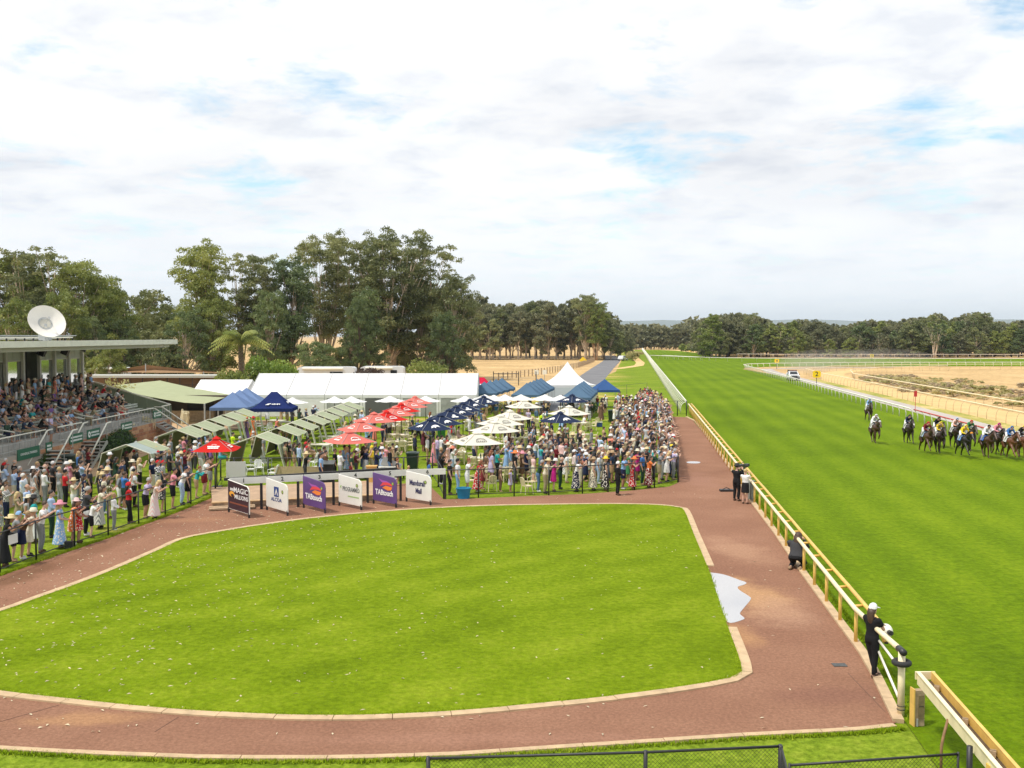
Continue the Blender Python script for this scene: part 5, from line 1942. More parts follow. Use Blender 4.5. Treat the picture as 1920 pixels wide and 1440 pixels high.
# ---- market umbrellas
def umb_logo_mesh(style):
 """Printed emblem lying in the x-z plane, about one metre wide."""
 mb = MB()
 if style == 'emblem_text':
  n = 10
  for k in range(n):
   a0, a1 = math.pi * k / n, math.pi * (k + 1) / n
   mb.add([(0.32 * math.cos(a0), 0, 0.08 + 0.24 * math.sin(a0)), (0.26 * math.cos(a0), 0, 0.08 + 0.18 * math.sin(a0)), (0.26 * math.cos(a1), 0, 0.08 + 0.18 * math.sin(a1)), (0.32 * math.cos(a1), 0, 0.08 + 0.24 * math.sin(a1))], [(0, 1, 2, 3)])
  x = -0.36
  for k in range(6):
   w = 0.09
   mb.add([(x, 0, -0.12), (x + w, 0, -0.12), (x + w, 0, 0.03), (x, 0, 0.03)], [(0, 1, 2, 3)])
   x += 0.125
 elif style == 'sunburst':
  for k in range(7):
   a = math.pi * (k + 0.5) / 7
   mb.add([(0.1 * math.cos(a - .15), 0, 0.2 + 0.1 * math.sin(a - .15)), (0.24 * math.cos(a), 0, 0.2 + 0.2 * math.sin(a)), (0.1 * math.cos(a + .15), 0, 0.2 + 0.1 * math.sin(a + .15))], [(0, 1, 2)])
  for r_, wd in ((0.08, 8), (-0.09, 7)):
   x = -wd * 0.05
   for k in range(wd):
    mb.add([(x, 0, r_ - 0.06), (x + 0.085, 0, r_ - 0.06), (x + 0.085, 0, r_ + 0.07), (x, 0, r_ + 0.07)], [(0, 1, 2, 3)])
    x += 0.1
 elif style == 'swoosh':
  mb.add([(-0.38, 0, -0.2), (-0.3, 0, 0.05), (-0.1, 0, 0.22), (0.14, 0, 0.26), (0.33, 0, 0.16), (0.4, 0, -0.12), (0.26, 0, 0.0), (0.1, 0, 0.02), (0.02, 0, -0.18), (-0.12, 0, -0.05)], [tuple(range(10))])
 elif style == 'two_dots':
  n = 12
  for cx, cz, rx, rz_ in ((0.0, 0.13, 0.17, 0.14), (-0.17, -0.1, 0.18, 0.1), (0.17, -0.1, 0.2, 0.1)):
   mb.add([(cx + rx * math.cos(2 * math.pi * k / n), 0, cz + rz_ * math.sin(2 * math.pi * k / n)) for k in range(n)], [tuple(range(n))])
 me = mb.mesh('printed_logo')
 return me


LOGOS = {}
for st_, mt_ in (('emblem_text', LOGOW), ('sunburst', LOGOW), ('swoosh', LOGOW), ('two_dots', LOGOW)):
 LOGOS[st_] = umb_logo_mesh(st_)
 LOGOS[st_].materials.append(mt_)
_g = umb_logo_mesh('emblem_text')
_g.materials.append(LOGOK)
LOGOS['grey_emblem'] = _g
UPROTO = {}


def umbrella_proto(key, mat, w, logo, vent=True, rise=0.62, sides=4, wood=False, alt=None):
 t = empty('market_umbrella')
 hw = w / 2
 N = sides
 Rr = hw * (math.sqrt(2) if N == 4 else 1.0)
 ze = 2.1
 cor = [Vector((Rr * math.cos(2 * math.pi * (k + 0.5) / N), Rr * math.sin(2 * math.pi * (k + 0.5) / N), ze)) for k in range(N)]
 top = Vector((0, 0, ze + rise))
 for k in range(N):
  a, b = cor[k], cor[(k + 1) % N]
  vs, fs = [], []
  g = 5
  for i in range(g + 1):
   q = i / g
   for s in range(g + 1):
    p = a.lerp(b, s / g).lerp(top, q)
    p.z -= 0.07 * math.sin(math.pi * q) + 0.05 * math.sin(math.pi * s / g) * (1 - q)
    vs.append(p)
  for i in range(g):
   for s in range(g):
    e = i * (g + 1) + s
    fs.append((e, e + 1, e + g + 2, e + g + 1))
  pan = MB().add(vs, fs).build('canopy_panel', alt if (alt is not None and k == 0) else mat, t, smooth=True)
  if logo and (N == 4 or k % 2 == 0):
   mid = (a + b) / 2
   out = Vector((mid.x, mid.y, 0)).normalized()
   pos = mid.lerp(top, 0.36) - Vector((0, 0, 0.072))
   l = obj('printed_logo', LOGOS[logo], None, pan)
   slope = math.atan2(rise, Vector((mid.x, mid.y, 0)).length)
   yaw = math.atan2(out.y, out.x) + math.pi / 2
   l.matrix_basis = Matrix.Translation(pos + Vector((out.x * 0.03, out.y * 0.03, 0.018))) @ Matrix.Rotation(yaw, 4, 'Z') @ Matrix.Rotation(-(math.pi / 2 - slope), 4, 'X') @ Matrix.Scale(0.95 * w / 2.6, 4)
 if vent:
  r2 = Rr * 0.2
  vs = [(r2 * math.cos(2 * math.pi * (k + 0.5) / N), r2 * math.sin(2 * math.pi * (k + 0.5) / N), ze + rise * 0.86) for k in range(N)] + [(0, 0, ze + rise * 1.12)]
  MB().add(vs, [(k, (k + 1) % N, N) for k in range(N)]).build('vent_cap', mat, t)
 MB().tube([(0, 0, 0), (0, 0, ze + rise)], 0.03, 8).build('pole', TIMBER if wood else BLACKM, t, smooth=True)
 MB().box((0, 0, 0.05), (0.5, 0.5, 0.1)).build('base', BLACKM, t)
 rb = MB()
 for c in cor:
  rb.tube([top - Vector((0, 0, 0.05)), c - Vector((0, 0, 0.02))], 0.012, 4)
 rb.build('ribs', TIMBER if wood else GREYM, t)
 UPROTO[key] = [t, False]


umbrella_proto('redlogo', CR, 2.2, 'sunburst', rise=0.66)
umbrella_proto('pink', CP, 2.3, 'emblem_text')
umbrella_proto('red', CR, 2.3, 'emblem_text')
umbrella_proto('navy', CNU, 2.3, 'two_dots', rise=0.66)
umbrella_proto('navy2', CNU, 2.3, 'swoosh', rise=0.66)
umbrella_proto('white', CU, 2.45, 'grey_emblem', wood=True)
umbrella_proto('redwhite', CU, 2.45, 'grey_emblem', wood=True, alt=CP)
umbrella_proto('plain', CW, 2.9, None, vent=False, rise=0.5, sides=8)
UCOUNT = 0


def umbrella(key, u, v_eave, label, rz, group, eave=2.1, s=1.0):
 root, used = UPROTO[key]
 Y = (CAM_H - eave * s) * FOC / (v_eave - 630)
 loc = (X(u, Y), Y, 0)
 if not used:
  UPROTO[key][1] = True
  o = root
  o.location = loc
  o.rotation_euler = (0, 0, rz)
  tag(o, label, 'umbrella', group)
 else:
  o = dup(root, loc, rz, label, group)
 o.scale = (s, s, s)
 return o


GU = 'market umbrellas on the lawn'
umbrella('redlogo', 404, 843, 'bright red umbrella at the left fence, with white sunburst print', R(4), GU)
for k, (u, v, key, lab) in enumerate((
  (654, 828, 'pink', 'faded red umbrella nearest the stalls, front of the red row'),
  (676, 806, 'pink', 'faded red umbrella second from the front of the red row'),
  (701, 790, 'pink', 'faded red umbrella third from the front of the red row'),
  (725, 787, 'red', 'brightest red umbrella in the middle of the red row'),
  (741, 778, 'pink', 'faded red umbrella behind the brightest red one'),
  (752, 771, 'red', 'bright red umbrella third from the back of the red row'),
  (768, 763, 'pink', 'faded red umbrella second from the back of the red row'),
  (778, 756, 'pink', 'faded red umbrella at the back of the red row by the marquee'))):
 umbrella(key, u, v, lab, R((38, 42, 36, 45, 40, 44, 38, 42)[k]), GU)
for k, (u, v, key, lab) in enumerate((
  (806, 804, 'navy2', 'navy umbrella at the front of the navy row, white emblem'),
  (826, 795, 'navy2', 'navy umbrella second in the navy row'),
  (842, 784, 'navy', 'navy umbrella third in the navy row, lobed white emblem'),
  (855, 777, 'navy2', 'navy umbrella fourth in the navy row'),
  (868, 770, 'navy', 'navy umbrella fifth in the navy row'),
  (881, 763, 'navy2', 'navy umbrella sixth in the navy row'),
  (907, 756, 'navy', 'navy umbrella at the far end of the navy row'),
  (1051, 790, 'navy2', 'lone navy umbrella in front of the crowd'),
  (1073, 753, 'navy2', 'navy umbrella under the right blue tents'))):
 umbrella(key, u, v, lab, R((30, 42, 35, 40, 36, 42, 38, 30, 40)[k]), GU)
for k, (u, v, key, lab) in enumerate((
  (894, 830, 'white', 'cream umbrella with grey emblem nearest the front fence'),
  (928, 808, 'white', 'cream umbrella with grey emblem, second from the front fence'),
  (938, 795, 'white', 'cream umbrella with grey emblem, third from the front fence'),
  (956, 785, 'white', 'cream umbrella with grey emblem, fourth from the front fence'),
  (982, 763, 'redwhite', 'cream umbrella with one faded red panel'),
  (1067, 776, 'white', 'cream umbrella behind the lone navy umbrella'))):
 umbrella(key, u, v, lab, R((20, 38, 33, 40, 25, 42)[k]), GU)
for k, (u, v) in enumerate(((548, 756), (627, 754), (659, 754), (731, 753), (798, 753), (872, 753), (909, 750), (926, 751), (947, 750), (977, 750), (1022, 750), (1051, 751))):
 umbrella('plain', u, v, ('plain white umbrella half hidden behind the navy tent', 'plain white umbrella left of two at the marquee wall behind the green gazebos', 'plain white umbrella right of two at the marquee wall behind the green gazebos',
       'plain white umbrella at the marquee behind the red row', 'plain white umbrella at the marquee right of the last red one', 'plain white umbrella at the right bay of the marquee',
       'plain white umbrella just past the marquee end', 'plain white umbrella under the left blue tents', 'plain white umbrella below the gap between left and middle blue tents',
       'plain white umbrella under the front middle blue tent', 'plain white umbrella below the high-peaked tent', 'plain white umbrella touching the right blue tents')[k], R(11 * k), GU, eave=2.05)


# ---- green camping gazebos in two rows
def gazebo_proto(mat, roof2=None):
 t = empty('gazebo')
 L, we, ze, zr, wf = 2.75, 1.36, 1.70, 2.2, 1.8
 for i, (y0, y1) in enumerate(((-L / 2, -0.02), (0.02, L / 2))):
  m = roof2 if (roof2 and i == 0) else mat
  for sg in (-1, 1):
   vs, fs = [], []
   for a in range(5):
    for b in range(5):
     s, q = a / 4, b / 4
     x = sg * (we * s)
     z = zr + (ze - zr) * s - 0.05 * math.sin(math.pi * q) * s
     vs.append((x, y0 + (y1 - y0) * q, z))
   for a in range(4):
    for b in range(4):
     e = a * 5 + b
     fs.append((e, e + 1, e + 6, e + 5) if sg > 0 else (e, e + 5, e + 6, e + 1))
   MB().add(vs, fs).build('roof_panel', m, t, smooth=True)
 for y in (-L / 2, L / 2):
  MB().tube([(-wf, y, 0), (-we, y, ze), (0, y, zr), (we, y, ze), (wf, y, 0)], 0.032, 6).build('frame', pmat('cream_frame', (0.6, 0.58, 0.47), 0.5), t)
  for sg in (-1, 1):
   MB().add([(sg * (we + 0.02), y, ze - 0.03), (sg * (wf + 0.02), y, 0.02), (sg * (wf + 0.02), y + (0.34 if y < 0 else -0.34), 0.02), (sg * (we + 0.02), y + (0.5 if y < 0 else -0.5), ze - 0.03)], [(0, 1, 2, 3)]).build('corner_flap', mat, t)
 MB().slab((-wf, -L / 2 + .05, 0.05), (-wf, L / 2 - .05, 0.05), (-we - 0.01, L / 2 - .05, ze), (-we - 0.01, -L / 2 + .05, ze), 0.01).build('side_wall', pmat('olive_mesh', (0.15, 0.135, 0.055), 0.8), t)
 return t


GP = [gazebo_proto(CG), gazebo_proto(CG, CGB)]
used = [False, False]
GG = 'green camping gazebos in two rows'


def gazebo(k, x, y, label, rz=0.0):
 if not used[k]:
  used[k] = True
  o = GP[k]
  o.location = (x, y, 0)
  o.rotation_euler = (0, 0, rz)
  tag(o, label, 'gazebo', GG)
 else:
  dup(GP[k], (x, y, 0), rz, label, GG)


gazebo(1, -21.3, 56.2, 'green gazebo with grey-blue front roof, nearest on the left', R(-2))
for k, y in enumerate((64.9, 68.9, 73.0, 77.0, 80.9)):
 gazebo(0, -21.5 - 0.18 * k, y, 'green gazebo, %s behind the nearest one in the left row' % ('first', 'second', 'third', 'fourth', 'last')[k], R(-1 + k * 0.5))
for k, y in enumerate((60.9, 66.0, 70.0, 74.2, 78.0, 81.8, 85.8, 89.6)):
 gazebo(0, -15.35 + 0.05 * k, y, 'green gazebo, %s' % ('front of the right row beside the stalls', 'second of the right row', 'third of the right row', 'fourth of the right row', 'fifth of the right row', 'sixth of the right row', 'seventh of the right row', 'last of the right row before the marquee')[k], R(-2 + (k % 3)))


# ---- shade sails
def sail(name, pts, mat, label, sag=0.5, poles=()):
 c = sum((Vector(p) for p in pts), Vector()) / len(pts)
 t = empty(name, (c.x, c.y, 0))
 o = t.location.copy()
 bm = bmesh.new()
 vs = [bm.verts.new(Vector(p) - o) for p in pts]
 cv = bm.verts.new(c - o + Vector((0, 0, 0)))
 for i in range(len(pts)):
  bm.faces.new((vs[i], vs[(i + 1) % len(pts)], cv))
 bmesh.ops.subdivide_edges(bm, edges=bm.edges[:], cuts=4, use_grid_fill=True)
 bmesh.ops.recalc_face_normals(bm, faces=bm.faces[:])
 me = bpy.data.meshes.new('canopy')
 bm.to_mesh(me)
 bm.free()
 me.polygons.foreach_set('use_smooth', [True] * len(me.polygons))
 obj('canopy', me, mat, t)
 for p in poles:
  MB().tube([Vector((p[0], p[1], 0)) - o, Vector(p) - o], 0.08, 8).build('pole', GREYM, t)
 return t


def at(u, v, Y):
 return Vector((X(u, Y), Y, hgt(v, Y)))


t = sail('shade_sail', [at(213, 722.5, 106), at(252, 738, 97), at(310, 749.5, 92.5), at(345, 755, 91), at(383, 757, 89.5), at(436, 741, 101), at(365, 728, 106), at(300, 713.5, 112)], CSAIL,
  'broad sage-green shade sail behind the far end of the stand', poles=[at(383, 757, 89.5), at(213, 722.5, 106), at(300, 713.5, 112), at(436, 741, 101)])
tag(t, 'broad sage-green shade sail behind the far end of the stand', 'shade sail')
t = sail('shade_sail', [at(176, 697, 150), at(230, 691.5, 148), at(276, 684, 147), at(330, 690.5, 148), at(425, 699, 150), at(300, 699, 143)], CBR, 'x',
  poles=[at(273.5, 682, 146), at(382, 697, 146)])
tag(t, 'brown pointed shade sail over the horse stalls', 'shade sail')

# bar hut under the sail: dark opening and counter
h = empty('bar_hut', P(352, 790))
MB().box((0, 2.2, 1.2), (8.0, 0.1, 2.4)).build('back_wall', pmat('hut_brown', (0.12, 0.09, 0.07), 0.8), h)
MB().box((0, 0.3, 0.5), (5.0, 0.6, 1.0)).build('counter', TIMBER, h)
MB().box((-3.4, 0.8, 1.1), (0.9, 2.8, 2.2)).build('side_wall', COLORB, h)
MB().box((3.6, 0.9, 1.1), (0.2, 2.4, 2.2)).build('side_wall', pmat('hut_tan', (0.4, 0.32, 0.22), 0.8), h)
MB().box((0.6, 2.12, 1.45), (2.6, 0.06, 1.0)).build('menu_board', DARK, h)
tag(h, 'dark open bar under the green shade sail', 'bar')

# horse stalls: long low roof on posts
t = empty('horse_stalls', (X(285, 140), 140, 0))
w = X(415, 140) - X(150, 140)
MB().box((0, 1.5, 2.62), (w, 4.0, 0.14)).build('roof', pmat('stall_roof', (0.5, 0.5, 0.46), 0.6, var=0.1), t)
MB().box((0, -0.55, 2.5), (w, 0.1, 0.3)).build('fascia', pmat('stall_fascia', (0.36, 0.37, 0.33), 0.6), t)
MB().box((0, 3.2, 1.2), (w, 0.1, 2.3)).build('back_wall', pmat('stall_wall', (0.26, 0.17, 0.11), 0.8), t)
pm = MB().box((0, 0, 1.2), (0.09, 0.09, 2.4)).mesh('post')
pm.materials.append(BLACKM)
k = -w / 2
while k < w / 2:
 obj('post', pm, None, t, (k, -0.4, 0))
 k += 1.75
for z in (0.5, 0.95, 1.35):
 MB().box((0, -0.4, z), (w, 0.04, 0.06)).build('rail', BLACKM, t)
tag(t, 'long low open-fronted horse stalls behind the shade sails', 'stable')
t = empty('colorbond_fence', (-38.5, 118, 0))
for k in range(9):
 MB().box((k * 1.5 - 6, 0, 0.95), (1.47, 0.05, 1.9)).build('panel', COLORB, t)
 MB().box((k * 1.5 - 6.75, -0.03, 0.97), (0.05, 0.06, 1.94)).build('post', COLORB, t)
MB().box((0, -0.02, 1.93), (13.5, 0.07, 0.05)).build('cap', GREYM, t)
tag(t, 'green sheet-metal fence behind the shade sail', 'fence')
t = empty('shed', (X(60, 96), 96, 0))
MB().box((0, 0, 1.6), (12, 4, 3.2)).build('wall', WHITEP, t)
MB().box((0, 0, 3.28), (12.6, 4.8, 0.14)).build('roof', pmat('shed_roof', (0.55, 0.56, 0.55), 0.5), t)
tag(t, 'white shed wall glimpsed behind the grandstand', 'shed')

# ================================================================== winner's stalls
PURP = pmat('purple_vinyl', (0.11, 0.055, 0.20), 0.5, var=0.12, scale=2.0)
MAROON = pmat('maroon_vinyl', (0.045, 0.018, 0.03), 0.5, var=0.1)
VINYL = pmat('white_vinyl', (0.76, 0.75, 0.70), 0.5, var=0.05, scale=2.0, bump=0.5, bscale=3)
TXT = {n: pmat('print_' + n, c, 0.6) for n, c in (('white2', (0.8, 0.8, 0.8)), ('gold', (0.75, 0.36, 0.05)), ('navyblue', (0.02, 0.05, 0.22)), ('red2', (0.7, 0.06, 0.07)), ('orange2', (0.8, 0.22, 0.04)),
            ('grey2', (0.16, 0.17, 0.17)), ('green2', (0.3, 0.5, 0.12)), ('ink', (0.045, 0.045, 0.12)), ('violet', (0.35, 0.09, 0.4)), ('black2', (0.02, 0.02, 0.02)), ('crest', (0.20, 0.17, 0.06)), ('copper', (0.3, 0.09, 0.05)))}
ST_ = [((428.6, 960), (468, 971.6)), ((500, 956), (540, 967)), ((569, 952), (610.4, 962.5)), ((635.6, 948), (678.4, 956.5)), ((699.7, 944), (743.7, 952)), ((761.6, 940), (808.6, 947.3))]


def txt(parent, s, x, z, size, mat, y=-0.034, shear=0.0, bold=0.0, sx=1.0, name='lettering', rot=0.0):
 me = text_mesh(s, size, 0.002, shear=shear, bold=bold)
 o = obj(name, me, TXT[mat], parent)
 o.matrix_basis = Matrix.Translation((x, y, z)) @ Matrix.Rotation(math.pi / 2, 4, 'X') @ Matrix.Rotation(rot, 4, 'Z') @ Matrix.Diagonal((sx, 1, 1, 1))
 return o


def crest(parent, x, z, r=0.09):
 MB().tube([(x, -0.03, z), (x, -0.036, z)], r, 14).build('crest', TXT['crest'], parent)
 MB().tube([(x, -0.036, z), (x, -0.038, z)], r * 0.55, 12).build('crest_mark', TXT['green2'], parent)


boards = []
for i, (a, b) in enumerate(ST_):
 A, B_ = P(*a), P(*b)
 # boards stand slightly deeper than the picture compresses them
 dv = B_ - A
 W = dv.length
 ang = math.atan2(dv.y, dv.x)
 t = empty('stall_board', A, ang)
 z0, zl, zr_ = 0.20, 1.52, 1.40
 poly = [(0.02, z0), (W, z0 - 0.02), (W, zr_ - 0.22), (W - 0.05, zr_ - 0.09), (W - 0.18, zr_ - 0.0), (0.02, zl)]
 mats = {0: MAROON, 1: VINYL, 2: PURP, 3: VINYL, 4: PURP, 5: VINYL}[i]
 n = len(poly)
 mb = MB().add([(x, -0.025, z) for x, z in poly] + [(x, 0.025, z) for x, z in poly], [tuple(range(n)), tuple(range(n, 2 * n))[::-1]] + [(k, n + k, n + (k + 1) % n, (k + 1) % n) for k in range(n)])
 mb.build('panel', mats, t)
 edge = VINYL if i == 0 else mats
 MB().tube([(x, 0, z) for x, z in poly + poly[:1]], 0.028, 6).build('frame', edge, t)
 for x in (0.03, W - 0.04):
  MB().box((x, 0, z0 / 2), (0.07, 0.07, z0 + 0.06)).build('foot', BLACKM, t)
 for k in range(4):
  MB().box((W * (0.2 + 0.2 * k), 0, z0 - 0.03), (0.02, 0.02, 0.05)).build('tie', GREYM, t)
 c = W / 2
 if i == 0:
  txt(t, 'MAGIC', c + 0.13 * W, 1.12, 0.34, 'white2', sx=0.95 * W / 1.5, bold=0.004)
  txt(t, 'MILLIONS', c + 0.15 * W, 0.82, 0.27, 'white2', sx=0.82 * W / 1.5, bold=0.004)
  MB().ell((0.2 * W, -0.03, 0.9), (0.13 * W, 0.008, 0.13), 12, 6).build('horse_head_mark', TXT['gold'], t)
  MB().ell((0.23 * W, -0.036, 0.85), (0.07 * W, 0.008, 0.07), 12, 6).build('horse_head_mark', MAROON, t)
  mb = MB()
  for k in range(4):
   mb.box((0.14 * W + 0.055 * W * k, -0.03, 1.12), (0.035 * W, 0.006, 0.12))
  mb.build('small_print', TXT['white2'], t)
  mb = MB()
  x = 0.1 * W
  while x < 0.92 * W:
   mb.box((x + 0.03, -0.03, 0.50), (0.06, 0.006, 0.07))
   x += 0.085
  mb.build('small_print', TXT['copper'], t)
 elif i == 1:
  MB().box((c, -0.03, 0.98), (0.44, 0.008, 0.46)).build('emblem', TXT['navyblue'], t)
  MB().add([(c - 0.16, -0.036, 0.82), (c, -0.036, 1.15), (c + 0.16, -0.036, 0.82), (c + 0.08, -0.036, 0.82), (c, -0.036, 0.99), (c - 0.08, -0.036, 0.82)], [(0, 5, 4, 1), (1, 4, 3, 2)]).build('emblem_mark', VINYL, t)
  txt(t, 'ALCOA', c, 0.61, 0.24, 'navyblue', sx=1.25, bold=0.004)
  crest(t, W * 0.78, 1.03)
 elif i in (2, 4):
  txt(t, 'TABtouch', c, 0.62, 0.36, 'white2', sx=0.98 * W / 1.95, bold=0.012)
  for k, (mm, pts) in enumerate((('red2', [(0.32, 0.92), (0.45, 1.15), (0.6, 1.2), (0.82, 1.08), (0.84, 0.98), (0.7, 1.02), (0.5, 1.0)]), ('violet', [(0.25, 1.3), (0.4, 1.12), (0.6, 1.16), (0.78, 1.12), (0.6, 1.22), (0.42, 1.22)]),
         ('orange2', [(0.42, 0.86), (0.56, 0.98), (0.84, 0.95), (0.8, 0.8), (0.66, 0.76), (0.52, 0.82)]))):
   MB().add([(x * W, -0.03 - 0.002 * k, z) for x, z in pts], [tuple(range(len(pts)))]).build('brush_mark', TXT[mm], t)
  crest(t, W * 0.86, 1.12)
 elif i == 3:
  txt(t, 'PROGRAMMED', c + 0.06 * W, 0.88, 0.30, 'grey2', sx=0.72 * W / 1.95, bold=0.003)
  MB().add([(0.07 * W, -0.03, 0.9), (0.1 * W, -0.03, 1.02), (0.17 * W, -0.03, 1.0), (0.12 * W, -0.03, 0.96), (0.15 * W, -0.03, 0.86), (0.1 * W, -0.03, 0.92)], [(0, 1, 2, 3, 4, 5)]).build('leaf_mark', TXT['green2'], t)
  mb = MB()
  x = 0.42 * W
  while x < 0.9 * W:
   mb.box((x + 0.03, -0.03, 0.55), (0.055, 0.006, 0.06))
   x += 0.08
  mb.build('small_print', TXT['green2'], t)
  crest(t, W * 0.82, 1.12)
 else:
  txt(t, 'Mandurah', c - 0.03 * W, 0.98, 0.36, 'ink', sx=0.84 * W / 1.95, bold=0.012)
  txt(t, 'Mail', c + 0.02 * W, 0.60, 0.36, 'ink', sx=0.82 * W / 1.95, bold=0.012)
  crest(t, W * 0.79, 1.08)
 tag(t, ('maroon stall board lettered MAGIC MILLIONS', 'white stall board lettered ALCOA with blue emblem', 'left one of two purple stall boards lettered TABtouch', 'white stall board lettered PROGRAMMED',
   'right one of two purple stall boards lettered TABtouch', 'cream stall board lettered Mandurah Mail')[i], 'board', "boards between the winner's stalls")

# the white numbered rail over the stalls, its black posts and beam
A0, A1 = P(431, 961), P(836, 937)
n0, n1 = P(428.6, 960), P(761.6, 940)
rt = empty('stall_rail', A0)
o = A0.copy()
ends = [P(*a) for a, b in ST_] + [A1]
off = Vector((0, 0.12, 0))
for i in range(6):
 a, b = ends[i] + off - o, ends[i + 1] + off - o
 a, b = a.lerp(b, 0.01), a.lerp(b, 0.99)
 fb = MB().beam(a + Vector((0, 0, 1.42)), b + Vector((0, 0, 1.42)), 0.05, 0.30).build('fascia_board', VINYL, rt)
 mid = a.lerp(b, 0.38 + 0.03 * i)
 ang = math.atan2((b - a).y, (b - a).x)
 me = text_mesh(str(i + 1), 0.26, 0.003, bold=0.006)
 nb = obj('number', me, TXT['black2'], rt)
 nb.matrix_basis = Matrix.Translation(mid + Vector((math.sin(ang) * 0.035, -math.cos(ang) * 0.035, 1.42))) @ Matrix.Rotation(ang, 4, 'Z') @ Matrix.Rotation(math.pi / 2, 4, 'X')
for i in range(1, 7):
 p = ends[i] + off - o + Vector((-0.3 if i < 6 else -0.05, 0.12, 0))
 MB().box(p + Vector((0, 0, 0.64)), (0.11, 0.11, 1.28)).build('post', BLACKM, rt)
a, b = P(415, 962) + Vector((0, 0.5, 0)) - o, P(742, 942) + Vector((0, 0.45, 0)) - o
MB().beam(a + Vector((0, 0, 1.5)), b + Vector((0, 0, 1.62)), 0.12, 0.13).build('beam', BLACKM, rt)
tag(rt, "white rail numbered 1 to 6 over the winner's stalls", 'rail')

# platform behind the stalls with stone riser
F0, F1 = P(398, 954), P(742, 937)
dv = (F1 - F0)
Lp = dv.length
ang = math.atan2(dv.y, dv.x)
pf_ = empty('presentation_platform', F0, ang)
MB().box((Lp / 2, 2.6, 0.13), (Lp, 5.2, 0.26)).build('deck', pmat('deck_tan', (0.40, 0.27, 0.17), 0.8, var=0.15, scale=2.0), pf_)
MB().box((Lp / 2, 0.08, 0.285), (Lp + 0.06, 0.32, 0.05)).build('coping', pmat('coping_orange', (0.5, 0.33, 0.17), 0.8, var=0.2, scale=3), pf_)
sm = [pmat('stone_%d' % k, c, 0.9, var=0.25, scale=7, bump=0.5, bscale=20) for k, c in enumerate(((0.33, 0.24, 0.16), (0.42, 0.3, 0.19), (0.26, 0.19, 0.13)))]
x = 0.02
while x < Lp - 0.2:
 wd = rnd.uniform(0.24, 0.42)
 for z, hh in ((0.06, 0.11), (0.185, 0.12)):
  MB().box((x + wd / 2 + (0.1 if z > 0.1 else 0), -0.02 - rnd.uniform(0, 0.02), z), (wd - 0.02, 0.08, hh)).build('stone', rnd.choice(sm), pf_)
 x += wd
for k in range(2):
 MB().box((0.9, -0.18 - 0.3 * (1 - k), 0.07 + 0.0 * k), (2.1, 0.3, 0.13 - 0.05 * (1 - k))).build('step', sm[1], pf_)
tag(pf_, "low tan platform with stone edge behind the winner's stalls", 'platform')
# pipe fence round the back of the platform
pipe_fence([P(404, 925), P(414, 900), P(439, 897), P(503, 897), P(560, 897), P(628, 897), P(690, 897), P(757, 896), P(811, 893)], 1.18, 'black pipe fence round the back of the presentation platform', thick=0.045, mesh=False, low=0.15)
pipe_fence([P(811, 893), P(822, 912), P(832, 934)], 1.36, 'sloping black handrail at the right end of the stalls', thick=0.04, mesh=False)
t = empty('lectern', P(616, 905))
MB().box((0, 0, 0.55), (0.62, 0.5, 1.1)).build('cabinet', pmat('lectern_black', (0.015, 0.015, 0.017), 0.5), t)
MB().box((0, -0.03, 1.14), (0.74, 0.62, 0.05), rot=Matrix.Rotation(R(14), 3, 'X')).build('top', pmat('lectern_top', (0.09, 0.10, 0.10), 0.4), t)
MB().box((0.1, -0.27, 0.6), (0.3, 0.02, 0.3)).build('badge_panel', DARK, t)
tag(t, 'black lectern cabinet with sloping grey top on the platform', 'lectern')
t = empty('timber_plinth', P(697, 912))
MB().box((0, 0, 0.55), (0.52, 0.42, 1.1)).build('case', pmat('pine', (0.58, 0.34, 0.10), 0.6, var=0.12), t)
MB().box((0, 0, 1.12), (0.6, 0.5, 0.04)).build('top', pmat('pine', (0.58, 0.34, 0.10)), t)
tag(t, 'yellow pine plinth on the platform right of the lectern', 'plinth')
t = empty('timber_screen', P(560, 900))
for k in range(7):
 MB().box((-1.2 + 0.4 * k, 0, 0.46), (0.39, 0.04, 0.62), rz=0).build('panel', pmat('tan_ply', (0.46, 0.35, 0.2), 0.75, var=0.12), t)
for x in (-1.35, 1.35):
 MB().box((x, 0.05, 0.3), (0.06, 0.06, 0.6)).build('post', TIMBER, t)
tag(t, 'low tan timber screen behind the platform fence', 'screen')
t = empty('white_screen', P(440, 903))
MB().box((0.05, 0.1, 0.6), (1.1, 0.03, 1.05)).build('panel', pmat('screen_grey_white', (0.6, 0.6, 0.6), 0.6), t)
for x in (-0.4, 0.5):
 MB().box((x, 0.12, 0.3), (0.04, 0.04, 0.6)).build('post', GREYM, t)
tag(t, 'pale grey screen panel at the left end of the platform', 'screen')
t = empty('presentation_table', P(722, 900))
MB().box((0, 0, 0.72), (1.5, 0.7, 0.04)).build('top', WHITEP, t)
MB().box((0, -0.34, 0.4), (1.5, 0.02, 0.62)).build('cloth', VINYL, t)
lg = MB().box((0, 0, 0.35), (0.04, 0.04, 0.7)).mesh('leg')
lg.materials.append(GREYM)
for x in (-0.7, 0.7):
 for y in (-0.3, 0.3):
  obj('leg', lg, None, t, (x, y, 0))
tag(t, 'white cloth-covered table right of the yellow plinth', 'table')
t = empty('folded_ramp', P(733, 898))
MB().beam((-0.5, 0, 1.05), (0.55, 0, 0.62), 0.5, 0.06, up=(0, 1, 0)).build('board', pmat('ramp_grey', (0.35, 0.35, 0.34), 0.6), t)
MB().box((0.4, 0, 0.3), (0.06, 0.4, 0.6)).build('stand', BLACKM, t)
tag(t, 'grey sloping board propped behind the fourth and fifth stalls', 'board')
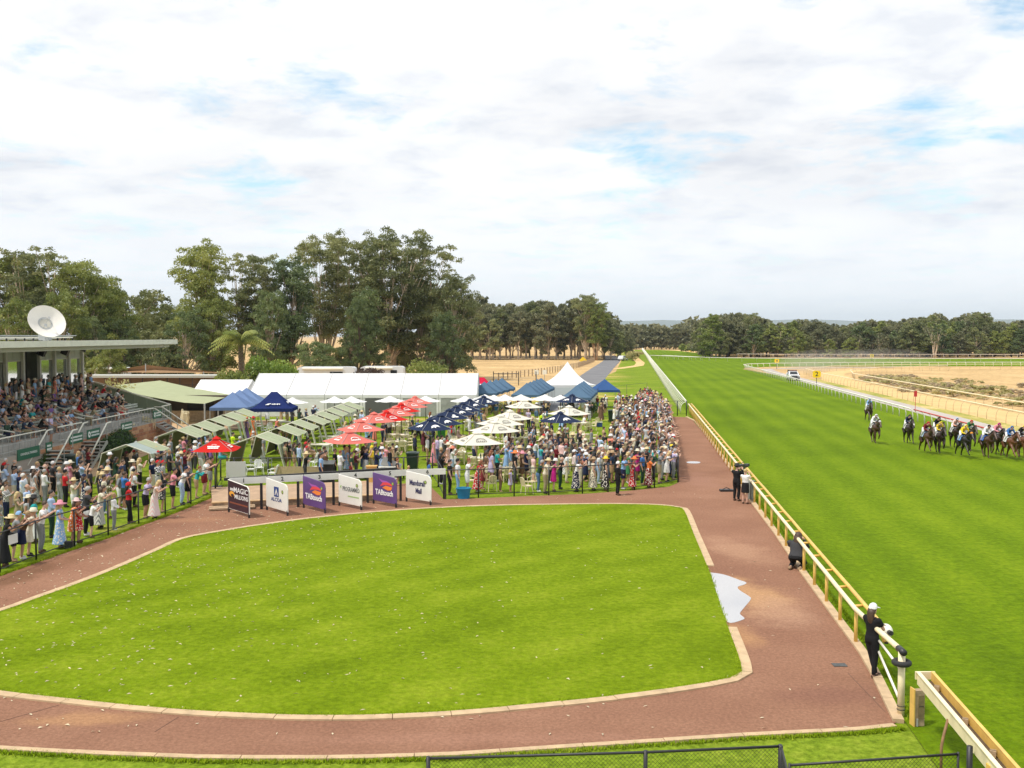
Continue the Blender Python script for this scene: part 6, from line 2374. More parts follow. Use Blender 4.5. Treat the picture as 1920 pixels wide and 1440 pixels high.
# blue tub
tb = empty('tub', P(869, 935))
tb.location.y += 0.18
MB().lathe([(0.30, 0.0), (0.36, 0.5), (0.375, 0.52), (0.36, 0.53), (0.29, 0.04), (0.0, 0.03)], 24, cap=False).build('bucket', pmat('blue_plastic', (0.005, 0.19, 0.36), 0.35), tb, smooth=True)
for sg in (-1, 1):
 MB().tube([(sg * 0.37, -0.08, 0.46), (sg * 0.42, 0, 0.49), (sg * 0.37, 0.08, 0.46)], 0.015, 6).build('handle', pmat('blue_plastic', (0.005, 0.19, 0.36)), tb)
tag(tb, 'blue plastic tub on the path by the crowd fence', 'tub')

# wheelie bins
def bin_(u, v, mat, label, s=1.0, lid=None):
 t = empty('wheelie_bin', P(u, v))
 t.scale = (s, s, s)
 mb = MB()
 mb.add([(-.24, -.26, .06), (.24, -.26, .06), (.24, .22, .06), (-.24, .22, .06), (-.3, -.34, 1.0), (.3, -.34, 1.0), (.3, .34, 1.0), (-.3, .34, 1.0)],
  [(3, 2, 1, 0), (4, 5, 6, 7), (0, 1, 5, 4), (1, 2, 6, 5), (2, 3, 7, 6), (3, 0, 4, 7)])
 mb.build('body', mat, t)
 MB().box((0, 0, 1.03), (0.66, 0.74, 0.06)).ell((0, 0, 1.05), (0.3, 0.34, 0.07), 10, 4).build('lid', lid or mat, t)
 for sg in (-1, 1):
  MB().tube([(sg * 0.26, 0.26, 0.1), (sg * 0.3, 0.26, 0.1)], 0.1, 12).build('wheel', RUBBER, t)
 MB().tube([(-0.25, 0.4, 0.96), (0.25, 0.4, 0.96)], 0.02, 6).build('handle', mat, t)
 tag(t, label, 'bin', 'wheelie bins')


BG = pmat('bin_dark_green', (0.012, 0.03, 0.022), 0.4)
BGL = pmat('bin_green', (0.02, 0.16, 0.03), 0.4)
bin_(774, 886, BG, 'dark green wheelie bin behind the fifth stall', 1.15)
bin_(801, 846, BG, 'dark green wheelie bin behind the bald man in white', 1.05)
bin_(828, 826, BGL, 'bright green wheelie bin under the navy umbrellas', 1.05)
bin_(132, 891, BG, 'dark bin with grey cover at the foot of the stand stairs', 1.15, pmat('bin_grey', (0.07, 0.09, 0.08), 0.6))
bin_(184, 862, BG, 'dark green bin behind the nearest green gazebo', 1.1)
bin_(285, 829, pmat('bin_teal', (0.01, 0.06, 0.06), 0.4), 'slim teal bin between the cream chair stacks and gazebos', 0.95)
bin_(1147, 792, BG, 'dark bin among the crowd by the dark railing', 1.1)

# ---- plastic garden furniture
CHW = pmat('cream_plastic', (0.70, 0.62, 0.40), 0.4, var=0.05)
CHP = pmat('white_chair_plastic', (0.74, 0.75, 0.72), 0.4, var=0.05)


def chair_proto(mat):
 t = empty('plastic_chair')
 mb = MB().box((0, 0, 0.43), (0.44, 0.42, 0.03))
 for sg in (-1, 1):
  mb.box((sg * 0.21, 0, 0.41), (0.03, 0.42, 0.05))
 mb.build('seat', mat, t)
 bk = MB()
 for k in range(5):
  bk.beam((-0.17 + 0.085 * k, -0.2, 0.44), (-0.15 + 0.075 * k, -0.3, 0.84), 0.05, 0.02, up=(0, 1, 0))
 bk.tube([(-0.21, -0.21, 0.44), (-0.2, -0.3, 0.8), (-0.1, -0.32, 0.87), (0.1, -0.32, 0.87), (0.2, -0.3, 0.8), (0.21, -0.21, 0.44)], 0.02, 5)
 bk.build('backrest', mat, t)
 for sx in (-1, 1):
  MB().tube([(sx * 0.24, 0.22, 0.62), (sx * 0.25, -0.1, 0.66), (sx * 0.21, -0.25, 0.68)], 0.02, 5).build('armrest', mat, t)
  for sy in (-1, 1):
   MB().tube([(sx * 0.2, sy * 0.19, 0.43), (sx * 0.24, sy * 0.24, 0.0)], [0.028, 0.02], 5).build('leg', mat, t)
  MB().tube([(sx * 0.23, 0.22, 0.42), (sx * 0.24, 0.22, 0.62)], 0.018, 5).build('arm_post', mat, t)
 return t


def table_proto(mat):
 t = empty('plastic_table')
 MB().box((0, 0, 0.71), (1.5, 0.85, 0.04)).box((0, 0, 0.67), (1.4, 0.75, 0.05)).build('tabletop', mat, t)
 for sx in (-1, 1):
  for sy in (-1, 1):
   MB().tube([(sx * 0.62, sy * 0.32, 0.7), (sx * 0.66, sy * 0.36, 0)], [0.035, 0.025], 6).build('leg', mat, t)
 return t


CHR = {'cream': [chair_proto(CHW), False], 'white': [chair_proto(CHP), False]}
TBL = [table_proto(pmat('table_plastic', (0.74, 0.70, 0.56), 0.4)), False]


def put(P_, loc, rz, label, cat, group, s=1.0):
 if not P_[1]:
  P_[1] = True
  o = P_[0]
  o.location = loc
  o.rotation_euler = (0, 0, rz)
  tag(o, label, cat, group)
 else:
  o = dup(P_[0], loc, rz, label, group)
 return o


put(CHR['cream'], P(988, 926), R(-60), 'empty cream plastic chair just behind the crowd fence', 'chair', 'cream plastic chairs')
put(CHR['cream'], P(921, 921), R(20), 'cream plastic chair with a person in lavender standing on it', 'chair', 'cream plastic chairs')
put(CHR['cream'], P(885, 915), R(100), 'cream plastic chair behind the person in red floral dress', 'chair', 'cream plastic chairs')
put(CHR['cream'], P(1000, 917), R(150), 'cream plastic chair with a child in pink standing on it', 'chair', 'cream plastic chairs')
put(CHR['cream'], P(125, 878), R(60), 'cream plastic chair on the stand stairs beside the dark bin', 'chair', 'cream plastic chairs')
put(CHR['cream'], P(683, 869), R(200), 'lone cream plastic chair under the second red umbrella', 'chair', 'cream plastic chairs')
put(CHR['cream'], P(1117, 800), R(30), 'cream plastic chair by the potted conifer', 'chair', 'cream plastic chairs')
TABS = [(746, 832), (742, 846), (736, 815), (752, 806), (865, 842), (852, 868), (905, 880), (912, 838), (962, 822), (970, 838), (1012, 828), (1000, 800), (1090, 808), (1088, 832), (1085, 850), (940, 810), (1060, 880), (885, 806), (790, 815), (955, 900)]
for k, (u, v) in enumerate(TABS):
 p = P(u, v)
 rz = rnd.uniform(-0.3, 0.3)
 put(TBL, p, rz, 'cream plastic table set among chairs on the lawn', 'table', 'cream tables on the lawn')
 for j in range(5):
  a = (0.5, -0.5, 0.5, -0.5, 0)[j]
  sgn = (1, 1, -1, -1, 0)[j]
  loc = p + Matrix.Rotation(rz, 3, 'Z') @ Vector((a * 0.8 if j < 4 else 1.05, sgn * 0.68, 0))
  put(CHR['cream'], loc, rz + (math.pi if sgn > 0 else 0 if sgn < 0 else math.pi / 2) + rnd.uniform(-0.4, 0.4), 'cream plastic chair drawn up to a cream table on the lawn', 'chair', 'cream chairs round the lawn tables')
for k, (u, v) in enumerate(((470, 893), (486, 890), (500, 880), (512, 900), (478, 879), (590, 878), (600, 868), (610, 858), (596, 888), (618, 846), (626, 838), (606, 880), (634, 830), (640, 822), (496, 816), (508, 812), (486, 808))):
 put(CHR['white'], P(u, v), rnd.random() * 6.28, 'white plastic chair under or beside a green gazebo', 'chair', 'white chairs at the gazebos')
for k, (u, v) in enumerate(((540, 806), (520, 803), (600, 852), (616, 836))):
 t = dup(TBL[0], P(u, v), rnd.uniform(-0.3, 0.3), 'white table beside the green gazebos', 'white tables at the gazebos')
# small things on the tables
for k in range(26):
 u, v = TABS[k % len(TABS)]
 p = P(u, v) + Vector((rnd.uniform(-.6, .6), rnd.uniform(-.3, .3), 0.73))
 mb = MB()
 if k % 3 == 0:
  mb.lathe([(0.0, 0), (0.04, 0.0), (0.045, 0.2), (0.018, 0.26), (0.018, 0.32), (0.0, 0.32)], 8, cap=False)
  o = mb.build('bottle', pmat('bottle_green', (0.02, 0.06, 0.03), 0.2), loc=p, smooth=True)
  tag(o, 'dark bottle standing on a cream table on the lawn', 'bottle', 'bottles on the lawn tables')
 else:
  mb.lathe([(0.0, 0), (0.035, 0.0), (0.045, 0.14), (0.035, 0.12), (0.0, 0.01)], 8, cap=False)
  o = mb.build('cup', WHITEP, loc=p, smooth=True)
  tag(o, 'white cup standing on a cream table on the lawn', 'cup', 'cups on the lawn tables')
# stacked chairs by the stand
def chair_stack(u, v, n, rz, label):
 p = P(u, v)
 t0 = chair_proto(CHW)
 for k in range(n):
  c = t0 if k == 0 else dup(t0)
  c.location = (p.x + 0.02 * k, p.y, 0.105 * k)
  c.rotation_euler = (0, 0, rz)
  tag(c, label, 'chair', label)


chair_stack(244, 838, 10, R(-90), 'cream plastic chair in the left stack below the stand')
chair_stack(256, 836, 9, R(-90), 'cream plastic chair in the second stack below the stand')
chair_stack(272, 828, 12, R(-90), 'cream plastic chair in the tall right stack below the stand')
chair_stack(279, 830, 12, R(-90), 'cream plastic chair in the tall stack beside the teal bin')
chair_stack(346, 800, 8, R(-90), 'cream plastic chair in the stack by the far stairs')
# ================================================================== vehicles, boards, cattle
CARW = pmat('white_car_paint', (0.72, 0.73, 0.74), 0.25)
CARG = pmat('car_glass', (0.03, 0.035, 0.04), 0.08)
LAMP = pmat('lamp_glass', (0.7, 0.7, 0.7), 0.15)


def car(loc, rz, label, ute=False, s=1.0):
 """Body drawn in profile and given its width; faces -Y."""
 t = empty('ute' if ute else 'car', loc, rz)
 t.scale = (s, s, s)
 prof = [(-2.35, 0.42), (-2.42, 0.75), (-2.3, 0.98), (-1.2, 1.1), (-0.55, 1.66), (0.6, 1.72), (1.0, 1.66), (1.15, 1.12), (2.4, 1.1), (2.45, 0.5), (2.3, 0.4)] if ute else \
  [(-2.2, 0.4), (-2.27, 0.72), (-2.15, 0.95), (-1.1, 1.08), (-0.35, 1.62), (1.3, 1.66), (2.0, 1.45), (2.2, 1.0), (2.25, 0.5), (2.1, 0.4)]
 n = len(prof)
 vs = []
 for sx in (-1, 1):
  for y, z in prof:
   w = 0.93 if z < 1.15 else 0.93 - (z - 1.1) * 0.34
   vs.append((sx * w, y, z))
 fs = [tuple(range(n)), tuple(range(n, 2 * n))[::-1]] + [(k, n + k, n + (k + 1) % n, (k + 1) % n) for k in range(n)]
 bm = bmesh.new()
 bv = [bm.verts.new(v) for v in vs]
 for f in fs:
  bm.faces.new([bv[i] for i in f])
 bmesh.ops.recalc_face_normals(bm, faces=bm.faces[:])
 bmesh.ops.bevel(bm, geom=bm.edges[:], offset=0.05, segments=2, affect='EDGES')
 me = bpy.data.meshes.new('body')
 bm.to_mesh(me)
 bm.free()
 obj('body', me, CARW, t)
 d = Vector((0, 0.65, 0.56)).normalized()
 MB().slab((-0.72, -1.17, 1.145), (0.72, -1.17, 1.145), (0.62, -0.6, 1.63), (-0.62, -0.6, 1.63), -0.012) .build('windscreen', CARG, t) if ute else \
  MB().slab((-0.72, -1.06, 1.13), (0.72, -1.06, 1.13), (0.62, -0.42, 1.59), (-0.62, -0.42, 1.59), -0.012).build('windscreen', CARG, t)
 for sx in (-1, 1):
  MB().add([(sx * 0.945, -0.95, 1.16), (sx * 0.945, 0.95, 1.16), (sx * 0.80, 0.85, 1.58), (sx * 0.80, -0.5, 1.58)], [(0, 1, 2, 3) if sx > 0 else (3, 2, 1, 0)]).build('side_window', CARG, t)
  MB().ell((sx * 0.68, -2.36, 0.82), (0.2, 0.07, 0.1), 10, 6).build('headlight', LAMP, t)
  for y in (-1.45, 1.45):
   w = MB().tube([(sx * 0.72, y, 0.36), (sx * 0.95, y, 0.36)], 0.36, 16).build('wheel', RUBBER, t)
   MB().tube([(sx * 0.95, y, 0.36), (sx * 0.965, y, 0.36)], 0.2, 12).build('rim', GREYM, w)
  MB().box((sx * 1.02, -0.85, 1.15), (0.16, 0.1, 0.14)).build('mirror', BLACKM, t)
 gr = MB().box((0, -2.40, 0.76), (1.0, 0.06, 0.24)).build('grille', BLACKM, t)
 MB().box((0, -2.44, 0.5), (0.46, 0.02, 0.11)).build('number_plate', LAMP, t)
 if ute:
  MB().tube([(-0.75, -2.5, 0.55), (-0.7, -2.55, 0.95), (0.7, -2.55, 0.95), (0.75, -2.5, 0.55)], 0.04, 7).build('bull_bar', BLACKM, t)
  MB().box((0, -2.5, 0.5), (1.7, 0.12, 0.2)).build('bumper', BLACKM, t)
  MB().box((0, 0.0, 1.84), (1.4, 0.3, 0.12)).build('light_bar', pmat('light_bar', (0.25, 0.1, 0.05), 0.3), t)
  MB().box((0, 1.1, 1.5), (1.7, 0.06, 0.8)).build('headboard', BLACKM, t)
  MB().box((0, 2.2, 1.2), (1.8, 0.06, 0.3)).build('tailgate', CARW, t)
 tag(t, label, 'ute' if ute else 'car')
 return t


p = P(1493, 714)
car((p.x, p.y + 2.2, 0), R(-8), 'white ute with roof light bar driving on the gravel track', ute=True)
p = P(1168, 676)
car((p.x, p.y, 0), R(150), 'small white car parked beside the far gravel path')
# white caravans behind the marquee
def van(x0, x1, Y, h, label, win):
 t = empty('caravan', ((x0 + x1) / 2, Y, 0))
 w = x1 - x0
 bm = bmesh.new()
 prof = [(-w / 2, 0.6), (-w / 2 + 0.05, h * 0.6), (-w / 2 + 0.5, h - 0.15), (-w / 2 + 0.9, h), (w / 2 - 0.3, h), (w / 2, h - 0.2), (w / 2, 0.6)]
 a = [bm.verts.new((x, 0, z)) for x, z in prof]
 b = [bm.verts.new((x, 2.5, z)) for x, z in prof]
 bm.faces.new(a)
 bm.faces.new(b[::-1])
 for k in range(len(prof)):
  bm.faces.new((a[k], b[k], b[(k + 1) % len(prof)], a[(k + 1) % len(prof)]))
 bmesh.ops.recalc_face_normals(bm, faces=bm.faces[:])
 me = bpy.data.meshes.new('body')
 bm.to_mesh(me)
 bm.free()
 obj('body', me, pmat('van_white', (0.66, 0.68, 0.70), 0.4, var=0.05), t)
 for wx, ww, wz in win:
  MB().box((wx, -0.02, wz), (ww, 0.05, 0.55)).build('window', CARG, t)
 MB().tube([(-w / 2 + 1.2, -0.25, h - 0.25), (w / 2 - 1.5, -0.25, h - 0.25)], 0.2, 10).build('awning_roll', WHITEP, t)
 MB().box((0, -0.015, h * 0.55), (w - 0.4, 0.03, 0.12)).build('stripe', pmat('van_grey', (0.4, 0.42, 0.45)), t)
 for x in (-0.6, 0.5):
  MB().tube([(x, 0.1, 0.38), (x, 0.35, 0.38)], 0.38, 14).build('wheel', RUBBER, t)
 tag(t, label, 'caravan', 'white caravans behind the marquee')


van(X(552, 140), X(664, 140), 140, 3.85, 'white caravan left of the purplish shrub, above the marquee ridge', [(1.7, 1.8, 2.9)])
van(X(668, 140), X(755, 140), 141, 3.9, 'white caravan right of the purplish shrub, above the marquee ridge', [(1.9, 0.9, 3.1), (-0.9, 1.5, 3.0)])
van(X(150, 152), X(235, 152), 152, 3.4, 'white caravan behind the brown shade sail', [(1.0, 1.4, 2.2)])

# number boards by the track
YB_ = pmat('board_yellow', (0.90, 0.62, 0.0), 0.5)


def number_board(u, v, Y, w, h, zc, text, label):
 p = Vector((X(u, Y), Y, 0))
 t = empty('distance_board', p)
 MB().tube([(0, 0, -0.05), (0, 0, zc)], 0.05, 8).build('post', BLACKM, t)
 a, b = w / 2, h / 2
 c = 0.16 * w
 mb = MB()
 poly = [(-a + c, -b), (a - c, -b), (a, -b + c), (a, b - c), (a - c, b), (-a + c, b), (-a, b - c), (-a, -b + c)]
 n = 8
 mb.add([(x, -0.09, zc + z) for x, z in poly] + [(x, -0.04, zc + z) for x, z in poly], [tuple(range(n)), tuple(range(n, 2 * n))[::-1]] + [(k, n + k, n + (k + 1) % n, (k + 1) % n) for k in range(n)])
 mb.build('board', YB_, t)
 if text:
  txt(t, text, 0, zc, h * 0.92, 'black2', y=-0.1, bold=0.012 * h, name='number')
 tag(t, label, 'sign', 'yellow distance boards')
 return t


number_board(1531, 0, 165, 1.35, 1.15, 1.88, '2', 'yellow board with black number 2 near the white ute')
number_board(1456, 0, 248, 1.15, 0.95, 2.02, '4', 'yellow board with black number 4 at the bend')
number_board(1634, 0, 300, 1.05, 1.0, 2.25, '6', 'small yellow board with a number before the right wood')
for (u, Y, w, lab) in ((1295, 520, 2.4, 'farther of two yellow boards on the sandy bank'), (1326, 400, 2.5, 'nearer of two yellow boards on the sandy bank')):
 t = empty('distance_board', (X(u, Y), Y, 0))
 z = hgt(657.5 if u > 1300 else 655, Y)
 MB().tube([(0, 0, -0.05), (0, 0, z)], 0.09, 6).build('post', BLACKM, t)
 MB().box((0, -0.1, z), (w, 0.08, 1.5)).build('board', YB_, t)
 MB().box((0, -0.1, z - 1.2), (w * 0.55, 0.07, 1.2)).build('board', YB_, t)
 mb = MB()
 for k in range(4):
  mb.box((-w * 0.33 + k * w * 0.22, -0.15, z), (w * 0.13, 0.02, 0.8))
 for k in range(2):
  mb.box((-w * 0.12 + k * w * 0.22, -0.15, z - 1.2), (w * 0.1, 0.02, 0.7))
 mb.build('print', TXT['black2'], t)
 tag(t, lab, 'sign', 'yellow distance boards')
# red marker at the inner rail
p = P(1716, 772)
t = empty('marker_post', (p.x, p.y, 0))
MB().tube([(0, 0, -0.05), (0, 0, 2.0)], 0.03, 6).build('post', REDP, t)
MB().box((0, 0, 1.95), (0.26, 0.22, 0.62)).build('lamp_box', pmat('marker_red', (0.5, 0.02, 0.02), 0.5), t)
tag(t, 'red marker box on a thin pole at the inner rail', 'marker')
# dark video screen tower at the wood
Y = 385
t = empty('screen_tower', (X(1342, Y), Y, 0))
zt, zb = hgt(632, Y), hgt(648, Y)
MB().tube([(0, 0, -0.05), (0, 0, zt + 0.6)], 0.32, 10).build('column', GREYM, t)
for k in range(2):
 h = (zt - zb) / 2
 MB().box((0, -0.5, zb + h * (k + 0.5)), (3.3, 0.5, h - 0.1)).build('screen_panel', pmat('screen_dark', (0.03, 0.035, 0.05), 0.3), t)
MB().box((0, 0, zt + 1.2), (4.4, 1.2, 0.16)).build('roof', WHITEP, t)
MB().tube([(0, 0, zt), (0, 0, zt + 1.2)], 0.2, 8).build('neck', BLACKM, t)
tag(t, 'dark screen tower with flat white top at the edge of the right wood', 'screen')
t = empty('light_pole', (X(1357, 383), 383, 0))
MB().tube([(0, 0, -0.05), (0, 0, 10.5)], [0.16, 0.1], 8).build('pole', GREYM, t)
for z in (4.2, 6.6, 8.2):
 MB().box((-0.5, 0, z), (0.7, 0.2, 0.25)).build('lamp', LAMP, t)
tag(t, 'thin pole with small lamps right of the screen tower', 'pole')


# ================================================================== bodies
DG = None


BENCH = bpy.data.scenes.new('workbench')   # an empty scene to shape bodies in, dropped at the end


def remesh(mb, voxel, ratio, name, smooth_it=2):
 """One continuous skin round overlapping volumes."""
 me = mb.mesh(name + '_src')
 o = bpy.data.objects.new(name, me)
 BENCH.collection.objects.link(o)
 m = o.modifiers.new('r', 'REMESH')
 m.mode = 'VOXEL'
 m.voxel_size = voxel
 s = o.modifiers.new('s', 'SMOOTH')
 s.iterations = smooth_it
 s.factor = 0.5
 d = o.modifiers.new('d', 'DECIMATE')
 d.ratio = ratio
 with bpy.context.temp_override(scene=BENCH, view_layer=BENCH.view_layers[0]):
  dg = bpy.context.evaluated_depsgraph_get()
 out = bpy.data.meshes.new_from_object(o.evaluated_get(dg))
 bpy.data.objects.remove(o)
 bpy.data.meshes.remove(me)
 out.name = name
 out.polygons.foreach_set('use_smooth', [True] * len(out.polygons))
 out.update()
 return out


def add_islands(me, mb, mi):
 """Join small islands (fingers, eyes) to a mesh with material slot mi."""
 bm = bmesh.new()
 bm.from_mesh(me)
 vs = [bm.verts.new(v) for v in mb.v]
 for f in mb.f:
  try:
   nf = bm.faces.new([vs[i] for i in f])
   nf.material_index = mi
   nf.smooth = True
  except ValueError:
   pass
 bm.to_mesh(me)
 bm.free()


def V3(*a):
 return Vector(a)


BASE = dict(pelvis=V3(0, 0, 0.95), waist=V3(0, 0.01, 1.10), chest=V3(0, 0.01, 1.30), neck=V3(0, -0.01, 1.47), head=V3(0, 0.025, 1.615),
   lsh=V3(-.19, -.01, 1.405), lel=V3(-.25, -.02, 1.13), lwr=V3(-.25, .06, .88), lha=V3(-.245, .085, .80),
   rsh=V3(.19, -.01, 1.405), rel=V3(.25, -.02, 1.13), rwr=V3(.25, .06, .88), rha=V3(.245, .085, .80),
   lhip=V3(-.095, 0, .90), lkn=V3(-.105, .025, .49), lan=V3(-.11, -.02, .09), lto=V3(-.125, .13, .03),
   rhip=V3(.095, 0, .90), rkn=V3(.105, .025, .49), ran=V3(.11, -.02, .09), rto=V3(.125, .13, .03), pitch=0.0, roll=0.0)


def pose(**kw):
 d = {k: (v.copy() if isinstance(v, Vector) else v) for k, v in BASE.items()}
 for k, v in kw.items():
  d[k] = Vector(v) if isinstance(v, (tuple, list)) else v
 return d


UP = ('waist', 'chest', 'neck', 'head', 'lsh', 'lel', 'lwr', 'lha', 'rsh', 'rel', 'rwr', 'rha')


def lean(d, ang, keep=()):
 """Bend the upper body forward round the hips."""
 c = d['pelvis']
 M = Matrix.Rotation(-ang, 3, 'X')
 for k in UP:
  if k not in keep:
   d[k] = c + M @ (d[k] - c)
 d['pitch'] += ang * 0.3
 return d


POSES = {
 'stand': pose(),
 'stand_weight': pose(pelvis=(.03, 0, .945), rkn=(.12, .06, .49), ran=(.16, .03, .09), rto=(.2, .17, .03), lwr=(-.2, .12, .93), lha=(-.17, .18, .92)),
 'arms_folded': pose(lel=(-.24, .09, 1.17), lwr=(-.02, .22, 1.20), lha=(.07, .22, 1.21), rel=(.24, .09, 1.17), rwr=(.02, .20, 1.16), rha=(-.07, .21, 1.15)),
 'hands_front': pose(lel=(-.25, .05, 1.13), lwr=(-.07, .24, 1.05), lha=(-.01, .29, 1.06), rel=(.25, .05, 1.13), rwr=(.07, .24, 1.05), rha=(.02, .30, 1.05)),
 'hand_hip': pose(rel=(.36, -.1, 1.17), rwr=(.2, .02, 1.02), rha=(.14, .07, 1.0), lkn=(-.11, .05, .49)),
 'point': pose(rel=(.27, .22, 1.38), rwr=(.22, .46, 1.43), rha=(.2, .56, 1.45), lwr=(-.2, .16, .95), lha=(-.15, .23, .95)),
 'photo': pose(lel=(-.24, .16, 1.24), lwr=(-.10, .30, 1.46), lha=(-.06, .33, 1.54), rel=(.24, .16, 1.24), rwr=(.10, .30, 1.46), rha=(.06, .33, 1.54)),
 'cheer': pose(rel=(.32, .02, 1.58), rwr=(.28, .10, 1.82), rha=(.27, .12, 1.90), lel=(-.26, .05, 1.15), lwr=(-.16, .24, 1.1), lha=(-.1, .3, 1.12)),
 'walk': pose(lkn=(-.1, .2, .52), lan=(-.1, .24, .10), lto=(-.11, .40, .06), rkn=(.1, -.05, .50), ran=(.1, -.32, .13), rto=(.1, -.2, .03), lwr=(-.25, -.12, .92), lha=(-.25, -.15, .84), rwr=(.25, .2, .93), rha=(.24, .25, .86)),
 'legs_crossed': pose(lkn=(-.06, .06, .49), lan=(.04, .10, .09), lto=(.05, .25, .04), rkn=(.09, .02, .49), ran=(.08, -.03, .09), rto=(.09, .12, .03), lel=(-.24, .12, 1.18), lwr=(-.06, .28, 1.2), lha=(.02, .33, 1.22), rel=(.24, .12, 1.18), rwr=(.06, .28, 1.18), rha=(-.02, .33, 1.2)),
 'clap': pose(lel=(-.25, .12, 1.18), lwr=(-.08, .33, 1.30), lha=(-.03, .37, 1.38), rel=(.25, .12, 1.18), rwr=(.08, .33, 1.30), rha=(.03, .37, 1.38)),
}
for nm, ang, hw in (('lean_rail', 0.30, .12), ('lean_wide', 0.22, .3)):
 d = lean(pose(), ang)
 for sg, s in ((-1, 'l'), (1, 'r')):
  sh = d[s + 'sh']
  d[s + 'el'] = Vector((sg * .28, sh.y + 0.13, 1.22))
  d[s + 'wr'] = Vector((sg * hw * .8, sh.y + 0.32, 1.36))
  d[s + 'ha'] = Vector((sg * hw * .4, sh.y + 0.37, 1.38))
 d['lkn'].y += 0.03
 d['rto'].x += 0.05
 POSES[nm] = d
d = lean(pose(), 0.12)
for sg, s in ((-1, 'l'), (1, 'r')):
 sh = d[s + 'sh']
 d[s + 'el'] = Vector((sg * .26, sh.y + .17, 1.23))
 d[s + 'wr'] = Vector((sg * .03, sh.y + .30, 1.35))
 d[s + 'ha'] = Vector((-sg * .05, sh.y + .31, 1.37))
POSES['reach'] = d
sit = pose(pelvis=(0, 0, .52), waist=(0, .03, .68), chest=(0, .06, .88), neck=(0, .08, 1.06), head=(0, .115, 1.205), lsh=(-.19, .06, .985), rsh=(.19, .06, .985),
  lel=(-.25, .14, .74), lwr=(-.12, .34, .66), lha=(-.07, .41, .66), rel=(.25, .14, .74), rwr=(.12, .34, .66), rha=(.05, .41, .65),
  lhip=(-.1, .03, .50), lkn=(-.13, .44, .50), lan=(-.12, .42, .09), lto=(-.13, .57, .03), rhip=(.1, .03, .50), rkn=(.13, .44, .50), ran=(.13, .40, .09), rto=(.14, .55, .03))
POSES['sit'] = sit
s2 = {k: (v.copy() if isinstance(v, Vector) else v) for k, v in sit.items()}
s2 = lean(s2, 0.32)
for sg, s in ((-1, 'l'), (1, 'r')):
 s2[s + 'el'] = Vector((sg * .22, .38, .68))
 s2[s + 'wr'] = Vector((sg * .08, .56, .62))
 s2[s + 'ha'] = Vector((sg * .02, .62, .6))
POSES['sit_forward'] = s2
kn = pose(pelvis=(0, -.1, .40), waist=(0, -.03, .54), chest=(0, .05, .72), neck=(0, .09, .88), head=(0, .15, 1.01), lsh=(-.19, .05, .83), rsh=(.19, .05, .83),
  lel=(-.23, .2, .66), lwr=(-.1, .33, .88), lha=(-.05, .34, .95), rel=(.23, .2, .66), rwr=(.1, .33, .88), rha=(.05, .34, .95),
  lhip=(-.1, -.08, .36), lkn=(-.14, .28, .10), lan=(-.12, -.16, .09), lto=(-.12, -.32, .05), rhip=(.1, -.08, .36), rkn=(.14, .28, .10), ran=(.12, -.16, .09), rto=(.12, -.32, .05), pitch=0.1)
POSES['kneel'] = kn
jk = pose(pelvis=(0, -.34, 1.78), waist=(0, -.2, 1.90), chest=(0, .02, 1.98), neck=(0, .20, 2.02), head=(0, .33, 2.10), lsh=(-.17, .08, 1.98), rsh=(.17, .08, 1.98),
  lel=(-.24, .22, 1.72), lwr=(-.09, .46, 1.66), lha=(-.06, .54, 1.66), rel=(.24, .22, 1.72), rwr=(.09, .46, 1.66), rha=(.06, .54, 1.66),
  lhip=(-.11, -.33, 1.74), lkn=(-.27, .05, 1.52), lan=(-.30, -.22, 1.17), lto=(-.31, -.06, 1.11), rhip=(.11, -.33, 1.74), rkn=(.27, .05, 1.52), ran=(.30, -.22, 1.17), rto=(.31, -.06, 1.11), pitch=0.15)
POSES['jockey'] = jk

BODY = {}


def torso(mb, d, g=0.0, hips=True, f=1.0):
 pel, wa, ch, ne = d['pelvis'], d['waist'], d['chest'], d['neck']
 down = (pel - wa).normalized() * 0.09
 pts = ([pel + down] if hips else []) + [pel, wa, ch.lerp(wa, 0.35), ch, ch.lerp(ne, 0.55), ch.lerp(ne, 0.88)]
 rad = ([.10 + g] if hips else []) + [.115 + g, .098 + g, .108 + g, .118 + g, .10 + g, .055 + g]
 fl = ([1.5] if hips else []) + [1.5, 1.45, 1.5, 1.58, 1.75, 1.5]
 mb.tube(pts, rad, 12, flat=fl, axis=(1, 0, 0))
 for s in 'lr':
  mb.ell(d[s + 'sh'] + Vector((0, 0, -.02)), (.068 + g, .068 + g, .07 + g), 8, 6)


def arm(mb, d, s, g=0.0, upto=1.0, hand=False):
 sh, el, wr, ha = (d[s + k] for k in ('sh', 'el', 'wr', 'ha'))
 if upto >= 1.0:
  mb.tube([sh, sh.lerp(el, .5), el, el.lerp(wr, .35), wr], [.056 + g, .05 + g, .041 + g, .043 + g, .029 + g], 8)
  if hand:
   mb.tube([wr, wr.lerp(ha, .5), ha], [.028, .04, .034], 8)
 else:
  mb.tube([sh, sh.lerp(el, upto)], [.06 + g, .058 + g], 8)


def leg(mb, d, s, g=0.0, upto=2.0):
 h, k, a = d[s + 'hip'], d[s + 'kn'], d[s + 'an']
 if upto >= 2:
  mb.tube([h, h.lerp(k, .4), k, k.lerp(a, .35), a], [.092 + g, .082 + g, .056 + g, .056 + g, .036 + g], 9)
 else:
  mb.tube([h, h.lerp(k, .5), h.lerp(k, upto)], [.094 + g, .092 + g, .08 + g], 9)


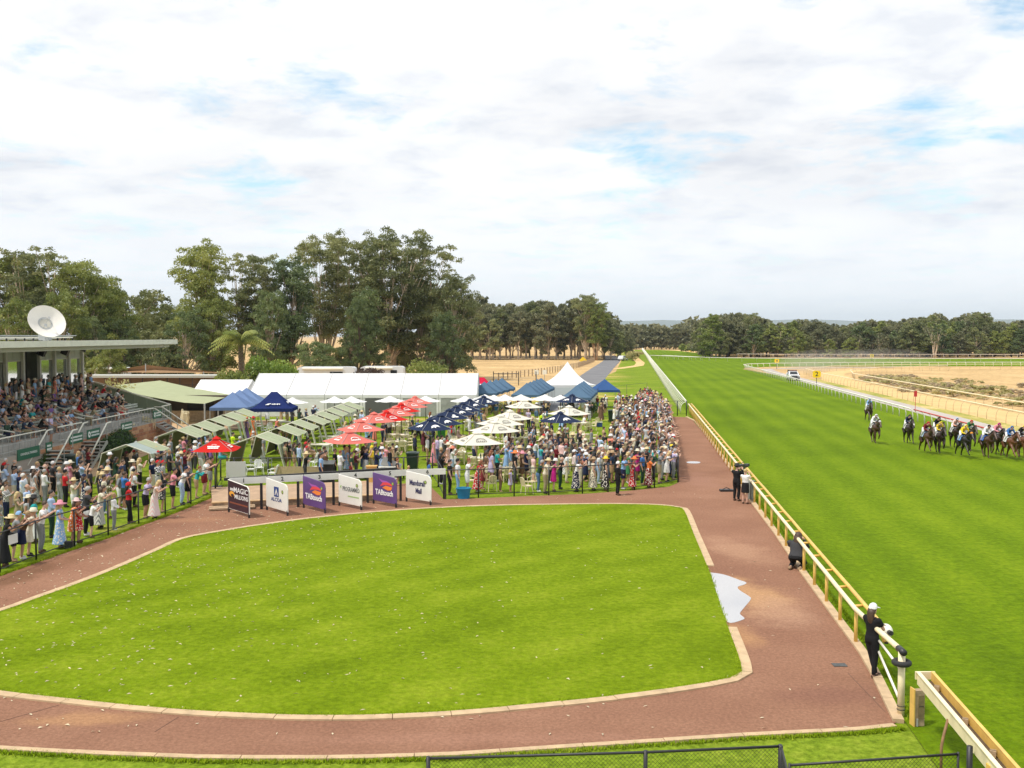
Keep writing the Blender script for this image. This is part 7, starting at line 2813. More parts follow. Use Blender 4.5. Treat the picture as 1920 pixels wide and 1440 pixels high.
def hand_fingers(mb, d, s):
 """Palm roots of five short tapering fingers, bent and unequal."""
 wr, ha = d[s + 'wr'], d[s + 'ha']
 ax = (ha - wr).normalized()
 side = ax.cross(Vector((0, 0, 1)))
 if side.length < .2:
  side = ax.cross(Vector((0, 1, 0)))
 side.normalize()
 nrm = side.cross(ax)
 sg = 1 if s == 'l' else -1
 for i, ln in enumerate((.075, .085, .08, .062)):
  b = ha + side * (i - 1.5) * .019 + ax * .005
  mid = b + ax * ln * .55 - nrm * .008
  mb.tube([b - ax * .02, mid, mid + ax * ln * .3 - nrm * .03], [.0095, .0085, .006], 5)
 b = wr.lerp(ha, .35) + side * sg * .03
 mb.tube([b, b + side * sg * .03 + ax * .03, b + side * sg * .035 + ax * .06 - nrm * .01], [.012, .010, .007], 5)


def head_rot(d):
 return Matrix.Rotation(-d['pitch'], 3, 'X')


def make_body(name):
 d = POSES[name]
 mb = MB()
 torso(mb, d)
 H = d['head']
 Mh = head_rot(d)
 mb.tube([d['chest'].lerp(d['neck'], .7), d['neck'], H + Mh @ Vector((0, -.01, -.05))], [.062, .05, .052], 9)
 mb.ell(H + Mh @ Vector((0, -.005, .02)), (.078, .096, .108), 12, 9)
 mb.ell(H + Mh @ Vector((0, .03, -.055)), (.056, .06, .06), 10, 7)
 mb.tube([H + Mh @ Vector((0, .085, .02)), H + Mh @ Vector((0, .112, -.018)), H + Mh @ Vector((0, .09, -.03))], [.012, .02, .016], 7)
 for sg in (-1, 1):
  mb.ell(H + Mh @ Vector((sg * .08, -.005, -.005)), (.016, .028, .036), 6, 5)
 for s in 'lr':
  arm(mb, d, s, hand=True)
  leg(mb, d, s)
  a, t = d[s + 'an'], d[s + 'to']
  mb.tube([a + Vector((0, -.03, -.04)), a.lerp(t, .5) + Vector((0, 0, -.005)), t], [.034, .038, .026], 8)
 me = remesh(mb, 0.0165, 0.30, 'body')
 fm = MB()
 for s in 'lr':
  hand_fingers(fm, d, s)
 add_islands(me, fm, 0)
 em = MB()
 for sg in (-1, 1):
  em.ell(H + Mh @ Vector((sg * .033, .083, .02)), (.013, .012, .009), 6, 4)
 em.box(H + Mh @ Vector((0, .088, -.062)), (.045, .012, .009), rot=Mh)
 add_islands(me, em, 1)
 me.materials.clear()
 me.materials.append(SKIN)
 me.materials.append(DARK)
 G = {'body': me}
 # clothes follow the same skeleton, a little larger
 t = MB()
 torso(t, d, .014)
 for s in 'lr':
  arm(t, d, s, .014, .62)
 G['tee'] = remesh(t, .024, .34, 'shirt')
 t = MB()
 torso(t, d, .017)
 for s in 'lr':
  arm(t, d, s, .014)
 G['shirt'] = remesh(t, .024, .34, 'shirt')

 def pelvis(t, g):
  pel, wa = d['pelvis'], d['waist']
  dn = (pel - wa).normalized() * .1
  t.tube([pel + dn, pel, pel.lerp(wa, .6)], [.108 + g, .12 + g, .105 + g], 12, flat=1.5)
 t = MB()
 pelvis(t, .012)
 for s in 'lr':
  leg(t, d, s, .016)
 G['trousers'] = remesh(t, .024, .34, 'trousers')
 t = MB()
 pelvis(t, .016)
 for s in 'lr':
  leg(t, d, s, .022, .85)
 G['shorts'] = remesh(t, .024, .34, 'shorts')

 def skirt(t, hem, wide, g=.016):
  pel, wa = d['pelvis'], d['waist']
  if name.startswith('sit'):
   k = (d['lkn'] + d['rkn']) / 2
   t.tube([wa, pel, pel.lerp(k, .5), k + Vector((0, .03, .0)), k + Vector((0, .05, -.22))], [.10 + g, .125 + g, .115, .1, .1], 12, flat=[1.45, 1.5, 1.7, 1.9, 1.9])
   return
  an = (d['lan'] + d['ran']) / 2
  if name in ('kneel', 'jockey'):
   k = (d['lkn'] + d['rkn']) / 2
   t.tube([wa, pel, pel.lerp(k, .8)], [.1 + g, .13 + g, .14], 12, flat=1.6)
   return
  b = pel.lerp(an, hem)
  t.tube([wa.lerp(pel, .1), pel, pel.lerp(b, .45), b], [.098 + g, .122 + g, .145 + .3 * wide, .155 + wide], 14, flat=[1.45, 1.5, 1.4, 1.3])
 for nm, hem, wide in (('skirt', .46, .02), ('longskirt', .92, .09)):
  t = MB()
  skirt(t, hem, wide)
  G[nm] = remesh(t, .024, .34, 'skirt')
 for nm, hem, wide in (('dress', .5, .03), ('longdress', .92, .10)):
  t = MB()
  torso(t, d, .012)
  skirt(t, hem, wide, .013)
  for s in 'lr':
   arm(t, d, s, .013, .22)
  G[nm] = remesh(t, .024, .32, 'dress')
 for s in 'lr':
  t = MB()
  a, to = d[s + 'an'], d[s + 'to']
  t.tube([a + Vector((0, -.035, -.03)), a + Vector((0, .0, -.045)), a.lerp(to, .55) + Vector((0, 0, -.005)), to], [.042, .05, .046, .034], 8)
  G['shoe' + s] = t.mesh('shoe', True)
 if name in ('jockey',):
  t = MB()
  for s in 'lr':
   k, a, to = d[s + 'kn'], d[s + 'an'], d[s + 'to']
   t.tube([k.lerp(a, .2), a], [.062, .048], 8)
   t.tube([a + Vector((0, -.035, -.03)), a, a.lerp(to, .55), to], [.042, .05, .044, .032], 8)
  G['boots'] = t.mesh('boots', True)
 BODY[name] = G


for _n in POSES:
 make_body(_n)


# ---- heads: hair and hats, modelled round the head centre
def hm(fn):
 mb = MB()
 fn(mb)
 return mb.mesh('hair', True)


def cap_shell(mb, r=(.088, .105, .116), y=-.012, z=.032, cut=-.25, mi=0):
 """Skull-hugging half shell open to the face."""
 n, m = 14, 7
 o = len(mb.v)
 for j in range(m + 1):
  for i in range(n):
   th = 2 * math.pi * i / n
   front = max(0.0, math.sin(th))
   lo = cut + 1.0 * front
   ph = lo + (math.pi / 2 - lo) * j / m
   mb.v.append((r[0] * math.cos(ph) * math.cos(th), y + r[1] * math.cos(ph) * math.sin(th), z + r[2] * math.sin(ph)))
 for j in range(m):
  for i in range(n):
   mb.f.append((o + j * n + i, o + j * n + (i + 1) % n, o + (j + 1) * n + (i + 1) % n, o + (j + 1) * n + i))
   mb.m.append(mi)


HEADW = {}
HEADW['short'] = hm(lambda m: cap_shell(m, cut=-.35))
HEADW['bald'] = hm(lambda m: m.tube([(-.079, .0, .0), (-.07, -.06, .0), (0, -.1, .0), (.07, -.06, .0), (.079, .0, .0)], .024, 6))


def _long(m):
 cap_shell(m, (.094, .11, .118), cut=-.5)
 m.tube([(0, -.05, .02), (0, -.085, -.07), (0.01, -.10, -.17), (0.02, -.11, -.27), (.03, -.10, -.36)], [.08, .075, .065, .05, .015], 10, flat=[1.2, 1.35, 1.5, 1.5, 1.3])


HEADW['long'] = hm(_long)


def _bun(m):
 cap_shell(m, cut=-.35)
 m.ell((0, -.12, .06), (.045, .045, .045), 8, 6)


HEADW['bun'] = hm(_bun)


def hat_lathe(prof, n=18):
 mb = MB().lathe(prof, n, (0, 0, 0), cap=True)
 return mb.mesh('hat', True)


HATS = {
 'straw_hat': hat_lathe([(.19, .05), (.21, .062), (.10, .078), (.098, .155), (.075, .172), (.0, .172)]),
 'fedora': hat_lathe([(.15, .06), (.165, .075), (.102, .078), (.095, .17), (.06, .185), (.0, .175)]),
 'wide_hat': hat_lathe([(.24, .035), (.255, .045), (.105, .08), (.09, .165), (.05, .185), (.0, .185)]),
 'bucket_hat': hat_lathe([(.155, .02), (.16, .03), (.108, .095), (.095, .15), (.0, .16)]),
}


def _cap(mb):
 cap_shell(mb, (.106, .122, .132), y=-.006, z=.033, cut=.0)
 mb.add([(-.075, .085, .055), (.075, .085, .055), (.065, .175, .035), (0, .2, .035), (-.065, .175, .035), (-.075, .085, .043), (.075, .085, .043), (.065, .175, .023), (0, .2, .023), (-.065, .175, .023)],
  [(0, 1, 2, 3, 4), (9, 8, 7, 6, 5), (0, 5, 6, 1), (1, 6, 7, 2), (2, 7, 8, 3), (3, 8, 9, 4), (4, 9, 5, 0)])


_m = MB()
_cap(_m)
HATS['cap'] = _m.mesh('cap', True)


def _helmet(mb):
 cap_shell(mb, (.115, .135, .135), y=-.005, z=.03, cut=-.1)
 mb.add([(-.07, .1, .05), (.07, .1, .05), (.05, .16, .04), (-.05, .16, .04), (-.07, .1, .035), (.07, .1, .035), (.05, .16, .028), (-.05, .16, .028)], [(0, 1, 2, 3), (7, 6, 5, 4), (0, 4, 5, 1), (1, 5, 6, 2), (2, 6, 7, 3), (3, 7, 4, 0)])


_m = MB()
_helmet(_m)
HATS['helmet'] = _m.mesh('helmet', True)
_m = MB()
_m.ell((.04, .0, .13), (.10, .08, .04), 10, 6).ell((-.03, .03, .15), (.05, .05, .05), 8, 6)
HATS['fascinator'] = _m.mesh('fascinator', True)
HATNAME = {'straw_hat': 'hat', 'fedora': 'hat', 'wide_hat': 'hat', 'bucket_hat': 'hat', 'cap': 'cap', 'helmet': 'helmet', 'fascinator': 'headpiece'}
HATWORD = {'straw_hat': 'straw boater', 'fedora': 'fedora', 'wide_hat': 'wide-brimmed hat', 'bucket_hat': 'bucket hat', 'cap': 'cap', 'helmet': 'helmet', 'fascinator': 'headpiece'}

COL = {'white': (.76, .76, .76), 'cream': (.68, .62, .48), 'pale blue': (.40, .52, .72), 'light blue': (.25, .42, .68), 'blue': (.05, .16, .42), 'royal blue': (.02, .04, .55), 'navy': (.015, .022, .06), 'teal': (.03, .35, .36),
 'grey': (.23, .24, .25), 'light grey': (.42, .43, .44), 'charcoal': (.05, .05, .055), 'black': (.014, .014, .016), 'red': (.50, .02, .025), 'dark red': (.17, .015, .02), 'maroon': (.10, .012, .025),
 'pink': (.68, .26, .32), 'pale pink': (.72, .48, .47), 'magenta': (.50, .02, .22), 'purple': (.20, .10, .32), 'lavender': (.48, .42, .62), 'orange': (.70, .19, .05), 'coral': (.68, .22, .15), 'yellow': (.80, .58, .03),
 'brown': (.13, .07, .04), 'tan': (.40, .27, .15), 'khaki': (.32, .27, .16), 'dark green': (.02, .055, .035), 'green': (.05, .2, .08), 'olive': (.11, .10, .045), 'denim blue': (.09, .16, .28), 'dark denim': (.03, .05, .1), 'straw': (.66, .52, .28), 'hi-vis yellow': (.6, .85, .02)}
HAIRC = {'dark': (.018, .012, .01), 'brown': (.06, .032, .018), 'fair': (.34, .22, .10), 'blonde': (.52, .38, .18), 'grey': (.36, .35, .34), 'white': (.62, .61, .60), 'red': (.2, .06, .02)}
SKINS = [(.50, .29, .20), (.56, .34, .24), (.45, .25, .17), (.38, .2, .13), (.60, .37, .28)]
LABELS = set()
PEOPLE = []          # specs, built after all are known so that only the largest become individuals


def spec(u, v, pose_, top, bottom, head, place, yaw=None, s=1.0, z=0.0, group='spectators', xyz=None, hair=None, extra=None):
 """top: 'tee white', 'shirt pale blue stripe', 'dress red floral_light' ...; head: 'cap red' or 'hair dark short'."""
 loc = Vector(xyz) if xyz is not None else P(u, v)
 if xyz is None:
  loc.z = z
 PEOPLE.append(dict(loc=loc, pose=pose_, top=top, bottom=bottom, head=head, place=place, yaw=yaw, s=s, group=group, hair=hair, extra=extra, rs=rnd.random()))


PATW = {'floral_light': 'floral', 'floral_dark': 'dark-patterned', 'stripe': 'striped', 'check': 'checked', 'plain': ''}
GARW = {'tee': 'tee', 'shirt': 'shirt', 'trousers': 'trousers', 'shorts': 'shorts', 'skirt': 'skirt', 'longskirt': 'long skirt', 'dress': 'dress', 'longdress': 'long dress'}


def parse(g):
 w = g.split()
 gar = w[0]
 pat = 'plain'
 if w[-1] in PATW:
  pat = w[-1]
  w = w[:-1]
 return gar, ' '.join(w[1:]), pat


def describe(p):
 gar, col, pat = parse(p['top'])
 pw = (PATW[pat] + ' ') if PATW[pat] else ''
 s = 'person in %s %s%s' % (col, pw, GARW[gar])
 if p['bottom']:
  g2, c2, p2 = parse(p['bottom'])
  s += ' and %s %s%s' % (c2, (PATW[p2] + ' ') if PATW[p2] else '', GARW[g2])
 h = p['head'].split()
 if h[0] == 'hair':
  s += ', ' + ('bald' if h[2] == 'bald' else '%s %s' % (h[1], 'hair' if h[2] == 'short' else 'long hair' if h[2] == 'long' else 'bun'))
 else:
  s += ', %s %s' % (' '.join(h[1:]), HATWORD[h[0]])
 full = s + ', ' + p['place']
 if len(full.split()) <= 16:
  return full
 return ' '.join((s + ', ' + PLACE_SHORT.get(p['place'], p['place'])).split()[:16])


PLACE_SHORT = {}


def head_parts(p):
 h = p['head'].split()
 if h[0] == 'hair':
  return [(HEADW[h[2]], 'hair', HAIR, HAIRC[h[1]])]
 out = [(HATS[h[0]], HATNAME[h[0]], STRAW if 'hat' in h[0] or h[0] == 'fedora' else MATS['fabric_plain'], COL[' '.join(h[1:])])]
 hr = p['hair'] or ('dark short', 'brown short', 'fair short', 'grey short', 'brown long', 'dark long', 'blonde long')[int(p['rs'] * 6.99)]
 c, st = hr.split()
 out.append((HEADW[st], 'hair', HAIR, HAIRC[c]))
 return out


FACE_PT = Vector((48, 96, 0))       # where the field is: most people look there


def yaw_of(p):
 if p['yaw'] is not None:
  return p['yaw']
 dv = FACE_PT - p['loc']
 return math.atan2(-dv.x, dv.y) + (p['rs'] - 0.5) * 0.7


def build_person(p):
 G = BODY[p['pose']]
 d = POSES[p['pose']]
 o = bpy.data.objects.new('person', G['body'])
 COLL.objects.link(o)
 o.location = p['loc']
 o.rotation_euler = (0, 0, yaw_of(p))
 w = 0.94 + 0.14 * ((p['rs'] * 7.3) % 1)
 if p['extra'] == 'wide':
  w = 1.3
 o.scale = (p['s'] * w, p['s'] * w, p['s'])
 o.color = (*SKINS[int(p['rs'] * 4.99)], 1)

 def child(name, me, mat, col):
  c = bpy.data.objects.new(name, me)
  COLL.objects.link(c)
  c.parent = o
  if len(me.materials) == 0:
   me.materials.append(mat)
  c.material_slots[0].link = 'OBJECT'
  c.material_slots[0].material = mat
  c.color = (*col, 1)
  return c
 for g in (p['top'], p['bottom']):
  if g:
   gar, col, pat = parse(g)
   child({'tee': 'shirt', 'longskirt': 'skirt', 'longdress': 'dress'}.get(gar, gar), G[gar], MATS['fabric_' + pat], COL[col])
 for me, nm, mt, col in head_parts(p):
  c = child(nm, me, mt, col)
  c.location = d['head']
  c.rotation_euler = (-d['pitch'], 0, 0)
 if p['pose'] == 'jockey':
  child('boots', G['boots'], MATS['fabric_plain'], (.02, .02, .02))
 else:
  for s in 'lr':
   child('shoe', G['shoe' + s], MATS['fabric_plain'], ((.02, .02, .02), (.3, .2, .12), (.6, .6, .6), (.1, .06, .04))[int(p['rs'] * 3.99)])
 if p['extra'] == 'vest':
  child('vest', G['tee'], MATS['fabric_plain'], COL['hi-vis yellow']).scale = (1.05, 1.08, 1.0)
 lab = describe(p)
 if lab in LABELS:
  p['dup'] = True
 LABELS.add(lab)
 tag(o, lab, 'person', p['group'])
 return o


_geo = {}


def mesh_np(me):
 if me.name not in _geo:
  me.calc_loop_triangles()
  v = np.empty(len(me.vertices) * 3, np.float32)
  me.vertices.foreach_get('co', v)
  t = np.empty(len(me.loop_triangles) * 3, np.int32)
  me.loop_triangles.foreach_get('vertices', t)
  _geo[me.name] = (v.reshape(-1, 3), t.reshape(-1, 3))
 return _geo[me.name]


def build_crowd(lst, name, label):
 """Everyone past the individual limit: one piece with a colour per vertex."""
 VS, FS, CS = [], [], []
 off = 0
 for p in lst:
  G, d = BODY[p['pose']], POSES[p['pose']]
  M = Matrix.Rotation(yaw_of(p), 3, 'Z') @ Matrix.Scale(p['s'], 3)
  parts = [(G['body'], SKINS[int(p['rs'] * 4.99)], None)]
  for g in (p['top'], p['bottom']):
   if g:
    gar, col, pat = parse(g)
    parts.append((G[gar], COL[col], None))
  for me, nm, mt, col in head_parts(p):
   parts.append((me, col, d['head']))
  for me, col, at_ in parts:
   v, t = mesh_np(me)
   if at_ is not None:
    v = v @ np.array(Matrix.Rotation(-d['pitch'], 3, 'X'), np.float32).T + np.array(at_, np.float32)
   VS.append(v @ np.array(M, np.float32).T + np.array(p['loc'], np.float32))
   FS.append(t + off)
   CS.append(np.tile(np.array((*col, 1), np.float32), (len(v), 1)))
   off += len(v)
 me = fast_mesh(name, np.concatenate(VS), np.concatenate(FS), True)
 at_ = me.attributes.new('Col', 'FLOAT_COLOR', 'POINT')
 at_.data.foreach_set('color', np.concatenate(CS).ravel())
 m = bpy.data.materials.new('crowd_cloth')
 m.use_nodes = True
 a = nn(m.node_tree, 'ShaderNodeAttribute', attribute_name='Col')
 b = m.node_tree.nodes['Principled BSDF']
 b.inputs['Roughness'].default_value = 0.85
 m.node_tree.links.new(a.outputs['Color'], b.inputs['Base Color'])
 o = obj(name, me, m)
 kind(o, 'stuff', label)
 o['category'] = 'crowd'
 return o
# ================================================================== who stands where
LF = R(-72)
S_ = 1.06
PL = 'at left fence'
GL = 'spectators along the left fence'
for a in (
 (8, 1062, 'lean_rail', 'longdress black', '', 'straw_hat straw', 1.0), (25, 1053, 'lean_rail', 'tee grey', 'shorts black', 'cap light blue', 1.0),
 (41, 1048, 'lean_rail', 'tee brown', 'skirt navy', 'hair fair bun', .97), (54, 1042, 'lean_wide', 'dress cream floral_light', '', 'bucket_hat cream', .97),
 (64, 1016, 'stand', 'tee teal', 'longskirt white', 'fedora black', 1.0), (77, 1036, 'lean_wide', 'tee white', 'trousers grey', 'hair brown short', 1.07),
 (52, 992, 'stand', 'shirt pale blue', 'trousers light grey', 'hair brown bald', 1.04), (97, 1008, 'hands_front', 'shirt pale blue', 'trousers dark green', 'hair dark short', 1.05),
 (113, 1027, 'hands_front', 'longdress light blue floral_light', '', 'wide_hat pink', .98), (136, 1021, 'lean_wide', 'dress orange floral_light', '', 'fedora pale pink', .98),
 (148, 1018, 'hands_front', 'dress red floral_light', '', 'cap charcoal', .95), (161, 1004, 'reach', 'tee charcoal', 'trousers black', 'hair grey short', 1.1),
 (171, 1008, 'lean_rail', 'tee white', 'shorts black', 'hair dark short', .84), (187, 990, 'lean_wide', 'tee cream', 'longskirt grey stripe', 'hair brown long', 1.0),
 (204, 972, 'reach', 'tee olive floral_light', 'shorts khaki', 'cap olive', 1.0), (214, 994, 'hands_front', 'shirt white', 'trousers grey', 'hair fair short', .86),
 (242, 981, 'legs_crossed', 'tee red', 'trousers black', 'helmet red', .97), (273, 971, 'lean_wide', 'tee lavender', 'shorts black', 'hair grey short', 1.0),
 (290, 973, 'lean_rail', 'longdress pale pink stripe', '', 'hair blonde long', .97), (304, 960, 'lean_rail', 'tee black', 'skirt charcoal floral_light', 'hair brown short', 1.0),
 (324, 954, 'reach', 'tee pink', 'shorts black', 'hair dark short', 1.06), (341, 946, 'lean_rail', 'tee white', 'trousers pale blue', 'cap navy', 1.02),
 (353, 943, 'stand', 'tee charcoal', 'skirt black', 'hair grey bald', 1.0), (368, 934, 'lean_rail', 'shirt teal', 'shorts tan', 'hair red short', .9),
 (383, 927, 'lean_wide', 'tee white', 'shorts dark red', 'hair brown short', 1.04), (394, 921, 'reach', 'tee brown', 'shorts grey', 'hair dark short', 1.0)):
 spec(a[0], a[1], a[2], a[3], a[4], a[5], PL, yaw=LF + rnd.uniform(-.25, .25), s=a[6] * S_, group=GL)
PL = 'on the left lawn'
GL = 'spectators standing on the left lawn'
for a in (
 (9, 936, 'arms_folded', 'shirt pale blue', 'trousers brown', 'cap red', 1.05), (28, 947, 'arms_folded', 'shirt pale blue', 'trousers cream', 'hair dark short', 1.05),
 (38, 943, 'arms_folded', 'tee navy', 'trousers navy', 'hair grey short', 1.04), (46, 957, 'hands_front', 'shirt white', 'shorts white', 'cap brown', 1.03),
 (28, 926, 'stand', 'tee black', 'trousers charcoal', 'hair grey bald', 1.02), (11, 922, 'stand', 'tee grey', 'trousers tan', 'hair white short', 1.02), (-2, 950, 'hands_front', 'dress charcoal', '', 'wide_hat cream', 1.0),
 (87, 935, 'hands_front', 'tee dark red', 'shorts black', 'hair brown short', 1.05), (100, 931, 'hands_front', 'tee charcoal', 'trousers black', 'hair white short', 1.04),
 (112, 943, 'stand_weight', 'tee grey', 'trousers light grey', 'hair blonde short', 1.02), (123, 951, 'hands_front', 'tee red', 'trousers black', 'cap black', 1.03),
 (146, 938, 'arms_folded', 'shirt black', 'trousers grey', 'hair dark short', 1.0), (148, 907, 'stand', 'shirt blue', 'trousers black', 'cap tan', 1.03),
 (156, 892, 'stand', 'tee grey', 'trousers light grey', 'hair dark short', 1.03), (166, 893, 'photo', 'tee dark red', 'trousers black', 'hair brown long', .98),
 (203, 928, 'hand_hip', 'tee light grey', 'trousers denim blue', 'hair grey short', 1.05), (206, 912, 'clap', 'tee black', 'trousers charcoal', 'fedora white', 1.05),
 (188, 948, 'stand', 'tee black', 'shorts charcoal', 'cap black', 1.03), (234, 956, 'photo', 'tee blue', 'shorts dark green', 'hair brown short', 1.04),
 (228, 944, 'stand', 'tee grey', 'trousers dark green', 'cap navy', 1.03), (252, 950, 'hands_front', 'tee white', 'trousers black', 'cap black', 1.04),
 (238, 905, 'stand', 'shirt black', 'trousers black', 'cap maroon', 1.0), (262, 920, 'photo', 'tee cream', 'trousers black', 'hair blonde long', 1.0),
 (218, 918, 'photo', 'dress dark green', '', 'hair dark long', 1.0), (296, 908, 'arms_folded', 'longdress black', '', 'fascinator red', 1.04),
 (284, 895, 'stand', 'tee white', 'trousers black', 'hair dark short', 1.03), (306, 886, 'stand', 'tee pale pink', 'trousers light grey', 'hair blonde short', .98),
 (317, 888, 'stand', 'shirt pale blue', 'trousers navy', 'hair white short', 1.02), (334, 896, 'stand', 'shirt white', 'trousers tan', 'cap cream', 1.05),
 (358, 890, 'hands_front', 'tee purple', 'trousers black', 'hair brown short', 1.05), (366, 881, 'stand', 'tee white', 'trousers charcoal', 'bucket_hat white', 1.02),
 (347, 905, 'photo', 'tee maroon', 'shorts black', 'cap red', 1.04), (377, 888, 'stand', 'shirt grey', 'trousers white', 'hair dark short', 1.0),
 (388, 884, 'stand', 'tee navy', 'trousers navy', 'hair brown short', 1.0), (396, 876, 'stand', 'dress purple', '', 'hair dark long', 1.0), (413, 872, 'sit', 'tee light blue', 'shorts teal', 'hair fair short', 1.0),
 (450, 869, 'hands_front', 'shirt blue floral_light', 'longskirt orange floral_light', 'hair white short', 1.0), (475, 823, 'stand', 'longdress orange floral_light', '', 'wide_hat red', 1.02),
 (463, 826, 'stand', 'longdress purple floral_light', '', 'fascinator red', 1.02), (518, 812, 'sit', 'dress coral', '', 'hair white short', 1.0)):
 spec(a[0], a[1], a[2], a[3], a[4], a[5], PL, yaw=R(-65) + rnd.uniform(-.35, .35), s=a[6], group=GL)
spec(437, 859, 'hands_front', 'tee black', 'trousers black', 'hair dark short', 'hi-vis vest, by red umbrella', yaw=R(-60), group='stewards in hi-vis vests', extra='vest')
spec(1014, 812, 'stand', 'shirt black', 'trousers black', 'hair dark long', 'hi-vis vest, by the lone navy umbrella', yaw=R(-80), group='stewards in hi-vis vests', extra='vest', s=1.05)
PL = 'behind the stalls'
GL = "spectators behind the winner's stalls"
for a in (
 (572, 906, 'reach', 'tee black', 'trousers charcoal', 'wide_hat straw', 1.0), (561, 889, 'stand', 'shirt pale blue', 'trousers navy', 'hair dark short', 1.07), (602, 911, 'stand', 'tee light blue', 'trousers navy', 'hair dark short', 1.04),
 (611, 903, 'hands_front', 'shirt brown', 'trousers charcoal', 'hair dark short', 1.02), (608, 893, 'stand', 'shirt charcoal', 'trousers black', 'hair brown short', 1.0), (628, 899, 'stand', 'tee black', 'trousers black', 'hair brown short', 1.02),
 (638, 905, 'arms_folded', 'shirt white', 'trousers light grey', 'hair red short', 1.05), (646, 893, 'stand', 'shirt light blue', 'trousers grey', 'hair dark short', 1.05), (659, 907, 'stand', 'tee dark green', 'trousers dark red', 'hair dark short', 1.0),
 (667, 899, 'clap', 'tee maroon', 'trousers charcoal', 'hair brown short', .95), (697, 888, 'stand', 'shirt yellow stripe', 'trousers cream', 'helmet yellow', .95), (706, 902, 'photo', 'shirt navy', 'trousers navy', 'hair dark short', 1.05),
 (716, 896, 'stand', 'longdress pale blue', '', 'bucket_hat white', 1.03), (731, 898, 'stand', 'shirt black', 'trousers denim blue', 'hair brown short', 1.06), (745, 910, 'hands_front', 'dress charcoal', '', 'hair red short', .86),
 (692, 867, 'stand', 'shirt grey', 'trousers brown', 'hair dark short', 1.0), (722, 874, 'sit', 'tee pink', 'trousers light grey', 'hair fair short', 1.0), (552, 884, 'stand', 'tee charcoal', 'shorts tan', 'hair brown long', 1.0),
 (543, 878, 'hands_front', 'tee black', 'shorts brown', 'hair grey short', 1.0), (535, 884, 'stand', 'tee khaki', 'shorts brown', 'hair dark short', 1.03), (655, 890, 'photo', 'tee tan', 'trousers black', 'cap charcoal', .98)):
 spec(a[0], a[1], a[2], a[3], a[4], a[5], PL, yaw=R(-70) + rnd.uniform(-.3, .3), s=a[6], group=GL)
PL = 'right of the stalls'
GL = 'spectators on the lawn right of the stalls'
for a in (
 (766, 914, 'stand', 'tee magenta', 'shorts grey', 'hair blonde short', .68), (804, 913, 'hands_front', 'tee blue', 'trousers pale blue', 'hair dark long', .85), (778, 862, 'stand', 'shirt navy check', 'trousers black', 'hair brown short', 1.0),
 (801, 866, 'stand', 'shirt white', 'trousers tan', 'hair brown bald', 1.0), (813, 872, 'stand', 'longdress pink floral_light', '', 'hair brown long', 1.0), (820, 870, 'stand', 'shirt lavender', 'trousers denim blue', 'hair dark short', 1.05),
 (828, 868, 'stand', 'shirt white', 'trousers charcoal', 'hair dark short', 1.03), (833, 875, 'arms_folded', 'shirt charcoal', 'trousers black', 'hair grey short', 1.02), (843, 927, 'stand', 'tee black', 'trousers black', 'hair dark short', 1.04),
 (858, 927, 'stand', 'tee white', 'trousers light blue', 'cap black', 1.06), (876, 926, 'reach', 'tee white', 'shorts white', 'hair red short', 1.08), (827, 908, 'photo', 'tee black', 'trousers black', 'hair dark long', 1.0),
 (848, 893, 'photo', 'tee white', 'shorts pale blue', 'wide_hat coral', 1.0), (840, 884, 'stand', 'dress pale pink', '', 'wide_hat cream', 1.0), (889, 872, 'stand', 'tee light grey', 'shorts navy', 'hair brown short', 1.03),
 (827, 895, 'photo', 'dress charcoal', '', 'hair blonde short', 1.0), (845, 878, 'stand', 'shirt cream', 'trousers khaki', 'cap white', 1.0), (852, 886, 'hands_front', 'dress white', '', 'hair grey bun', 1.0), (838, 866, 'stand', 'dress red', '', 'hair brown long', 1.0),
 (812, 834, 'stand', 'shirt navy', 'trousers navy', 'hair dark short', 1.03), (842, 838, 'walk', 'tee white', 'shorts white', 'hair brown short', 1.0), (851, 836, 'stand', 'tee white', 'trousers grey', 'hair dark short', 1.0), (858, 832, 'sit', 'dress pale pink', '', 'hair dark short', 1.0),
 (773, 822, 'stand', 'tee charcoal', 'trousers black', 'hair grey short', 1.05), (783, 829, 'walk', 'shirt blue', 'trousers black', 'hair grey bald', 1.05), (880, 822, 'stand', 'shirt white', 'shorts white', 'hair brown short', 1.05), (903, 806, 'stand', 'shirt light blue', 'trousers denim blue', 'hair brown short', 1.0),
 (926, 836, 'stand', 'tee teal', 'shorts black', 'hair dark short', 1.0), (955, 848, 'walk', 'dress maroon', '', 'hair brown long', 1.02), (948, 858, 'stand', 'shirt white', 'trousers white', 'cap white', 1.02)):
 spec(a[0], a[1], a[2], a[3], a[4], a[5], PL, yaw=R(-78) + rnd.uniform(-.3, .3), s=a[6], group=GL)
PL = 'behind crowd fence'
GL = 'spectators in the front of the big crowd'
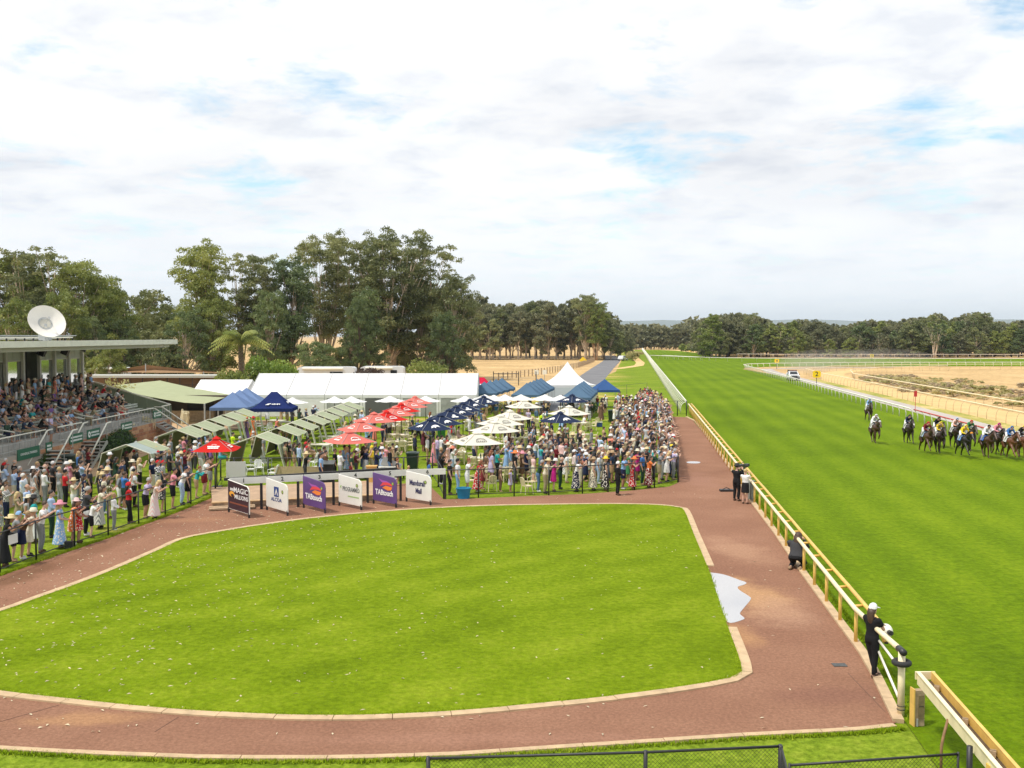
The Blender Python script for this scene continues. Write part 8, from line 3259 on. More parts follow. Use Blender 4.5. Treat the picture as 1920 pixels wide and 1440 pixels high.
for a in (
 (895, 922, 'lean_rail', 'longdress red floral_light', '', 'hair red long', .98), (905, 918, 'stand', 'dress dark red floral_light', '', 'hair dark short', .9), (938, 922, 'stand', 'tee brown', 'trousers brown', 'hair grey short', .8),
 (965, 906, 'stand', 'tee black', 'trousers charcoal', 'wide_hat orange', 1.03), (979, 905, 'hands_front', 'dress brown', '', 'wide_hat pink', 1.0), (957, 922, 'stand', 'dress lavender floral_light', '', 'hair blonde long', .7),
 (1009, 922, 'lean_rail', 'tee dark green', 'trousers denim blue', 'hair grey short', .98), (1022, 925, 'lean_wide', 'shirt cream', 'trousers khaki', 'straw_hat straw', 1.06), (1038, 921, 'reach', 'dress magenta', '', 'bucket_hat white', 1.0),
 (1050, 917, 'reach', 'tee black', 'trousers dark green', 'hair grey bald', 1.0), (1080, 921, 'lean_rail', 'tee white', 'longskirt navy floral_light', 'hair brown long', 1.02), (1087, 913, 'reach', 'tee coral', 'trousers cream', 'hair brown short', 1.04),
 (1098, 908, 'walk', 'dress navy', '', 'straw_hat white', 1.0), (1112, 919, 'stand', 'longdress cream floral_dark', '', 'straw_hat tan', 1.0), (1135, 919, 'stand', 'longdress black floral_light', '', 'straw_hat yellow', 1.02),
 (1168, 917, 'reach', 'tee light blue', 'shorts navy', 'hair brown short', 1.06), (1186, 917, 'reach', 'longdress red floral_light', '', 'wide_hat orange', 1.0), (1204, 909, 'stand', 'tee blue', 'trousers dark green', 'hair brown short', 1.05),
 (1216, 914, 'reach', 'tee orange', 'longskirt dark red floral_light', 'hair brown long', 1.0), (1236, 906, 'reach', 'tee grey', 'shorts khaki', 'hair dark short', 1.04), (1250, 903, 'lean_wide', 'dress white', '', 'hair blonde long', 1.0),
 (1262, 899, 'reach', 'tee lavender', 'trousers grey', 'hair grey short', 1.02), (1122, 907, 'stand', 'tee white', 'trousers pale blue', 'hair brown long', 1.0), (1147, 905, 'stand', 'tee dark denim', 'shorts tan', 'straw_hat tan', 1.02), (1225, 903, 'reach', 'shirt dark green', 'trousers black', 'hair brown short', 1.0),
 (1177, 906, 'stand', 'dress green', '', 'hair blonde long', 1.0), (1194, 900, 'point', 'dress magenta', '', 'fedora cream', 1.0), (1212, 895, 'stand', 'tee black', 'trousers black', 'straw_hat straw', 1.0), (1244, 893, 'reach', 'shirt white', 'trousers navy', 'fedora cream', 1.0),
 (1256, 888, 'reach', 'tee white', 'shorts yellow', 'cap yellow', 1.0), (1062, 905, 'stand', 'tee white', 'trousers cream', 'hair dark long', 1.0), (1030, 905, 'stand', 'tee navy', 'trousers black', 'hair dark long', 1.0)):
 spec(a[0], a[1], a[2], a[3], a[4], a[5], PL, yaw=R(-92) + rnd.uniform(-.35, .3), s=a[6], group=GL)
spec(921, 921, 'stand', 'tee lavender', 'skirt lavender', 'hair red long', 'standing on a fence-side chair', yaw=R(-70), z=0.45, group=GL)
spec(1000, 917, 'stand', 'tee pale pink', 'shorts cream', 'hair dark short', 'standing on a chair, small', yaw=R(-70), z=0.45, s=.8, group=GL)

# the people working along the rail
spec(1158, 928.5, 'hands_front', 'shirt black', 'trousers black', 'cap white', 'on the red path outside the fence', yaw=R(-75), s=1.0, group='people on the red path', hair='dark short')
spec(1381, 939, 'photo', 'shirt black', 'trousers black', 'fedora black', 'filming at the yellow rail', yaw=R(-48), s=1.05, group='people on the red path', hair='dark short')
spec(1397, 944.5, 'photo', 'tee white', 'skirt black', 'hair blonde bun', 'standing close behind the person filming', yaw=R(-35), s=0.98, group='people on the red path')
spec(1494, 1065, 'kneel', 'shirt charcoal', 'trousers black', 'hair brown long', 'kneeling at the yellow rail', yaw=R(-28), s=1.08, group='people on the red path', hair='brown long', extra='wide')
spec(1634, 1270, 'legs_crossed', 'tee black', 'trousers black', 'cap white', 'leaning on yellow rail', yaw=R(-60), s=1.02, group='people on the red path', hair='brown long')

# ---- the big crowd, drawn at random but kept apart from one another
rc = random.Random(21)
TOPS = ['white'] * 9 + ['pale blue'] * 5 + ['cream'] * 3 + ['light grey'] * 4 + ['navy'] * 8 + ['black'] * 9 + ['charcoal'] * 7 + ['grey'] * 5 + ['dark denim'] * 3 + ['pink', 'pale pink', 'pale pink', 'lavender', 'light blue', 'light blue', 'blue', 'teal', 'coral', 'red', 'maroon', 'olive', 'khaki', 'khaki', 'dark green', 'tan', 'tan', 'purple', 'brown', 'brown', 'dark red']
BOTS = ['black', 'navy', 'denim blue', 'khaki', 'cream', 'charcoal', 'grey', 'white', 'dark denim', 'tan', 'light grey']
HD = ['hair dark short', 'hair brown short', 'hair grey short', 'hair fair short', 'hair white short', 'hair grey bald', 'hair brown bald', 'hair dark long', 'hair brown long', 'hair blonde long', 'hair blonde bun', 'hair red long', 'hair brown bun',
 'straw_hat straw', 'straw_hat cream', 'wide_hat straw', 'fedora cream', 'fedora white', 'bucket_hat white', 'cap white', 'cap navy', 'cap black', 'cap red', 'wide_hat cream', 'fascinator red', 'cap grey', 'wide_hat pink', 'fascinator black']
HW = [14, 15, 9, 6, 3, 5, 5, 8, 10, 5, 2, 2, 4, 2, 1, 2, 1, 1, 1, 2, 2, 3, 2, 1, 1, 2, 1, 1]
PLACED = [p['loc'].to_2d() for p in PEOPLE]
COMBOS = set()
for p in PEOPLE:
 COMBOS.add((p['top'], p['bottom'], p['head']))


def random_outfit():
 for _ in range(400):
  hd = rc.choices(HD, HW)[0]
  fem = ('long' in hd or 'bun' in hd or 'wide' in hd or 'fascinator' in hd or rc.random() < 0.25) and 'bald' not in hd
  col = rc.choice(TOPS)
  if fem and rc.random() < 0.6:
   g = rc.choice(['dress', 'longdress', 'dress'])
   top = '%s %s' % (g, col) + rc.choice(['', ' floral_light', ' floral_light', ' floral_dark', '', ' stripe'])
   bot = ''
  else:
   top = '%s %s' % (rc.choice(['tee', 'tee', 'shirt']), col) + rc.choice(['', '', '', '', ' check', ' stripe'] if not fem else ['', '', ' floral_light'])
   bot = '%s %s' % (rc.choice(['trousers', 'trousers', 'trousers', 'shorts'] if not fem else ['trousers', 'skirt', 'shorts', 'longskirt']), rc.choice(BOTS))
  if (top, bot, hd) not in COMBOS:
   COMBOS.add((top, bot, hd))
   return top, bot, hd
 return top, bot, hd


def inside(p, poly):
 c = False
 n = len(poly)
 for i in range(n):
  a, b = poly[i], poly[(i + 1) % n]
  if (a.y > p.y) != (b.y > p.y) and p.x < (b.x - a.x) * (p.y - a.y) / (b.y - a.y) + a.x:
   c = not c
 return c


def fill(poly_px, n, gap, place, group, poses, yaw0, tries=9000, sfun=None):
 poly = [P(u, v).to_2d() for u, v in poly_px]
 x0, x1 = min(p.x for p in poly), max(p.x for p in poly)
 y0, y1 = min(p.y for p in poly), max(p.y for p in poly)
 k = 0
 for _ in range(tries):
  if k >= n:
   break
  q = Vector((rc.uniform(x0, x1), rc.uniform(y0, y1)))
  if not inside(q, poly) or any((q - e).length < gap for e in PLACED):
   continue
  PLACED.append(q)
  top, bot, hd = random_outfit()
  spec(0, 0, rc.choice(poses), top, bot, hd, place, yaw=yaw0 + rc.uniform(-.45, .45), s=rc.uniform(.94, 1.08), group=group, xyz=(q.x, q.y, 0))
  k += 1
 return k


PS = ['stand', 'stand_weight', 'hands_front', 'arms_folded', 'hand_hip', 'photo', 'stand', 'clap', 'stand']
FN = PS + ['reach', 'lean_rail', 'point']
# people pressed against the fence by the red path
fe = [P(u, v) for u, v in ((1271.6, 903), (1269, 885), (1266.5, 868), (1264, 853), (1262, 840), (1260, 828), (1258, 817), (1256.5, 806), (1255, 797), (1253.5, 788), (1252.5, 781))]
for row, (off, st, ps) in enumerate(((0.32, 0.55, ['reach', 'lean_rail', 'reach', 'lean_wide', 'point', 'photo']), (0.9, 0.6, ['stand', 'photo', 'hands_front', 'reach']))):
 for q in resample(fe, st):
  q = Vector((q.x - off + rc.uniform(-.08, .08), q.y + rc.uniform(-.1, .1)))
  if any((q - e).length < .38 for e in PLACED):
   continue
  PLACED.append(q)
  top, bot, hd = random_outfit()
  spec(0, 0, rc.choice(ps), top, bot, hd, 'by the path fence', yaw=R(-80) + rc.uniform(-.3, .35), s=rc.uniform(.95, 1.07), group='spectators by the fence along the red path', xyz=(q.x, q.y, 0))
fill([(1080, 912), (1268, 896), (1261, 842), (1255, 800), (1170, 806), (1125, 850), (1085, 884)], 120, .5, 'in dense crowd', 'spectators in the dense crowd', FN, R(-82))
fill([(1255, 800), (1251, 778), (1195, 778), (1150, 796), (1172, 808)], 70, .5, 'behind dense crowd', 'spectators at the back of the dense crowd', FN, R(-82))
fill([(1246, 779), (1236, 764), (1212, 752), (1196, 758), (1190, 778)], 70, .52, 'in the far crowd', 'spectators in the far crowd', FN, R(-95))
fill([(900, 905), (1085, 905), (1090, 872), (1000, 868), (905, 880)], 46, .62, 'in middle crowd', 'spectators in the middle crowd', PS, R(-85))
fill([(960, 868), (1100, 868), (1120, 845), (1040, 832), (980, 846)], 26, .75, 'behind middle crowd', 'spectators behind the middle crowd', PS, R(-85))
fill([(760, 850), (880, 855), (960, 840), (1100, 826), (1110, 800), (860, 800), (760, 815)], 26, 1.2, 'among tables', 'spectators among the tables', PS + ['walk', 'sit', 'sit'], R(-60))
fill([(860, 792), (1140, 792), (1140, 772), (880, 772)], 44, .9, 'under far umbrellas', 'spectators under the far umbrellas', PS + ['walk'], R(-40))
fill([(0, 1040), (60, 1010), (150, 985), (240, 950), (330, 920), (360, 900), (300, 890), (200, 930), (90, 970), (0, 1000)], 24, .55, 'behind left fence', 'spectators along the left fence', PS, R(-68))
fill([(0, 990), (60, 960), (170, 930), (250, 900), (330, 880), (400, 870), (390, 850), (300, 866), (180, 905), (0, 950)], 30, .6, 'on left lawn', 'spectators standing on the left lawn', PS, R(-65))
fill([(430, 880), (560, 880), (600, 850), (560, 830), (470, 850)], 14, .9, 'by the gazebos', 'spectators by the gazebos', PS + ['sit', 'sit'], R(-65))
fill([(560, 905), (750, 900), (750, 880), (560, 885)], 12, .6, 'behind the stalls', "spectators behind the winner's stalls", PS, R(-70))
fill([(640, 850), (700, 850), (700, 800), (640, 800)], 14, .8, 'beside the red umbrellas', 'spectators beside the red umbrellas', PS + ['sit', 'walk'], R(-60))
fill([(690, 838), (740, 838), (740, 800), (700, 800)], 8, .8, 'by umbrella tables', 'spectators beside the red umbrellas', PS + ['sit', 'sit'], R(-60))
fill([(1150, 786), (1185, 786), (1190, 768), (1160, 762)], 14, .6, 'by the dark railing', 'spectators by the dark railing', PS, R(-80))
fill([(480, 810), (600, 800), (600, 790), (500, 794)], 8, 1.0, 'before the marquee', 'spectators before the marquee', PS + ['sit'], R(-40))

# ---- in the grandstand
n = 5
for k in range(n):
 z = ZP + (k + 1) * (ZT - ZP) / n
 x = XF - 1.5 - k * 1.0 - 0.55
 y = 50.0
 while y < 79.4:
  y += rc.uniform(.5, .72) if rc.random() < .8 else rc.uniform(1.0, 1.8)
  if 55.9 < y < 57.7 or 66.7 < y < 68.7 or y > 79.3:
   continue
  if y > 76.5 and k in (0, 4):
   continue
  top, bot, hd = random_outfit()
  spec(0, 0, rc.choice(['sit', 'sit_forward']), top, bot, hd, 'seated in grandstand', yaw=R(-78) + rc.uniform(-.3, .3), s=rc.uniform(.97, 1.06), group='spectators seated in the grandstand', xyz=(x, y, z - 0.02))
y = 50.0
while y < 79.2:
 y += rc.uniform(.45, .8)
 top, bot, hd = random_outfit()
 spec(0, 0, rc.choice(['stand', 'arms_folded', 'hands_front', 'stand_weight']), top, bot, hd, 'atop the grandstand', yaw=R(-75) + rc.uniform(-.3, .3), s=rc.uniform(.98, 1.07), group='spectators standing in the grandstand', xyz=(XB + 0.85 + rc.uniform(-.25, .35), min(y, 79.3), ZT))
for (yy, xx, zz, top, bot, hd) in ((61.0, XF - .75, ZP, 'tee lavender', 'shorts grey', 'hair grey short'), (57.2, XF - 2.9, ZP + .73, 'shirt light grey', 'trousers tan', 'hair brown bald'), (63.4, XF - 5.2, ZP + 1.46, 'longdress navy', '', 'hair dark short'), (62.6, XF - 5.0, ZP + 1.46, 'shirt charcoal', 'trousers black', 'fedora black')):
 spec(0, 0, 'hands_front', top, bot, hd, 'standing in the stand aisle', yaw=R(-80), s=1.04, group='spectators standing in the grandstand', xyz=(xx, yy, zz))

# ================================================================== horses and riders
HC = {'bay': (.062, .026, .012), 'dark bay': (.026, .013, .008), 'chestnut': (.13, .048, .017), 'black': (.012, .009, .008), 'brown': (.036, .018, .010)}
HMAT = pmat('horse_coat', (.06, .03, .015), 0.38, objcol=True, var=0.25, scale=2.5)
HLEG = pmat('horse_points', (.012, .009, .008), 0.5)


def horse_kit(ph):
 F = {0: ((.95, .30, .55, -.12), (.35, -.22, .40, .22)), 1: ((.10, -.02, .50, .35), (.75, .10, .62, .0)), 2: ((.62, .16, .0, -.1), (.20, -.1, .5, .42))}[ph]
 mb = MB()
 mb.tube([(0, -.92, 1.26), (0, -.72, 1.29), (0, -.38, 1.25), (0, .05, 1.19), (0, .42, 1.21), (0, .66, 1.25), (0, .80, 1.27)], [.14, .27, .29, .305, .30, .24, .13], 12, flat=.92)
 mb.tube([(0, .52, 1.36), (0, .82, 1.56), (0, 1.14, 1.74), (0, 1.24, 1.80)], [.24, .185, .13, .11], 10, flat=.62)
 mb.tube([(0, 1.17, 1.82), (0, 1.30, 1.72), (0, 1.48, 1.55), (0, 1.64, 1.40), (0, 1.68, 1.35)], [.09, .122, .092, .072, .055], 9, flat=.75)
 for sg in (-1, 1):
  mb.tube([(sg * .055, 1.17, 1.86), (sg * .065, 1.18, 1.96), (sg * .06, 1.19, 2.0)], [.036, .03, .01], 6)
 legs = MB()
 fl = {0: [((.14, .52, 1.08), (.13, .86, .72), (.13, 1.18, .42), (.13, 1.34, .33)), ((-.14, .50, 1.08), (-.13, .62, .64), (-.13, .36, .42), (-.13, .22, .44))],
  1: [((.14, .5, 1.08), (.13, .62, .62), (.13, .62, .22), (.13, .70, .06)), ((-.14, .52, 1.08), (-.13, .80, .70), (-.13, .62, .44), (-.13, .48, .42))],
  2: [((.14, .5, 1.08), (.13, .44, .60), (.13, .20, .24), (.13, .24, .06)), ((-.14, .52, 1.08), (-.13, .72, .66), (-.13, .86, .28), (-.13, .98, .12))]}[ph]
 hl = {0: [((.16, -.66, 1.12), (.16, -.52, .82), (.14, -.92, .58), (.14, -1.12, .26), (.14, -1.10, .12)), ((-.16, -.66, 1.12), (-.16, -.42, .86), (-.14, -.66, .52), (-.14, -.84, .20), (-.14, -.80, .06))],
  1: [((.16, -.66, 1.12), (.16, -.36, .82), (.14, -.46, .52), (.14, -.24, .2), (.14, -.14, .08)), ((-.16, -.66, 1.12), (-.16, -.44, .84), (-.14, -.76, .56), (-.14, -.72, .16), (-.14, -.64, .05))],
  2: [((.16, -.66, 1.12), (.16, -.44, .84), (.14, -.76, .54), (.14, -.70, .16), (.14, -.6, .05)), ((-.16, -.66, 1.12), (-.16, -.32, .84), (-.14, -.36, .54), (-.14, -.10, .3), (-.14, .02, .22))]}[ph]
 for L in fl:
  mb.tube([L[0] + () if False else L[0], tuple((a + b) / 2 for a, b in zip(L[0], L[1])), L[1], L[2], L[3]], [.145, .10, .062, .042, .048], 8)
 for L in hl:
  mb.tube([L[0], L[1], L[2], L[3], L[4]], [.20, .145, .066, .043, .05], 8)
 me = remesh(mb, .026, .30, 'body')
 em = MB()
 for sg in (-1, 1):
  em.ell((sg * .085, 1.32, 1.74), (.02, .024, .02), 6, 4)
  em.ell((sg * .035, 1.68, 1.40), (.012, .012, .014), 5, 4)
 add_islands(me, em, 1)
 me.materials.clear()
 me.materials.append(HMAT)
 me.materials.append(DARK)
 tl = MB().tube([(0, -.94, 1.34), (0, -1.08, 1.34), (0, -1.30, 1.18), (0, -1.5, .96), (.03, -1.62, .76)], [.035, .055, .075, .065, .012], 7).mesh('tail', True)
 mn = MB()
 for k in range(9):
  t = k / 8
  p = Vector((0, .55, 1.62)).lerp(Vector((0, 1.2, 1.93)), t)
  mn.tube([p, p + Vector((.05, -.09, .0)), p + Vector((.09, -.12, -.14))], [.035, .03, .008], 5)
 mn = mn.mesh('mane', True)
 cl = MB()
 for sg in (-1, 1):
  cl.add([(0, -.36, 1.56), (0, .16, 1.52), (sg * .235, .16, 1.44), (sg * .25, -.36, 1.46), (sg * .325, .14, 1.16), (sg * .325, -.38, 1.18)], [(0, 1, 2, 3), (3, 2, 4, 5)] if sg > 0 else [(3, 2, 1, 0), (5, 4, 2, 3)])
 cl = cl.mesh('saddle_cloth')
 sd = MB().tube([(0, -.28, 1.60), (0, -.05, 1.57), (0, .12, 1.62)], [.06, .05, .06], 8, flat=2.6).mesh('saddle', True)
 br = MB()
 br.tube([(.062, 1.52, 1.45), (0, 1.565, 1.58), (-.062, 1.52, 1.45), (0, 1.44, 1.42), (.062, 1.52, 1.45)], .012, 5)
 for sg in (-1, 1):
  br.tube([(sg * .06, 1.53, 1.45), (sg * .095, 1.28, 1.72), (sg * .06, 1.18, 1.86)], .011, 5)
  br.tube([(sg * .06, 1.55, 1.42), (sg * .11, 1.0, 1.55), (sg * .07, .54, 1.66)], .009, 5)
 br = br.mesh('bridle')
 bl = MB().add([(-.03, 1.375, 1.775), (.03, 1.375, 1.775), (.03, 1.60, 1.56), (-.03, 1.60, 1.56)], [(0, 1, 2, 3)]).mesh('blaze')
 hood = MB().ell((0, 1.27, 1.76), (.10, .14, .11), 10, 6).mesh('hood', True)
 for m_, mat in ((tl, HLEG), (mn, HLEG), (sd, DARK), (br, DARK), (bl, pmat('blaze_white', (.7, .68, .64), .6)), (hood, MATS['fabric_plain']), (cl, MATS['fabric_plain'])):
  m_.materials.append(mat)
 return dict(body=me, tail=tl, mane=mn, cloth=cl, saddle=sd, bridle=br, blaze=bl, hood=hood)


HK = [horse_kit(k) for k in range(3)]
HEAD_DIR = -TD
HYAW = math.atan2(-HEAD_DIR.x, HEAD_DIR.y)


def horse(u, v, ph, coat, lab, silk, cap, bl=False, hood=None, cloth=(.75, .75, .75), jlab='', dy=0.0, yaw=0.0):
 K = HK[ph]
 p = P(u, v)
 loc = Vector((p.x, p.y + dy, 0.0))
 o = bpy.data.objects.new('racehorse', K['body'])
 COLL.objects.link(o)
 o.location = loc
 o.rotation_euler = (0, 0, HYAW + yaw)
 o.color = (*HC[coat], 1)
 for nm, key in (('tail', 'tail'), ('mane', 'mane'), ('saddle_cloth', 'cloth'), ('saddle', 'saddle'), ('bridle', 'bridle')) + ((('blaze', 'blaze'),) if bl else ()) + ((('hood', 'hood'),) if hood else ()):
  c = bpy.data.objects.new(nm, K[key])
  COLL.objects.link(c)
  c.parent = o
  c.color = (*(cloth if key == 'cloth' else hood if key == 'hood' and hood else HC[coat]), 1)
 tag(o, lab, 'horse', 'racehorses galloping up the straight')
 spec(0, 0, 'jockey', silk, 'trousers white', 'helmet ' + cap, jlab, yaw=HYAW + yaw, xyz=loc, group='jockeys riding the racehorses', hair='dark short')


W_ = (.75, .75, .75)
for a in (
 (1629, 791, 0, 'brown', 'last bay racehorse trailing the whole field', 'shirt light blue', 'light blue', dict(jlab='riding the last horse of the field')),
 (1640, 831, 1, 'bay', 'bay racehorse with pale face gear, outermost left of the field', 'shirt white check', 'white', dict(bl=False, hood=(.6, .6, .62), jlab='riding the outermost horse')),
 (1703, 832, 2, 'dark bay', 'dark racehorse with white blaze, second from the left', 'shirt navy', 'navy', dict(bl=True, jlab='riding the dark horse with white blaze')),
 (1737, 850, 0, 'bay', 'bay racehorse at the left of the close pair', 'shirt dark red', 'red', dict(cloth=(.35, .45, .6), jlab='riding left in the close pair')),
 (1761, 850, 1, 'dark bay', 'dark racehorse at the right of the close pair', 'shirt yellow floral_dark', 'yellow', dict(jlab='riding right in the close pair')),
 (1757, 838, 2, 'brown', 'brown racehorse hidden behind the close pair', 'shirt black', 'black', dict(jlab='riding behind the close pair')),
 (1791, 840, 2, 'dark bay', 'dark racehorse behind and left of the orange-hooded horse', 'shirt orange check', 'pale blue', dict(jlab='riding beside the orange-hooded horse')),
 (1807, 858, 0, 'black', 'near black racehorse with orange hood leading the middle', 'shirt yellow', 'yellow', dict(hood=(.65, .25, .03), cloth=(.2, .35, .7), jlab='riding the orange-hooded horse')),
 (1818, 846, 1, 'brown', 'brown racehorse close behind the orange-hooded horse', 'shirt green', 'red', dict(jlab='riding close behind the orange hood')),
 (1850, 858, 1, 'bay', 'bay racehorse third from the right frame edge', 'shirt white', 'black', dict(cloth=(.1, .2, .6), jlab='riding third from the right edge')),
 (1869, 853, 2, 'dark bay', 'dark racehorse just behind the third from the right edge', 'shirt pink', 'magenta', dict(jlab='riding with a bright pink cap')),
 (1893, 861, 0, 'chestnut', 'chestnut racehorse second from the right frame edge', 'shirt blue', 'blue', dict(jlab='riding the chestnut near the right edge')),
 (1916, 859, 1, 'chestnut', 'chestnut racehorse cut by the right frame edge', 'shirt black', 'yellow', dict(bl=True, jlab='riding the horse cut by the frame edge'))):
 horse(a[0], a[1], a[2], a[3], a[4], a[5], a[6], yaw=rnd.uniform(-.06, .06), **a[7])

# ---- build: the 300 that show largest one by one, the rest as one crowd
cl = Vector((0, 0, CAM_H))
inview = []
for p in PEOPLE:
 L = p['loc']
 uu = 960 + FOC * L.x / max(L.y, 1)
 size = p['s'] / (L - cl).length
 if 'seated' in p['place']:
  size *= 0.82
 if 'path fence' in p['place'] or p['pose'] == 'jockey' or 'hi-vis' in p['place']:
  size *= 1.6
 if uu < -40 or uu > 1960:
  continue
 inview.append((size, p))
inview.sort(key=lambda t: -t[0])
ind = [p for _, p in inview[:296]]
rest = [p for _, p in inview[296:]]
for p in ind:
 build_person(p)
if rest:
 build_crowd(rest, 'crowd', 'far spectators massed behind the nearer crowd and umbrellas')
print('people', len(PEOPLE), 'individual', len(ind), 'crowd', len(rest), 'dups', sum(1 for p in ind if p.get('dup')))
for p in ind:
 if p.get('dup'):
  print('DUP', describe(p))

# things held or set down by them
t = empty('video_camera', P(1392, 931) + Vector((0.0, 0.25, 1.5)), R(-38))
MB().box((0, 0, 0), (0.2, 0.5, 0.24)).build('camera_body', BLACKM, t)
MB().tube([(0, 0.22, 0.0), (0, 0.55, 0.0)], [0.08, 0.11], 12).build('lens', BLACKM, t)
MB().box((0, -0.32, 0.05), (0.12, 0.16, 0.12)).build('viewfinder', BLACKM, t)
MB().tube([(0, 0, 0.13), (0, 0.05, 0.2), (0, 0.25, 0.2), (0, 0.28, 0.13)], 0.018, 6).build('handle', BLACKM, t)
MB().box((-0.06, 0.75, 0.0), (0.18, 0.3, 0.14)).build('matte_box', BLACKM, t)
for k in range(3):
 a = 2.1 * k + .4
 MB().tube([(0, 0, -.12), (0.42 * math.cos(a), 0.42 * math.sin(a), -1.5)], 0.022, 6).build('tripod_leg', BLACKM, t)
tag(t, 'large black video camera on a tripod at the yellow rail', 'video camera')
t = empty('camera_bag', P(1362, 921))
MB().box((0, 0, 0.05), (0.7, 0.35, 0.1)).build('bag', BLACKM, t)
MB().tube([(-.2, 0, .1), (0, 0, .2), (.2, 0, .1)], .02, 6).build('strap', BLACKM, t)
tag(t, 'flat black camera bag lying on the red path', 'bag')
t = empty('umbrella_reflector', P(1406, 941) + Vector((0.1, .1, 0)))
MB().lathe([(0.05, 0.1), (0.18, 0.15), (0.19, 1.0), (0.17, 1.05), (0.0, 1.06)], 14, cap=False).build('mesh_tube', pmat('net_grey', (0.2, 0.22, 0.2), 0.8, var=0.3), t)
for a in range(6):
 MB().tube([(0.195 * math.cos(a * 1.05), 0.195 * math.sin(a * 1.05), 0.12), (0.2 * math.cos(a * 1.05), 0.2 * math.sin(a * 1.05), 1.03)], 0.008, 4).build('rib', BLACKM, t)
t.name = 'wire_basket'
tag(t, 'tall grey wire basket standing by the person in white tee', 'basket')
for k, (u, v, lab) in enumerate(((14, 1046, 'white race card held over the fence by the person in straw boater'), (160, 992, 'large white paper hung on the left fence below the person in charcoal tee'))):
 p = P(u, v + 14)
 o = MB().box((0, 0, 0), (0.5, 0.012, 0.34) if k == 0 else (0.9, 0.012, 0.3)).build('paper_sheet', pmat('paper', (0.75, 0.75, 0.74), 0.7), loc=(p.x + .22, p.y, 0.95), rz=R(80))
 tag(o, lab, 'paper')
t = empty('handbag', P(125, 1028) + Vector((.1, 0, 0)))
MB().box((0, 0, 0.14), (0.3, 0.16, 0.28)).build('bag', BLACKM, t)
MB().tube([(-.1, 0, .28), (-.06, 0, .42), (.06, 0, .42), (.1, 0, .28)], .012, 6).build('handle', BLACKM, t)
tag(t, 'black handbag on the grass at the left fence', 'handbag')
t = empty('cool_box', P(1124, 800))
MB().box((0, 0, 0.2), (0.5, 0.34, 0.38)).build('box', pmat('coolbox_blue', (.02, .06, .2), .5), t)
MB().box((0, 0, 0.41), (0.54, 0.38, 0.05)).build('lid', WHITEP, t)
tag(t, 'small blue cool box on the grass by the potted conifer', 'cool box')

# cattle in the paddock
def cow(u, v, lab, rz):
 p = P(u, v)
 mb = MB()
 mb.tube([(-1.0, 0, 1.05), (-.7, 0, 1.08), (0, 0, 1.0), (.55, 0, 1.05), (.85, 0, 1.0)], [.25, .4, .45, .42, .25], 10)
 mb.tube([(.8, 0, 1.1), (1.15, 0, .8), (1.35, 0, .45)], [.26, .2, .14], 8)
 mb.tube([(1.3, 0, .5), (1.5, 0, .22), (1.56, 0, .12)], [.15, .12, .09], 8)
 for sx, sy in ((.6, .2), (.6, -.2), (-.75, .22), (-.75, -.22)):
  mb.tube([(sx, sy, .9), (sx + .03, sy, .5), (sx, sy, 0)], [.17, .09, .07], 7)
 me = remesh(mb, .05, .5, 'body')
 me.materials.append(pmat('cow_black', (.016, .013, .012), .6))
 o = obj('cow', me, None, None, p, rz)
 MB().tube([(-1.05, 0, 1.3), (-1.2, 0, .9), (-1.2, 0, .5)], [.04, .03, .05], 6).build('tail', HLEG, o)
 for sg in (-1, 1):
  MB().ell((1.25, sg * .2, .62), (.04, .14, .07), 6, 4).build('ear', HLEG, o)
 tag(o, lab, 'cow', 'black cattle in the dry paddock')


cow(857, 688, 'black cow grazing, half hidden by the gum tree', 0.1)
cow(876, 688, 'black cow grazing in the open, right of the other cow', -0.15)

# ---- fallen leaves on lawn and path (nobody could count them)
rs = np.random.RandomState(5)
ringp = [q for q in ring]
pts = []
rl = random.Random(3)
xs = [q.x for q in ringp]
ys = [q.y for q in ringp]
while len(pts) < 800:
 x, y = rl.uniform(min(xs), max(xs)), rl.uniform(min(ys), max(ys))
 if not inside(Vector((x, y)), ringp):
  continue
 if rl.random() > math.exp(-max(0, x + 13) / 6.0) + 0.04:
  continue
 pts.append((x, y, KERB_H - 0.008))
redp = [q.to_2d() for q in red]
nred = 0
while nred < 650:
 x, y = rl.uniform(-22, 10), rl.uniform(20, 52)
 if rl.random() > math.exp(-max(0, x + 13) / 7.0) + 0.05 or not inside(Vector((x, y)), redp) or inside(Vector((x, y)), ringp):
  continue
 pts.append((x, y, 0.012))
 nred += 1
VS, FS = [], []
for (x, y, z) in pts:
 a = rl.uniform(0, 6.28)
 l, w = rl.uniform(.03, .075), rl.uniform(.012, .026)
 c, s = math.cos(a), math.sin(a)
 k = len(VS)
 t = rl.uniform(0, .03)
 VS += [(x - c * l, y - s * l, z), (x + s * w, y - c * w, z + t), (x + c * l, y + s * l, z + .004), (x - s * w, y + c * w, z + t * .5)]
 FS.append((k, k + 1, k + 2, k + 3))
me = bpy.data.meshes.new('fallen_leaves')
me.from_pydata(VS, [], FS)
kind(obj('fallen_leaves', me, pmat('dry_leaf', (.58, .5, .34), .7, var=.35, scale=.8)), 'stuff', 'pale fallen leaves scattered on the lawn and red path')

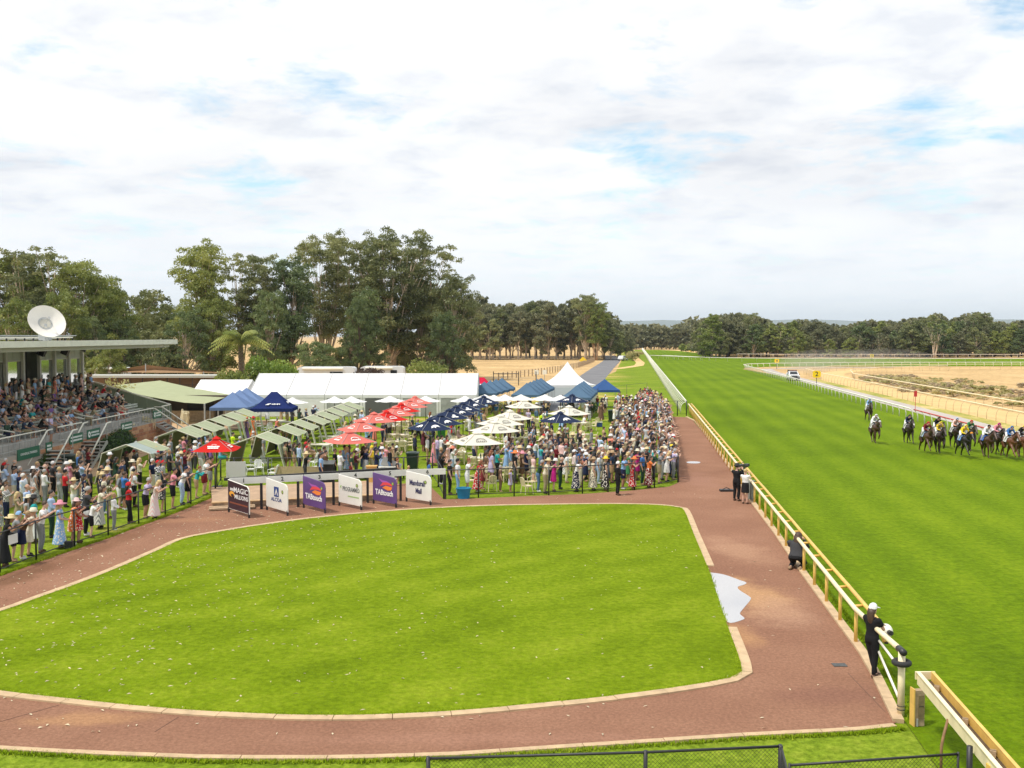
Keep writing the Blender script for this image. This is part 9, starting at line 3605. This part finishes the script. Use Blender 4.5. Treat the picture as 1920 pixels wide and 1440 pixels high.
# short grass tufts along the kerbs so that their edges are not ruled
VS, FS = [], []
def tuft_line(line, n, off, h, z0):
 pts_ = [Vector((p[0], p[1])) for p in line]
 for _ in range(n):
  i = rl.randrange(len(pts_) - 1)
  p = pts_[i].lerp(pts_[i + 1], rl.random())
  t = (pts_[i + 1] - pts_[i]).normalized()
  nrm = Vector((t.y, -t.x))
  q = p + nrm * (off + rl.gauss(0, .05))
  for b in range(3):
   a = rl.uniform(0, 6.28)
   d = Vector((math.cos(a), math.sin(a)))
   w = rl.uniform(.006, .014)
   hh = h * rl.uniform(.5, 1.3)
   k = len(VS)
   tip = q + d * rl.uniform(.0, .06)
   VS.extend([(q.x - d.y * w, q.y + d.x * w, z0), (q.x + d.y * w, q.y - d.x * w, z0), (tip.x, tip.y, z0 + hh)])
   FS.append((k, k + 1, k + 2))


tuft_line(ring + ring[:1], 9000, -0.05 if area > 0 else 0.05, .045, KERB_H - .03)
tuft_line(kline, 5000, .44, .09, -.02)
tuft_line(px([(-300, 1388), (0, 1400), (200, 1411), (400, 1418), (650, 1418), (850, 1412), (1100, 1395), (1400, 1376), (1600, 1366), (1683, 1357)]), 5000, .22, .06, -.02)
tuft_line(px([(0, 1080), (68, 1055), (140, 1030), (203, 1009), (260, 987), (310, 969), (358, 950), (404, 930)]), 3500, -.05, .1, -.02)
me = bpy.data.meshes.new('grass')
me.from_pydata(VS, [], FS)
kind(obj('grass', me, ground_mat('edge_grass', [(0.3, (.15, .24, .01)), (.5, (.26, .36, .015)), (.7, (.42, .48, .05))], .4, 5.0, bump=0, sheen=.1)), 'stuff', 'short grass growing over the kerb edges')

# drain cover and marks on the red path
t = MB().box((0, 0, 0.006), (0.34, 0.24, 0.012)).build('drain_cover', pmat('drain_grey', (.07, .075, .075), .7, var=.4, scale=20), loc=P(1574, 1247))
tag(t, 'dark square drain cover set in the red path', 'drain cover')
for k, (a, b) in enumerate((((1300, 868), (1332, 868.5)), ((1590, 1262), (1660, 1335)), ((0, 1353), (110, 1322)), ((290, 1372), (335, 1344)))):
 A, B_ = P(*a), P(*b)
 o = MB().beam(A + Vector((0, 0, .0005)), B_ + Vector((0, 0, .0005)), .012, .004).build('path_joint', pmat('joint_dark', (.15, .08, .055), .9))
 kind(o, 'structure')
# dust raised by the ute
def dust():
 m = bpy.data.materials.new('dust_air')
 m.use_nodes = True
 nt = m.node_tree
 nt.nodes.clear()
 out = nn(nt, 'ShaderNodeOutputMaterial')
 v = nn(nt, 'ShaderNodeVolumePrincipled', i_Color=(.97, .9, .8, 1), i_Density=.012)
 nt.links.new(v.outputs[0], out.inputs['Volume'])
 mb = MB()
 for (x, y, z, a, b, c) in ((72, 240, 1.6, 9, 12, 2.2), (82, 255, 2.2, 14, 9, 2.8), (66, 222, 1.0, 5, 8, 1.4), (98, 262, 2.4, 14, 8, 2.6)):
  mb.ell((x, y, z), (a, b, c), 14, 8)
 me = remesh(mb, .9, .8, 'dust')
 kind(obj('dust', me, m), 'stuff', 'pale dust cloud hanging behind the white ute')


USE_DUST = True
if USE_DUST:
 dust()


def haze():
 m = bpy.data.materials.new('haze_air')
 m.use_nodes = True
 nt = m.node_tree
 nt.nodes.clear()
 out = nn(nt, 'ShaderNodeOutputMaterial')
 v = nn(nt, 'ShaderNodeVolumePrincipled', i_Color=(.78, .9, 1.0, 1), i_Density=HAZE)
 nt.links.new(v.outputs[0], out.inputs['Volume'])
 o = MB().box((0, 9250, 199), (45000, 19300, 400)).build('haze', m)
 kind(o, 'stuff', 'pale summer air between the camera and the far hills')


HAZE = 0.00007
haze()

bpy.data.scenes.remove(BENCH)
